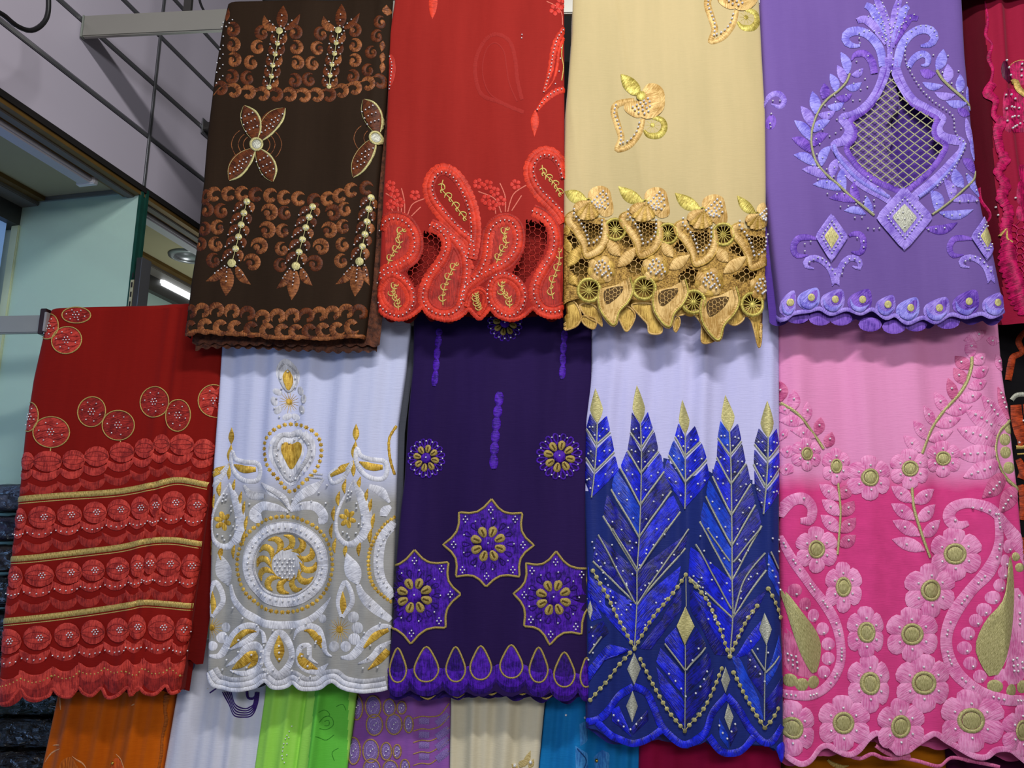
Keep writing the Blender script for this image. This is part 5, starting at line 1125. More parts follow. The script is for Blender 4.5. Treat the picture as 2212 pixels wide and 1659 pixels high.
swash([(1160, 1280), (1250, 1270), (1330, 1180), (1400, 1080), (1490, 1030), (1560, 1040)], [20, 70, 70, 60, 50, 30], [(1350, 1200), (1430, 1110), (1540, 1060)], [20, 70, 30]); swash([(1300, 1330), (1400, 1290), (1470, 1210), (1560, 1160)], [10, 50, 56, 30], [(1380, 1380), (1450, 1320), (1540, 1230)], [10, 60, 60])
s = c.part('pointed_bud'); c.stroke('bud_case', [(655, 1080), (590, 1170), (560, 1270), (590, 1360), (650, 1420), (720, 1360), (755, 1270), (730, 1170)], 56, e_wh, h=.004, closed=True, parent=s); c.leaf('bud_gold', (655, 1320), (655, 1095), 80, e_wg, h=.003, lift=.001, parent=s, prof='round')
rib([(545, 1160), (530, 1080), (490, 1050)], [40, 40, 10]); 
c.bead([(278, 880), (368, 962), (475, 1018), (340, 1042), (615, 1060), (758, 1050), (875, 1008), (215, 1100), (332, 1140), (245, 1212), (330, 1235), (222, 1305), (432, 1262), (398, 1362), (285, 1400), (185, 1385), (545, 1180), (520, 1230), (515, 1278), (520, 1330), (545, 1378), (575, 1408), (660, 1188), (660, 1242), (662, 1295), (615, 1380), (762, 1280), (762, 1390), (845, 1270), (890, 1262), (848, 1182), (945, 1172), (950, 1155), (885, 1355), (1355, 1078), (1400, 1185), (1480, 1200), (1380, 1285), (1345, 1365), (1455, 1365), (1475, 1005), (1490, 925), (1398, 855), (905, 1440), (825, 1448)], 2.6, lift=.007)
for d, w, m in ((-26, 10, e_wh2), (-15, 11, e_wh), (-4, 9, e_wh)): c.stroke('hem_band', offset(hem, d), w, m, h=.003, raw=True, n=110)
c.done()
# ------------------------------------------------------------------ lower row 3: dark purple fabric with star medallions
ZM = (830, 680, .2532); ZN = (830, 1060, .3015)
m_pu = cloth_mat('dark_purple_lawn', '#2c1a4e', '#221240')
e_pu = emb('violet_velvet', '#541cb6', '#260668', rough=.5, blotch=60)
e_pu2 = emb('dark_violet_velvet', '#361080', '#1a0548', rough=.5, blotch=60)
e_pg = emb('old_gold_rope', '#cdb66a', '#866c2a', rough=.4, metal=.25, streak=(1.0, .4))
hem = tz(ZN, [(20, 1420), (80, 1450), (140, 1460), (185, 1430), (230, 1460), (310, 1475), (380, 1460), (425, 1430), (470, 1470), (530, 1480), (590, 1440), (650, 1470), (720, 1475), (790, 1435), (850, 1470), (920, 1475), (1000, 1440), (1060, 1470), (1130, 1475), (1195, 1440), (1260, 1480), (1330, 1490), (1390, 1450), (1440, 1480), (1470, 1460)])
c = Cloth('embroidered_fabric', 'dark purple fabric with violet star medallions outlined in gold', GL, YL+.002,
          [(690, 893), (781, 892), (895, 881), (1034, 873), (1097, 865), (1211, 855), (1331, 849), (1422, 840), (1500, 836)],
          [(690, 1279), (731, 1279), (832, 1278), (908, 1268), (1097, 1265), (1211, 1266), (1400, 1269), (1500, 1271)],
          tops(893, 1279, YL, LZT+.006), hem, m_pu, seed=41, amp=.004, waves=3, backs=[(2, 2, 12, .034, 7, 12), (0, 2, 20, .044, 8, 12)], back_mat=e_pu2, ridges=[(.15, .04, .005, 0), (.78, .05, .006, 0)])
c.Z = ZM
def chainlet(P, w):
    s = c.part('bud_chain')
    for i in range(len(P)-1):
        c.leaf('bud', P[i], P[i+1], w, e_pu, h=.004, parent=s, shape=(.55, .95, 1, .9, .5), prof='crease')
chainlet([(985, 662), (975, 780), (962, 880), (952, 990), (945, 1095), (935, 1200), (935, 1318)], 76)
chainlet([(468, 120), (468, 180), (455, 285), (447, 380), (440, 480), (425, 610)], 58); chainlet([(1540, 130), (1533, 235), (1525, 335), (1525, 430), (1515, 550)], 58)
def bloom(x, y, R, sx=1.0, outer=True, rot=0.2, n=8):
    s = c.part('bloom')
    if outer:
        for i in range(16):
            a = rot+.3927*i; ux, uy = math.cos(a), math.sin(a)
            c.stroke('outer_petal', [(x+ux*R*.52*sx-uy*0, y+uy*R*.52), (x+(ux*R*.85-uy*R*.11)*sx, y+uy*R*.85+ux*R*.11), (x+ux*R*1.0*sx, y+uy*R*1.0), (x+(ux*R*.85+uy*R*.11)*sx, y+uy*R*.85-ux*R*.11), (x+ux*R*.52*sx, y+uy*R*.52)], R*.085, e_pu, h=.003, parent=s, n=10)
        c.bead([(x+R*.86*sx*math.cos(rot+.3927*i+.2), y+R*.86*math.sin(rot+.3927*i+.2)) for i in range(0, 16)], 2.2, lift=.004)
    for i in range(n):
        a = rot+6.2832*i/n; ux, uy = math.cos(a), math.sin(a); q = .68 if outer else 1.0
        pt = lambda l, w_: (x+(ux*R*q*l-uy*R*q*w_)*sx, y+uy*R*q*l+ux*R*q*w_)
        c.blob('petal', [pt(.35, 0), pt(.55, .18), pt(.82, .24), pt(1.0, .1), pt(1.0, -.1), pt(.82, -.24), pt(.55, -.18)], e_pg, h=.005, lift=.002, parent=s, n=12, ang=a)
        c.stroke('petal_slit', [pt(.5, 0), pt(.85, 0)], R*q*.10, e_pd, h=.001, lift=.0056, parent=s, n=6)
    q = .27 if outer else .40
    pts = [(x+R*q*sx*math.cos(.524*i), y+R*q*math.sin(.524*i)) for i in range(12)]
    c.blob('centre', pts, e_pu, h=.006, lift=.004, parent=s, n=14); c.bead([(x, y-4)], 2.2, lift=.009)
e_pd = emb('dark_gold_thread', '#6a531c', '#3b2c0c', rough=.6)  # dark brown-gold thread for the petal slits
bloom(358, 1225, 170, .95); bloom(1494, 1210, 200); bloom(1030, 80, 150)
c.Z = ZN
def medal(x, y, pts, tilt=0.0, bl=130):
    s = c.part('star_medallion')
    c.blob('star_ground', pts, e_pu, h=.002, parent=s, smooth=False, n=64, rings=(1, .8, .45))
    c.stroke('gold_outline', pts+[pts[0]], 17, e_pg, h=.004, lift=.0012, parent=s, smooth=False, n=110)
    for i in range(14):
        a = .449*i; c.stroke('loop_stitch', [(x+bl*.95*math.cos(a), y+bl*.95*math.sin(a)), (x+bl*1.35*math.cos(a+.1), y+bl*1.35*math.sin(a+.1)), (x+bl*1.45*math.cos(a), y+bl*1.45*math.sin(a)), (x+bl*1.3*math.cos(a-.1), y+bl*1.3*math.sin(a-.1)), (x+bl*.95*math.cos(a), y+bl*.95*math.sin(a))], 9, e_pu2, h=.002, lift=.002, parent=s, n=10)
    bloom(x, y, bl, 1.0, False, .35)
    tips = pts[::4]
    for i, t in enumerate(tips):
        dx, dy = x-t[0], y-t[1]; l = math.hypot(dx, dy); k = 78/l if i % 2 == 0 else 70/l
        q = (t[0]+dx*k, t[1]+dy*k); c.bead([(q[0]+a, q[1]+b) for a, b in ((-14, 0), (14, 0), (0, -20), (0, 20))], 2.1, lift=.004)
    c.bead([(x+bl*1.42*math.cos(.7*i), y+bl*1.42*math.sin(.7*i)) for i in range(9)], 2.1, lift=.004)
def starpts(tips, cx, cy, sag=.16):
    out = []; n = len(tips)
    for i in range(n):
        a, b = tips[i], tips[(i+1) % n]
        for k in range(4):
            t = k/4; x, y = a[0]+(b[0]-a[0])*t, a[1]+(b[1]-a[1])*t; f = sag*4*t*(1-t)
            out.append((x+(cx-x)*f, y+(cy-y)*f))
    return out
medal(745, 382, starpts([(770, 62), (990, 160), (1072, 392), (970, 618), (730, 690), (512, 618), (420, 388), (535, 155)], 745, 382))
medal(217, 752, starpts([(217, 425), (460, 512), (550, 742), (440, 985), (190, 1100), (-60, 985), (-130, 742), (-40, 540)], 217, 752))
medal(1212, 766, starpts([(1232, 435), (1470, 560), (1545, 780), (1415, 1030), (1185, 1105), (1000, 970), (925, 738), (1015, 520)], 1212, 766))
for i, (x, y0, y1, w) in enumerate([(98, 1128, 1372, 122), (302, 1120, 1370, 172), (512, 1120, 1368, 140), (692, 1112, 1352, 152), (910, 1105, 1340, 162), (1105, 1120, 1368, 132), (1290, 1158, 1405, 150), (1450, 1200, 1410, 90)]):
    s = c.part('teardrop'); h = y1-y0; D = [(x, y0), (x+w*.34, y0+h*.32), (x+w*.5, y0+h*.66), (x+w*.32, y0+h*.92), (x, y1), (x-w*.32, y0+h*.92), (x-w*.5, y0+h*.66), (x-w*.34, y0+h*.32)]
    for li, (dy, m) in enumerate(((95, e_pu2), (62, e_pu), (30, e_pu))): c.blob('scallop', [(x-w*.72, y1-120+dy), (x-w*.62, y1-50+dy), (x-w*.3, y1+dy), (x, y1+10+dy), (x+w*.3, y1+dy), (x+w*.62, y1-50+dy), (x+w*.72, y1-120+dy), (x, y1-130+dy)], m, h=.003, lift=.0012*li, parent=s)
    c.blob('drop_ground', D, e_pu2 if i in (0, 2, 5, 6) else e_pu, h=.002, lift=.003, parent=s)
    c.stroke('gold_outline', D, 15, e_pg, h=.004, lift=.003, closed=True, parent=s, n=44)
for x, y in ((310, 1490), (520, 1475), (770, 1455), (990, 1450), (1160, 1480)): c.stroke('back_gold', [(x-55, y-15), (x, y+8), (x+55, y-20)], [4, 16, 4], e_pg, h=.002, lift=-.010)
c.done()
# ------------------------------------------------------------------ lower row 4: white fabric with royal blue spear appliques
ZO = (1240, 680, .3015); ZP = (1240, 1140, .3129)
m_bw = cloth_mat('white_blue_voile', '#cdcaf0', '#bcbae4', crease=.8)
m_nv = cloth_mat('navy_organza', '#26347e', '#1a2460', rough=.4, crease=.6)
e_bl = emb('royal_blue_velvet', '#1626ee', '#070a78', rough=.38, blotch=38, spec=.5)
e_bl2 = emb('bright_blue_velvet', '#184ae0', '#0c2494', rough=.38, blotch=38, spec=.5)
e_bl3 = emb('midnight_blue_velvet', '#0f10a4', '#050540', rough=.42, blotch=38, spec=.5)
hem = tz(ZP, [(85, 1385), (160, 1400), (260, 1465), (380, 1502), (500, 1480), (605, 1420), (660, 1460), (720, 1505), (785, 1532), (860, 1490), (920, 1450), (980, 1520), (1050, 1572), (1090, 1580), (1150, 1550), (1240, 1500), (1325, 1505), (1380, 1520), (1430, 1615), (1455, 1600)])
lz = [(1000, 1080), (1262, 1066), (1300, 1020), (1345, 1010), (1362, 985), (1395, 1010), (1440, 990), (1480, 1030), (1530, 1020), (1575, 1000), (1625, 1040), (1650, 1060), (1760, 1070), (1760, 1700), (1000, 1700)]
c = Cloth('embroidered_fabric', 'white fabric with royal blue velvet spears and gold tips', GL, YL+.003,
          [(690, 1281), (710, 1279), (800, 1279), (906, 1266), (1072, 1264), (1203, 1268), (1453, 1268), (1580, 1271)],
          [(690, 1684), (710, 1685), (951, 1686), (1177, 1685), (1265, 1687), (1453, 1693), (1640, 1695)],
          tops(1281, 1684, YL, LZT+.006), hem, m_bw, seed=51, amp=.0065, waves=7, lace=(lz, m_nv, 'organza_skirt'), backs=[(2, -6, 6, .036, 4, 16)], back_mat=e_bl3, ridges=[(.18, .03, .004, .02), (.62, .04, .006, 0), (.85, .05, .004, 0)])
def spear(Z, tip, tipb, tw, levels, mats, cord):
    """levels: (axis point a, axis point b, left outer a, left outer b, right outer a, right outer b)"""
    c.Z = Z; s = c.part('spear')
    if tip: c.leaf('gold_tip', tipb, tip, tw, M_PGOLD, h=.003, parent=s, shape=(.1, .75, 1, .72, .4, .02), prof='crease', n=14)
    for i, (a, b, la, lb, ra, rb) in enumerate(levels):
        for k, (oa, ob) in enumerate(((la, lb), (ra, rb))):
            if oa is None: continue
            c.blob('velvet_blade', [a, oa, ob, b], mats[(i*2+k) % len(mats)], h=.003, smooth=False, n=24, parent=s, lift=.0008, ang=.7 if k else -.7)
            if i < len(levels)-1: c.stroke('silver_chevron', [(b[0], b[1]+4), (ob[0], ob[1]+12)], 15, M_SILVER, h=.002, lift=.001, parent=s, n=6)
            m_ = ((a[0]+oa[0]+ob[0]+b[0])/4, (a[1]+oa[1]+ob[1]+b[1])/4); q = ((m_[0]+ob[0])/2, (m_[1]+ob[1])/2); w_ = ((m_[0]+b[0])/2, (m_[1]+b[1])/2)
            c.bead([m_, q, w_], 2.4, lift=.005)
    c.stroke('silver_cord', cord, 11, M_SILVER, h=.003, lift=.003, parent=s)
MS = [e_bl3, e_bl, e_bl3, e_bl]
spear(ZO, (153, 528), (166, 775), 92, [((165, 790), (160, 925), (115, 705), (90, 805), (232, 725), (256, 835)), ((158, 965), (148, 1120), (88, 830), (84, 1010), (262, 862), (286, 975)), ((145, 1150), (125, 1312), (84, 1055), (80, 1190), (292, 1005), (322, 1120))], MS, [(166, 770), (160, 950), (145, 1140), (125, 1310)])
spear(ZO, (772, 612), (798, 852), 82, [((795, 880), (795, 1010), (745, 775), (722, 865), (862, 798), (892, 905)), ((795, 1045), (797, 1195), (712, 895), (678, 995), (905, 925), (942, 1030)), ((797, 1235), (793, 1395), (668, 1030), (640, 1140), (945, 1065), (970, 1170))], [e_bl, e_bl, e_bl2, e_bl], [(795, 852), (795, 1040), (797, 1220), (793, 1392)])
spear(ZO, (1375, 622), (1380, 880), 92, [((1380, 895), (1375, 1040), (1322, 812), (1292, 915), (1450, 815), (1476, 925)), ((1375, 1075), (1368, 1235), (1292, 960), (1286, 1060), (1478, 980), (1480, 1090)), ((1365, 1265), (1350, 1435), (1290, 1110), (1295, 1240), (1482, 1140), (1478, 1260))], MS, [(1380, 880), (1375, 1080), (1365, 1250), (1350, 1430)])
def Q(L): return [tuple(((ZP[0]+x*ZP[2]-ZO[0])/ZO[2], (ZP[1]+y*ZP[2]-ZO[1])/ZO[2]) if p else None for p, (x, y) in [(True, q)])[0] for q in L]
b1, b2, b3 = Q([(432, 300), (430, 525), (412, 825)])
l1, l2, l3, l4 = Q([(160, 40), (130, 220), (95, 330), (100, 480)]); r1, r2, r3, r4 = Q([(790, 30), (770, 130), (740, 260), (690, 470)])
spear(ZO, (448, 508), (474, 775), 98, [((474, 790), (482, 950), (412, 698), (400, 835), (532, 690), (570, 812)), ((482, 990), (480, 1130), (400, 850), (380, 965), (580, 830), (607, 965)), ((480, 1160), (474, 1360), (372, 982), (330, 1090), (620, 982), (648, 1110)), ((472, 1385), (465, 1590), (300, 1100), (262, 1240), (655, 1130), (698, 1250)), ((462, 1620), b1, (235, 1280), (205, 1430), (705, 1280), (760, 1400)), (b1, b2, l1, l2, r1, r2), (b2, b3, l3, l4, r3, r4)], [e_bl3, e_bl, e_bl3, e_bl3, e_bl, e_bl, e_bl2, e_bl3], [(474, 770), (482, 980), (478, 1300), (465, 1600), b1, b2, b3])
d1, d2, d3 = Q([(1092, 360), (1096, 620), (1078, 880)]); l1, l2, l3, l4 = Q([(800, 130), (790, 330), (810, 420), (870, 620)]); r1, r2, r3, r4 = Q([(1310, 170), (1320, 280), (1330, 420), (1270, 560)])
spear(ZO, (1088, 572), (1116, 832), 98, [((1116, 845), (1122, 1000), (1050, 758), (1030, 870), (1175, 775), (1200, 895)), ((1124, 1030), (1128, 1205), (1030, 895), (1022, 1010), (1205, 920), (1232, 1055)), ((1130, 1235), (1130, 1430), (1020, 1030), (990, 1145), (1240, 1070), (1268, 1200)), ((1130, 1460), (1132, 1650), (960, 1170), (935, 1290), (1270, 1220), (1300, 1350)), ((1132, 1680), d1, (920, 1330), (890, 1470), (1310, 1370), (1340, 1500)), (d1, d2, l1, l2, r1, r2), (d2, d3, l3, l4, r3, r4)], [e_bl2, e_bl3, e_bl, e_bl3, e_bl, e_bl3, e_bl2, e_bl3], [(1116, 832), (1126, 1100), (1130, 1400), (1132, 1660), d1, d2, d3])
# the lower lozenges
def loz(top, bot, w, mat): 
    c.leaf('lozenge', bot, top, w, mat, h=.003, lift=.002, shape=(.02, .5, .98, .52, .02), prof='crease', n=13)
c.Z = ZP
loz((770, 545), (765, 812), 124, M_PGOLD); loz((410, 862), (410, 1080), 98, M_SILVER); loz((398, 1120), (394, 1334), 82, M_SILVER); loz((1046, 960), (1046, 1142), 72, M_SILVER); loz((1065, 1215), (1074, 1402), 66, M_SILVER); loz((1310, 588), (1322, 812), 80, M_SILVER); loz((112, 500), (112, 640), 40, M_SILVER)
def vee(L, m): 
    for k, P in enumerate(L): c.blob('velvet_blade', P, m[k % len(m)], h=.003, smooth=False, n=24, lift=.0008, ang=.7 if k % 2 else -.7)
vee([[(700, 690), (620, 780), (765, 970), (765, 830)], [(840, 690), (905, 810), (775, 980), (770, 830)], [(600, 830), (570, 930), (762, 1170), (762, 1010)], [(920, 850), (945, 950), (775, 1160), (778, 1010)], [(570, 960), (600, 1130), (762, 1380), (762, 1200)], [(960, 960), (940, 1110), (772, 1370), (775, 1190)]], [e_bl, e_bl3])
vee([[(400, 840), (200, 900), (85, 1100), (90, 980), (230, 800)], [(450, 830), (530, 850), (740, 560), (740, 400), (600, 640)], [(1090, 890), (1140, 890), (1280, 1180), (1310, 1340), (1180, 1180)], [(1060, 880), (970, 880), (800, 560), (800, 400), (920, 640)], [(310, 1230), (370, 1370), (395, 1440), (260, 1330), (260, 1250)], [(400, 1420), (390, 1370), (510, 1255), (515, 1330)], [(995, 1310), (1065, 1430), (1070, 1530), (1000, 1440)], [(1110, 1350), (1130, 1400), (1080, 1520), (1075, 1430)], [(1110, 900), (1200, 760), (1290, 640), (1290, 760), (1200, 880)], [(1200, 830), (1310, 1010), (1310, 1180), (1200, 1010)], [(1415, 740), (1440, 900), (1320, 1100), (1320, 1010)], [(1445, 1020), (1450, 1150), (1320, 1330), (1320, 1180)], [(100, 250), (110, 480), (200, 620), (120, 650), (95, 520)], [(100, 700), (200, 640), (240, 720), (100, 860)], [(1330, 170), (1420, 330), (1420, 480), (1330, 330)]], [e_bl, e_bl3, e_bl2, e_bl3])
c.stroke('silver_cord', [(772, 335), (775, 545)], 8, M_SILVER, h=.002, lift=.003); c.stroke('silver_cord', [(767, 812), (768, 1000), (765, 1390)], 8, M_SILVER, h=.003, lift=.004); c.stroke('silver_cord', [(1322, 812), (1312, 1030), (1310, 1330)], 8, M_SILVER, h=.003, lift=.004)
for L in ([(625, 800), (765, 985)], [(895, 820), (775, 985)], [(1225, 840), (1312, 985)], [(1412, 885), (1315, 1000)], [(105, 870), (190, 750)], [(260, 5), (430, 285)], [(165, 50), (412, 512)], [(640, 5), (450, 285)], [(790, 10), (432, 530)], [(905, 5), (1075, 230)], [(830, 115), (1085, 560)], [(1280, 10), (1098, 240)], [(1310, 175), (1170, 370), (1100, 600)], [(1345, 165), (1412, 285)]):
    c.stroke('silver_cord', L, 13, M_SILVER, h=.004, lift=.0045)
fp = []
for L in ([(130, 298), (230, 480), (320, 660), (412, 830)], [(770, 325), (660, 480), (560, 600), (455, 760), (412, 832)], [(805, 368), (920, 520), (1000, 690), (1075, 890)], [(1262, 540), (1180, 660), (1110, 800), (1078, 890)], [(380, 858), (285, 975), (185, 1105), (112, 1192)], [(455, 905), (560, 1110), (650, 1265), (765, 1405)], [(1015, 970), (940, 1140), (850, 1290), (765, 1405)], [(1100, 1000), (1170, 1140), (1250, 1280), (1312, 1380)], [(1402, 1245), (1350, 1330), (1312, 1380)], [(1330, 420), (1400, 550), (1425, 620)]):
    P = cr(c.TT(L), 60); fp += even(P, int(length(P)/15)+1); c.stroke('chain_thread', P, 2.0, M_PGOLD, h=.0015, lift=.004, raw=True, prof='cord')
for x, y in fp: c.disc('thread_rosette', (x-ZP[0])/ZP[2], (y-ZP[1])/ZP[2], 16, M_PGOLD, h=.003, lift=.0045, n=10)
for L in ([(125, 100), (205, 330), (260, 470), (325, 600)], [(820, 335), (885, 430), (955, 600), (1030, 700)], [(655, 1010), (720, 1085), (770, 1165)], [(905, 985), (870, 1070), (835, 1140)], [(270, 1290), (330, 1358), (372, 1388), (460, 1310)], [(995, 1360), (1030, 1430), (1062, 1452), (1110, 1355)], [(1220, 785), (1280, 850), (1330, 860)], [(1215, 915), (1270, 990), (1310, 1060)], [(1330, 255), (1388, 345), (1412, 385), (1425, 430)], [(815, 915), (850, 830)], [(120, 690), (140, 840), (118, 875), (100, 915)]): c.bead_line(L, 12.5, 2.4, lift=.006)
c.bead([(380, 95), (397, 140), (425, 105), (450, 260), (397, 320), (357, 385), (490, 400), (460, 430), (385, 530), (357, 565), (335, 300), (258, 120), (293, 213), (625, 48), (550, 120), (497, 180), (575, 300), (605, 245), (860, 60), (935, 245), (1020, 160), (885, 160), (1075, 435), (1055, 385), (1200, 160), (1145, 230), (1220, 340), (1150, 440), (1125, 115), (1360, 75), (1415, 165)], 2.4, lift=.005)
# velvet scalloped border
for L in ([(95, 1345), (190, 1310), (300, 1170), (405, 1088)], [(405, 1088), (500, 1140), (560, 1260), (620, 1390), (765, 1500), (890, 1410), (950, 1270), (1055, 1160)], [(1055, 1160), (1140, 1260), (1220, 1390), (1330, 1485), (1440, 1370)], [(160, 1345), (270, 1440), (400, 1480), (520, 1455), (610, 1395)], [(920, 1430), (1000, 1530), (1085, 1560), (1180, 1520), (1250, 1440)]): c.stroke('velvet_border', L, 50, e_bl, h=.0035, lift=.0015)
c.blob('hem_flap', [(1390, 1510), (1450, 1480), (1460, 1560), (1432, 1622), (1405, 1570)], e_bl, h=.004, lift=.002)
c.done()
# ------------------------------------------------------------------ lower row 5: pink fabric with flower embroidery
ZQ = (1660, 680, .3013); ZR = (1660, 1140, .3129)
zr = lambda py: on_rack(1950, py, YL).z-on_rack(1950, 1600, YL).z
m_pk = cloth_mat('pink_voile', '#ee9ccb', '#e08cba', crease=.8, grad=(zr(1030), zr(985), '#dd4488', .03))
e_pk = emb('pink_satin', '#f6a2d0', '#d868a4', rough=.45, blotch=25)
e_pk2 = emb('rose_satin', '#e27aa6', '#b94a7c', rough=.45, blotch=25)
hem = tz(ZR, [(110, 1560), (160, 1600), (220, 1625), (290, 1600), (360, 1530), (420, 1510), (480, 1540), (560, 1570), (620, 1540), (680, 1450), (740, 1410), (800, 1470), (870, 1530), (950, 1545), (1020, 1500), (1100, 1440), (1150, 1420), (1230, 1470), (1320, 1520), (1420, 1575), (1500, 1580), (1560, 1530), (1640, 1520), (1720, 1570), (1850, 1660)])
c = Cloth('embroidered_fabric', 'pink fabric with gold-centred flowers and paisley scrolls', GL, YL+.004,
          [(690, 1684), (951, 1688), (1177, 1690), (1234, 1691), (1422, 1696), (1640, 1699)],
          [(690, 2160), (800, 2169), (906, 2185), (1057, 2203), (1200, 2216), (1400, 2234), (1640, 2252)],
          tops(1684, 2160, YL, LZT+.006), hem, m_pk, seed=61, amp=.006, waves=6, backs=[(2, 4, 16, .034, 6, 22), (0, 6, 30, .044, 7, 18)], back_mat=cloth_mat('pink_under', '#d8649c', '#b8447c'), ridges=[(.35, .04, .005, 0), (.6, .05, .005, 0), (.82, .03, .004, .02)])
def fl(Z, L):
    c.Z = Z
    for (x, y, r, sx) in L:
        c.flower('flower', x, y, r*1.06, e_pk, M_PGOLD, n=6, rot=.5, sx=sx, h=.0045, lift=.0012, cr_=.27, rim=M_PGOLD, pw=1.1)
        c.bead([(x+r*.58*sx*math.cos(1.047*i+.5), y+r*.58*math.sin(1.047*i+.5)) for i in range(6)], 2.6, lift=.006)
def lv(L, w, m=None, prof='crease'):
    for b, t in L:
        c.leaf('leaf', b, t, w, m or e_pk, bend=.03, h=.004, lift=.0008, n=11, shape=(.12, .75, 1, .95, .62, .05), prof=prof); c.bead([((b[0]*.45+t[0]*.55), (b[1]*.45+t[1]*.55))], 2.6, lift=.005)
c.Z = ZQ
c.stroke('gold_stem', [(1090, 1000), (1170, 830), (1260, 690), (1380, 550), (1430, 400), (1435, 310)], 22, M_PGOLD, h=.003, lift=.002); c.stroke('gold_stem', [(90, 630), (200, 720), (330, 860), (400, 960)], 20, M_PGOLD, h=.003, lift=.002)
lv([((1430, 320), (1430, 165)), ((1450, 365), (1548, 280)), ((1440, 450), (1575, 375)), ((1420, 530), (1550, 480)), ((1365, 605), (1505, 575)), ((1280, 700), (1445, 655)), ((1205, 790), (1380, 740)), ((1150, 900), (1325, 830)), ((1280, 700), (1200, 555)), ((1195, 790), (1110, 655)), ((1130, 900), (1030, 765)), ((1080, 990), (965, 870))], 82)
lv([((1415, 400), (1340, 295)), ((1400, 500), (1330, 380)), ((1340, 620), (1290, 455))], 78, e_pk2); lv([((1390, 190), (1560, 120)), ((1660, 190), (1560, 185)), ((1680, 400), (1640, 280))], 70, e_pk)
lv([((175, 690), (165, 545)), ((265, 765), (275, 628)), ((150, 670), (85, 690)), ((240, 780), (85, 755)), ((340, 880), (150, 830))], 84); lv([((350, 860), (380, 735)), ((420, 950), (460, 840)), ((95, 620), (85, 470))], 84, e_pk2)
lv([((180, 1000), (90, 970)), ((130, 870), (85, 850)), ((165, 1130), (90, 1090))], 90)
c.stroke('gold_stem', [(1022, 1240), (1035, 1380), (1075, 1530), (1115, 1650), (1150, 1740)], 20, M_PGOLD, h=.003, lift=.002); c.stroke('gold_stem', [(505, 1205), (522, 1400), (512, 1580), (500, 1720)], 18, M_PGOLD, h=.003, lift=.002)
lv([((1025, 1345), (875, 1230)), ((1040, 1470), (875, 1355)), ((1075, 1585), (885, 1475)), ((1110, 1690), (880, 1610)), ((1030, 1350), (1190, 1250)), ((1055, 1480), (1200, 1360)), ((1090, 1590), (1240, 1470)), ((510, 1330), (370, 1215)), ((520, 1440), (388, 1325)), ((515, 1560), (380, 1435))], 96)
lv([((530, 1320), (585, 1210)), ((530, 1440), (615, 1335)), ((525, 1560), (625, 1455)), ((520, 1660), (625, 1580))], 92, e_pk2)
fl(ZQ, [(268, 1000, 112, 1), (490, 1085, 125, .78), (715, 1170, 150, 1), (1005, 1105, 135, 1), (1255, 1030, 122, 1)])
# petal fan on the gold arc
c.Z = ZQ
c.stroke('gold_arc', [(1745, 755), (1655, 845), (1618, 960), (1645, 1070), (1715, 1175), (1805, 1252)], 24, M_PGOLD, h=.004, lift=.002)
for i, (b, t) in enumerate([((1735, 745), (1650, 515)), ((1705, 785), (1505, 590)), ((1655, 850), (1412, 690)), ((1625, 925), (1355, 815)), ((1612, 995), (1345, 1002)), ((1640, 1065), (1398, 1165)), ((1700, 1145), (1515, 1315)), ((1795, 1235), (1635, 1425))]):
    c.leaf('petal', b, t, 80 if i == 0 else 138, e_pk2 if i in (0, 6, 7) else e_pk, h=.004, lift=.0008, shape=(.3, .8, 1, .9, .55, .06), n=12, prof='round')
    for q in (.35, .5, .65, .8): c.bead([(b[0]+(t[0]-b[0])*q, b[1]+(t[1]-b[1])*q)], 2.7, lift=.006)
for x, y in ((1702, 893), (1706, 985), (1732, 1095), (1745, 810)): c.disc('gold_disc', x, y, 44, M_PGOLD, h=.003)
c.stroke('scroll', [(1430, 1495), (1350, 1510), (1300, 1450), (1330, 1380), (1430, 1350), (1550, 1385), (1660, 1470), (1760, 1570), (1850, 1680)], [40, 84, 80, 70, 76, 80, 84, 90, 90], e_pk, h=.0045, prof='two', lift=.001); c.bead([(1455, 1385), (1505, 1392), (1552, 1408), (1597, 1432), (1335, 1475)], 2.7, lift=.007)
c.stroke('scroll', [(85, 1440), (150, 1340), (240, 1320), (310, 1380), (295, 1470), (215, 1478)], [60, 80, 84, 84, 80, 40], e_pk, h=.0045, prof='two', lift=.001); c.bead([(238, 1320)], 2.7, lift=.007)
c.Z = ZR
def strand(L, w): c.stroke('paisley_band', L, w, e_pk, h=.0045, prof='two', lift=.001, n=90); D = cr(c.TT(L), 60); c.bead([p for i, p in enumerate(D) if i % 5 in (0, 1, 2, 3) and i % 7 < 4], 2.5, lift=.006, raw=True)
strand([(1560, -90), (1575, 60), (1545, 200), (1480, 330), (1380, 450), (1290, 590), (1235, 740), (1245, 880), (1310, 1010), (1420, 1110), (1560, 1170), (1800, 1200)], [60, 76, 84, 84, 84, 88, 92, 92, 84, 80, 76, 70])
strand([(85, 60), (170, 240), (280, 390), (390, 520), (470, 660), (505, 820), (495, 960), (420, 1090), (310, 1150), (100, 1150)], [40, 60, 70, 72, 70, 64, 62, 66, 70, 60])
c.stroke('paisley_band', [(1640, 0), (1700, 90), (1770, 180), (1830, 300)], 70, e_pk, h=.004)
for x, y in ((1655, 130), (1625, 230), (1605, 310), (1575, 395), (1530, 480), (1478, 565), (1428, 640), (1378, 730), (1355, 830), (1393, 935), (1455, 1025)): c.disc('round_spot', x, y, 47, e_pk, h=.003); c.bead([(x+12, y+22)], 2.6, lift=.004)
for x, y in ((175, 430), (245, 525), (310, 605), (380, 700), (420, 805), (420, 905), (390, 1000)): c.disc('round_spot', x, y, 46, e_pk if y > 560 else e_pk2, h=.003); c.bead([(x+8, y+28)], 2.6, lift=.004)
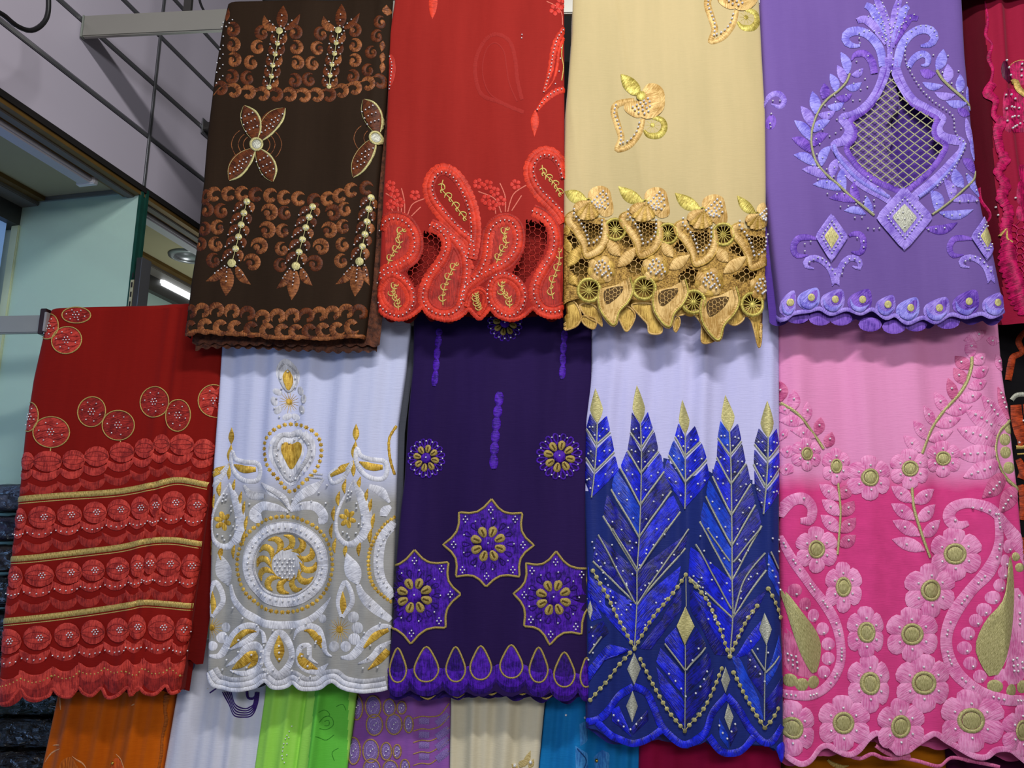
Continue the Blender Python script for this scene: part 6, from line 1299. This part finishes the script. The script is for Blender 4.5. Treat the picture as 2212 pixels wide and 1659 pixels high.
for x, y in ((1548, 1090), (1660, 1120), (1762, 1100), (310, 1065), (222, 1078), (148, 1052), (1718, 200), (1745, 275)): c.disc('gold_disc', x, y, 46 if y > 400 else 32, M_PGOLD, h=.003)
c.blob('paisley_heart', [(1690, 420), (1790, 500), (1860, 760), (1780, 1040), (1660, 1080), (1540, 1040), (1640, 820)], e_pk, h=.003); c.blob('gold_leaf', [(1668, 190), (1700, 380), (1690, 600), (1640, 820), (1540, 1032), (1450, 920), (1425, 800), (1500, 620), (1610, 460)], M_PGOLD, h=.004, lift=.002, ang=.3)
c.blob('paisley_heart', [(100, 700), (180, 760), (320, 1010), (250, 1030), (120, 960)], e_pk2, h=.002); c.blob('gold_leaf', [(95, 420), (220, 580), (340, 730), (368, 860), (318, 1012), (220, 890), (140, 640)], M_PGOLD, h=.004, lift=.002, ang=-.3)
c.bead([(1735, 470), (1738, 590), (1740, 632), (1738, 665), (1755, 790)]+[(1680+dx, 910+dy) for dx, dy in ((-10, 0), (30, -10), (-5, 40), (35, 38), (0, 75), (38, 80), (80, 60), (75, 20))]+[(130+dx, 870+dy) for dx, dy in ((0, 0), (22, 10), (48, 15), (5, 45), (30, 42), (55, 55), (30, 75), (58, 95))], 2.6, lift=.006)
fl(ZR, [(330, 150, 150, 1), (1288, 182, 172, 1), (520, 410, 165, .72), (1115, 432, 176, 1), (665, 720, 170, .68), (985, 735, 178, 1), (688, 1070, 188, .72), (1065, 1070, 190, 1), (160, 1380, 180, .85), (520, 1350, 182, .92), (905, 1370, 186, .9), (1395, 1330, 205, 1), (1760, 1400, 170, 1)])
c.stroke('hem_trim', hem, 13, e_pk, h=.004, raw=True, n=110, prof='two')
for L in ([(520, 1560), (640, 1600), (720, 1560), (800, 1590), (900, 1600), (1000, 1580)], [(740, 1500), (830, 1560), (930, 1590), (1060, 1620), (1200, 1650), (1300, 1600), (1440, 1620), (1600, 1650)]): c.stroke('under_hem_trim', L, 26, e_pk2, h=.003, lift=-.014)
c.done()
# ------------------------------------------------------------------ crimson fabric at the right end of the upper rail, black one below it
m_cr = cloth_mat('crimson_voile', '#a3203f', '#861531')
e_cr = emb('magenta_lace', '#cc1560', '#7c0a38', rough=.5, blotch=60)
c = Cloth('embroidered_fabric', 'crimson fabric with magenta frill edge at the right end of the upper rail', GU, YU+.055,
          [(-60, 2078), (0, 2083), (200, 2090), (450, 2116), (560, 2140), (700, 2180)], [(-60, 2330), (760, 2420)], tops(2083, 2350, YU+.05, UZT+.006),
          [(2150, 650), (2180, 690), (2220, 700), (2300, 720), (2420, 730)], m_cr, seed=71, amp=.006, waves=5, ridges=[(.0, .12, -.045, 0), (.30, .05, .016, .04)], lace=([(2000, -200), (2128, -200), (2132, 90), (2145, 160), (2146, 330), (2158, 470), (2176, 600), (2190, 720), (2000, 760)], cloth_mat('shaded_crimson_voile', '#5c0a1e', '#460614'), 'side_fold'))  # shade on the left strip painted as a darker copy of the crimson
ZW = (2080, 0, .1988); ZX = (2080, 320, .2292)
c.Z = ZW
c.stroke('frill', [(250, 0), (280, 200), (260, 370), (320, 480), (290, 620), (330, 760), (300, 930)], [12, 20, 40, 20, 50, 26, 40], e_cr, h=.004); c.stroke('frill', [(320, 910), (270, 1010), (350, 1100), (330, 1250), (400, 1330), (370, 1450), (400, 1640)], [90, 100, 60, 60, 110, 90, 90], e_cr, h=.006, lift=.004)
c.stroke('gold_edge', [(510, 715), (560, 670), (620, 655), (690, 680)], 8, M_GOLD, h=.002); 
s = c.part('stoned_leaf'); c.blob('leaf_ground', [(400, 720), (450, 670), (510, 720), (540, 850), (480, 920), (410, 860)], emb('plum_thread', '#5c0836', '#2e0319'), h=.003, parent=s)
s = c.part('stoned_leaf'); c.blob('leaf_ground', [(520, 720), (600, 660), (720, 680), (740, 900), (560, 900)], e_cr, h=.003, parent=s)
c.blob('shell_ground', [(430, 1020), (560, 960), (740, 1060), (740, 1400), (600, 1430), (470, 1460), (430, 1300)], e_cr, h=.004)
c.stroke('gold_braid', [(520, 900), (570, 880), (600, 960), (660, 1040), (700, 1080)], [40, 60, 60, 50, 30], M_GOLD, h=.004, lift=.004)
for L in ([(435, 700), (510, 830)], [(625, 715), (622, 840)], [(430, 1070), (515, 1055), (565, 1080)], [(440, 1215), (545, 1180), (605, 1182)], [(450, 1345), (535, 1285), (600, 1270)], [(500, 1430), (600, 1360), (660, 1330)]): c.bead_line(L, 7.5, 2.8, lift=.008)
c.Z = ZX
c.stroke('frill', [(330, 0), (380, 120), (330, 230), (390, 350), (360, 470), (420, 600), (400, 760), (420, 900), (440, 1100), (500, 1250), (540, 1420), (600, 1560)], [60, 100, 80, 110, 90, 110, 90, 130, 120, 140, 130, 120], e_cr, h=.007, lift=.004, scal=30); c.stroke('inner_edge', [(215, 330), (230, 450), (290, 620), (250, 720), (300, 860)], 16, e_cr, h=.003)
for P in ([(520, 170), (600, 160), (620, 300), (530, 290)], [(500, 340), (620, 320), (640, 560), (500, 540)], [(500, 560), (640, 580), (640, 700), (510, 690)]): c.blob('lace_leaf', P, e_cr, h=.004)
c.net('net', [(430, 720), (640, 700), (640, 1400), (560, 1400), (440, 1000)], 14, 3, e_cr, h=.005)
c.stroke('gold_braid', [(350, 830), (400, 770), (400, 860), (450, 900)], 24, M_GOLD, h=.004, lift=.006); c.bead([(310, 560), (330, 635), (472, 488)], 2.6, lift=.006)
c.done()
m_bk = cloth_mat('black_lawn', '#151216', '#0c0a0c')
e_or = emb('rust_orange_thread', '#c24a22', '#6e2410', rough=.5, blotch=40)
c = Cloth('embroidered_fabric', 'black fabric with rust orange scrolls at the right edge of the lower rail', GL, YL+.075,
          [(690, 2130), (1600, 2180)], [(690, 2380), (1600, 2450)], tops(2150, 2380, YL+.07, LZT+.006), [(2180, 1560), (2300, 1570), (2450, 1560)], m_bk, seed=81, amp=.004, waves=3)
ZY = (2120, 680, .2534); c.Z = ZY
for L, w in (([(225, 560), (250, 430), (270, 360), (340, 320), (310, 230), (350, 160), (420, 120)], [60, 66, 60, 44, 50, 46, 40]), ([(290, 770), (300, 900), (330, 1050), (330, 1120)], [90, 100, 90, 40]), ([(310, 1230), (350, 1330), (330, 1400)], [50, 70, 60]), ([(380, 760), (400, 900), (420, 1050)], [70, 80, 80])): c.stroke('scroll', L, w, e_or, h=.004)
c.stroke('gold_bar', [(290, 1130), (440, 1125)], 34, M_GOLD, h=.004); c.stroke('gold_arc', [(255, 730), (290, 690), (340, 680), (440, 690)], 40, M_SILVER, h=.004); c.stroke('gold_bar', [(300, 1190), (440, 1180)], 16, M_GOLD, h=.003); c.bead([(350, 905), (318, 1090)], 2.6)
for y in (1450, 1900, 2400): c.stroke('scroll', [(330, y), (360, y+150), (340, y+300)], [50, 80, 50], e_or, h=.004)
c.done()
# ------------------------------------------------------------------ bottom row
M_B = {}
def low(label, L, R, top, mat, seed, amp=.006, waves=5, Y=YB, hemy=1900, ridges=(), **k):
    return Cloth('sheer_fabric', label, GB, Y, [(top, L[0]), (1659, L[1]), (hemy, L[1]+(L[1]-L[0])*.8)], [(top, R[0]), (1659, R[1]), (hemy, R[1]+(R[1]-R[0])*.8)], top,
                 [(L[1]-4, hemy), ((L[1]+R[1])/2, hemy+4), (R[1]+4, hemy)], mat, seed=seed, amp=amp, waves=waves, NU=90, NV=40, ridges=ridges, **k)
m_og = cloth_mat('orange_organza', '#d0640e', '#9c4406', rough=.4)
c = low('orange organza fabric hanging in the bottom row below the dark red scalloped one', (128, 86), (378, 345), 1465, m_og, 91, .007, 6)
e_og = emb('orange_frill_thread', '#c2661c', '#7c3606'); e_pale = emb('pale_peach_thread', '#e0a878', '#b87040')
ZSS = (0, 1400, .2532); c.Z = ZSS
c.stroke('frill', [(1420, 400), (1400, 520), (1410, 620), (1380, 760), (1370, 900), (1345, 1040)], [60, 34, 30, 24, 22, 20], e_og, h=.006, scal=14)
for L in ([(370, 980), (430, 900), (530, 850)], [(620, 920), (690, 970), (730, 1030)], [(440, 835), (520, 822)], [(985, 905), (1050, 970), (1090, 1030)], [(500, 420), (505, 530)], [(1120, 490), (1165, 470)]): c.stroke('pale_stitch', L, [4, 14, 6], e_pale, h=.0015)
c.blob('petal', [(980, 940), (1050, 980), (1080, 1060), (940, 1060)], emb('bright_orange_thread', '#e0621c', '#a83a08'), h=.003); c.bead([(962, 982)], 4.0, 'gold'); c.blob('petal', [(540, 960), (620, 930), (680, 1060), (540, 1060)], e_og, h=.002)
c.done()
m_lv = cloth_mat('pale_lavender_organza', '#e2e2ec', '#c6c6d6', rough=.4)
e_vi = emb('violet_cord', '#4a2a86', '#241050')
c = low('pale lavender organza fabric with violet corded loop in the bottom row', (398, 352), (585, 560), 1395, m_lv, 92, .006, 5, Y=YB+.012); c.Z = ZSS
for k in range(5): c.stroke('corded_loop', [(1905+k*16, 370), (1950+k*14, 470-k*3), (2010+k*10, 570-k*16), (2090, 594-k*18), (2150-k*6, 570-k*16), (2190-k*8, 480), (2205-k*8, 380)], 11, e_vi, h=.003, prof='cord')
c.stroke('corded_loop', [(2100, 370), (2110, 430), (2160, 430), (2190, 380)], 22, e_vi, h=.003); c.stroke('corded_loop', [(1785, 385), (1850, 340)], 12, e_vi, h=.002); c.stroke('faint_loop', [(1640, 60), (1670, 110), (1640, 190), (1590, 200)], 20, emb('faint_violet', '#8482a4', '#74729a'), h=.001)
c.bead([(1765, 352), (1598, 350)], 2.4); c.done()
m_lm = cloth_mat('lime_satin', '#b2ee6c', '#96d850', rough=.45); m_gn = cloth_mat('green_satin', '#72d050', '#5cba3a', rough=.45)
ZTT = (500, 1400, .226)
c = low('lime green fabric in deep folds in the bottom row below the white fabric', (575, 548), (772, 748), 1470, m_lm, 93, .004, 4, ridges=[(.30, .05, .014, 0), (.62, .04, .018, 0), (.12, .04, .008, 0), (.44, .02, -.012, 0)], lace=([(690, 1400), (755, 1400), (740, 2000), (640, 2000), (668, 1659)], m_gn, 'green_fold'))
c.Z = ZTT; e_gr = emb('green_outline_thread', '#3f9a2a', '#2e7c1c')
for L in ([(850, 600), (900, 590), (940, 640), (880, 660)], [(850, 700), (900, 650), (960, 670), (970, 740), (900, 780), (850, 760)], [(890, 700), (930, 690), (930, 740), (890, 740)], [(1000, 560), (1060, 540), (1090, 600)], [(820, 830), (900, 880), (980, 830)], [(1020, 960), (960, 1000), (980, 1080)]): c.stroke('outline_stitch', L, 7, e_gr, h=.001, prof='cord')
c.bead([(580, 745), (560, 790), (543, 825), (530, 855), (555, 850), (516, 900), (540, 905), (510, 935), (505, 970), (535, 1015), (500, 1015), (503, 1045), (515, 1085)], 1.7); c.done()
m_mv = cloth_mat('mauve_organza', '#9c62b4', '#804a98', rough=.4); e_mv = emb('mauve_sequins', '#a488c8', '#5c3c88', rough=.35, streak=(.6, .6)); e_cg = emb('copper_gold_cord', '#c4a068', '#8a6438', metal=.2)
c = low('mauve purple fabric with gold-ringed sequin discs in the bottom row', (775, 750), (974, 972), 1485, m_mv, 94, .004, 4, Y=YB+.012); c.Z = ZTT
for x, y, rx, ry, m in ((1190, 570, 62, 120, e_mv), (1352, 562, 76, 105, e_mv), (1510, 565, 58, 80, e_mv), (1628, 568, 42, 60, e_mv), (1365, 735, 80, 100, e_mv), (1555, 725, 76, 98, e_mv), (1695, 725, 44, 80, e_mv), (1165, 985, 62, 130, e_mv), (1330, 985, 78, 112, e_mv), (1480, 985, 52, 84, e_mv), (1585, 985, 36, 66, e_mv), (1340, 1150, 80, 90, e_mv), (1520, 1150, 70, 80, e_mv), (1660, 1130, 44, 70, e_mv)):
    s = c.part('sequin_disc'); c.disc('disc', x, y, rx, m, ry=ry, h=.003, parent=s); c.ring('gold_ring', x, y, rx, 15, e_cg, ry=ry, h=.003, lift=.001, parent=s, n=26); c.ring('sequin_coil', x, y, rx*.55, 10, emb('pale_mauve', '#c0a8e0', '#7c5ca8'), ry=ry*.55, h=.002, lift=.002, parent=s, n=18); c.bead([(x, y), (x-15, y+40), (x+20, y-20)], 1.6, lift=.004)
for y in (660, 780, 890, 1000, 1110): c.stroke('gold_cord', [(1740, y+10), (1820, y-5), (1900, y), (1990, y-20-.1*(y-660)), (2080, y-130)], 13, e_cg, h=.002)
for y in (700, 830, 930, 1040): c.stroke('sequin_band', [(1790, y), (1890, y+5)], 60, e_mv, h=.002); c.stroke('sequin_band', [(1960, y+30), (2080, y-60)], 70, e_mv, h=.002)
c.done()
m_cm = cloth_mat('cream_tulle', '#e2d8be', '#ccc2a6', rough=.5)
c = low('cream tulle fabric with small gem flower in the bottom row', (974, 971), (1180, 1164), 1490, m_cm, 95, .008, 7); ZUU = (940, 1480, .3436); c.Z = ZUU
for k, (b, t) in enumerate([((560, 510), (600, 410)), ((530, 520), (560, 465)), ((590, 520), (620, 460)), ((520, 540), (480, 500))]): c.leaf('petal', b, t, 40, emb('cream_thread', '#d9c58c', '#a88e50'), h=.003)
c.bead([(500, 512), (600, 482)], 4.0); c.done()
m_tb = cloth_mat('blue_tulle', '#1e8ad2', '#126aaa', rough=.5); e_tb = emb('sky_blue_thread', '#4a9adc', '#2a68b0', blotch=30)
c = low('bright blue tulle fabric with sky blue leaves in the bottom row', (1182, 1165), (1392, 1384), 1490, m_tb, 96, .008, 7, Y=YB+.012); c.Z = ZUU
for P in ([(905, 240), (955, 215), (960, 350), (910, 380)], [(880, 375), (960, 430), (965, 560), (880, 540)], [(1000, 460), (1050, 405), (1095, 425), (1090, 560), (1010, 560)]): c.blob('leaf', P, e_tb, h=.003, smooth=False)
c.stroke('leaf_vein', [(890, 390), (950, 470), (920, 540)], 6, emb('navy_vein', '#1a4a8c', '#123468'), h=.002, lift=.003); c.bead([(1018, 480)], 4.2, 'gold'); c.bead([(822, 188), (940, 200)], 2.6); c.done()
c = low('deep crimson plain fabric at the foot of the royal blue spear fabric', (1386, 1382), (1692, 1690), 1500, cloth_mat('deep_crimson_tulle', '#a81248', '#880c38'), 97, .006, 5); c.done()
c = low('orange fabric with gold leaf showing under the pink hem', (1700, 1698), (2040, 2050), 1530, cloth_mat('amber_voile', '#b0650c', '#8a4a06'), 98, .005, 4, Y=YB+.012)
c.Z = (1660, 1560, .2495); c.stroke('gold_leaf', [(520, 330), (570, 370), (640, 390), (700, 380)], [20, 40, 40, 10], M_GOLD, h=.003); c.done()
c = low('dark plum fabric at the lower right corner under the pink hem', (2046, 2052), (2330, 2360), 1540, cloth_mat('plum_voile', '#4a1038', '#340826'), 99, .005, 4); c.done()
# ------------------------------------------------------------------ fabric packets in clear plastic, stacked at the far left
M_WRAP, nt_, b_, N_, L_ = _new('clear_wrap')
tr_ = N_('ShaderNodeBsdfTransparent'); gl_ = N_('ShaderNodeBsdfGlossy'); gl_.inputs['Roughness'].default_value = .10; mx_ = N_('ShaderNodeMixShader'); fr_ = N_('ShaderNodeFresnel'); fr_.inputs[0].default_value = 1.6
tc_ = N_('ShaderNodeTexCoord'); mp_ = N_('ShaderNodeMapping'); mp_.inputs['Scale'].default_value = (9, 9, 26); no_ = N_('ShaderNodeTexNoise'); no_.inputs['Scale'].default_value = 1.6; no_.inputs['Detail'].default_value = 4; no_.inputs['Distortion'].default_value = 1.5
bp_ = N_('ShaderNodeBump'); bp_.inputs['Strength'].default_value = 1.0; bp_.inputs['Distance'].default_value = .05
L_(tc_.outputs['Object'], mp_.inputs['Vector']); L_(mp_.outputs[0], no_.inputs['Vector']); L_(no_.outputs['Fac'], bp_.inputs['Height']); L_(bp_.outputs[0], gl_.inputs['Normal']); L_(bp_.outputs[0], fr_.inputs['Normal'])
L_(fr_.outputs[0], mx_.inputs[0]); L_(tr_.outputs[0], mx_.inputs[1]); L_(gl_.outputs[0], mx_.inputs[2]); L_(mx_.outputs[0], nt_.nodes['Material Output'].inputs['Surface'])
YP = 2.25
def packet(y0, y1, col, label, sh=0, slope=0.0):
    A = on_rack(-110, y1, YP); Bq = on_rack(170+sh, y0, YP); zc0 = A.z; zc1 = Bq.z; x0, x1 = A.x, Bq.x; hz_ = (zc1-zc0); yc = YP-K*(x0+x1)/2
    t = empty('fabric_packet', ((x0+x1)/2, yc+.08, zc0)); tag(t, label, 'packet', 'wrapped fabric packets stacked at the left')
    rn = random.Random(int(y0))
    def slab(name, grow, mat, jag):
        V = []; Fc = []; nx, na = 22, 18
        for i in range(nx+1):
            x = x0+(x1-x0)*i/nx; e = min(1, (min(i, nx-i)+.35)/2.2)
            for k in range(na):
                a = 6.2832*k/na; cy, sz = math.cos(a), math.sin(a)
                yy = math.copysign(abs(cy)**.45, cy)*(.08+grow)*(.9+.1*e); zz = math.copysign(abs(sz)**.55, sz)*(hz_*.46+grow*.3)*e
                V.append((x-(x0+x1)/2+(grow if i in (0, nx) else 0)*(1 if i else -1), yy+rn.uniform(-jag, jag), hz_*.5+zz+rn.uniform(-jag, jag)*.6+slope*(x-(x0+x1)/2)))
        for i in range(nx):
            for k in range(na): m = (k+1) % na; Fc.append((i*na+k, i*na+m, (i+1)*na+m, (i+1)*na+k))
        Fc.append(tuple(range(na))[::-1]); Fc.append(tuple(range(nx*na, nx*na+na)))
        o = mesh_obj(name, V, Fc, mat, None, None, True); o.parent = t; return o
    slab('folded_fabric', -.006, plain('packet_'+col.lstrip('#'), col, .7, var=.5, scale=22), .002); slab('plastic_wrap', 0, M_WRAP, .0045)
for y0, y1, col, lb in ((1040, 1108, '#5c6078', 'pale grey fabric packet in shiny plastic, topmost of its stack'), (1110, 1172, '#2a1c48', 'violet fabric packet in plastic, second from the top of its stack'), (1174, 1240, '#2c1a1c', 'dark brown fabric packet in plastic, third from the top of its stack'), (1242, 1316, '#151014', 'black fabric packet in the middle of the stack behind red hem'), (1318, 1400, '#1c1216', 'maroon black fabric packet, fifth from the top of its stack'), (1402, 1480, '#101010', 'black fabric packet just above the dark green one'), (1482, 1552, '#14301c', 'dark green fabric packet in plastic below the red scalloped hem'), (1554, 1622, '#1e1e22', 'charcoal fabric packet in plastic under the dark green one'), (1624, 1700, '#241a1c', 'lowest dark fabric packet at the bottom left corner')):
    packet(y0, y1, col, lb)
A = on_rack(-115, 1706, YP); Bq = on_rack(190, 1706, YP); zc = A.z; xm = (A.x+Bq.x)/2; ym = YP-K*xm+.08
ct_ = empty('display_counter', (xm, ym, 0)); tag(ct_, 'dark display counter under the wrapped fabric packets', 'counter'); M_CT = plain('dark_wood', '#3a2a20', .5, var=.2)
hw = (Bq.x-A.x)/2
child(box('counter_top', (xm, ym, zc-.016), (hw, .085, .014), M_CT, None, 0, .003), ct_)
for sx in (-1, 1): child(box('side_panel', (xm+sx*(hw-.03), ym, (zc-.03)/2), (.012, .08, (zc-.03)/2), M_CT, None, 0, .002), ct_)
child(box('back_panel', (xm, ym+.07, (zc-.03)/2), (hw-.045, .008, (zc-.03)/2), M_CT), ct_)
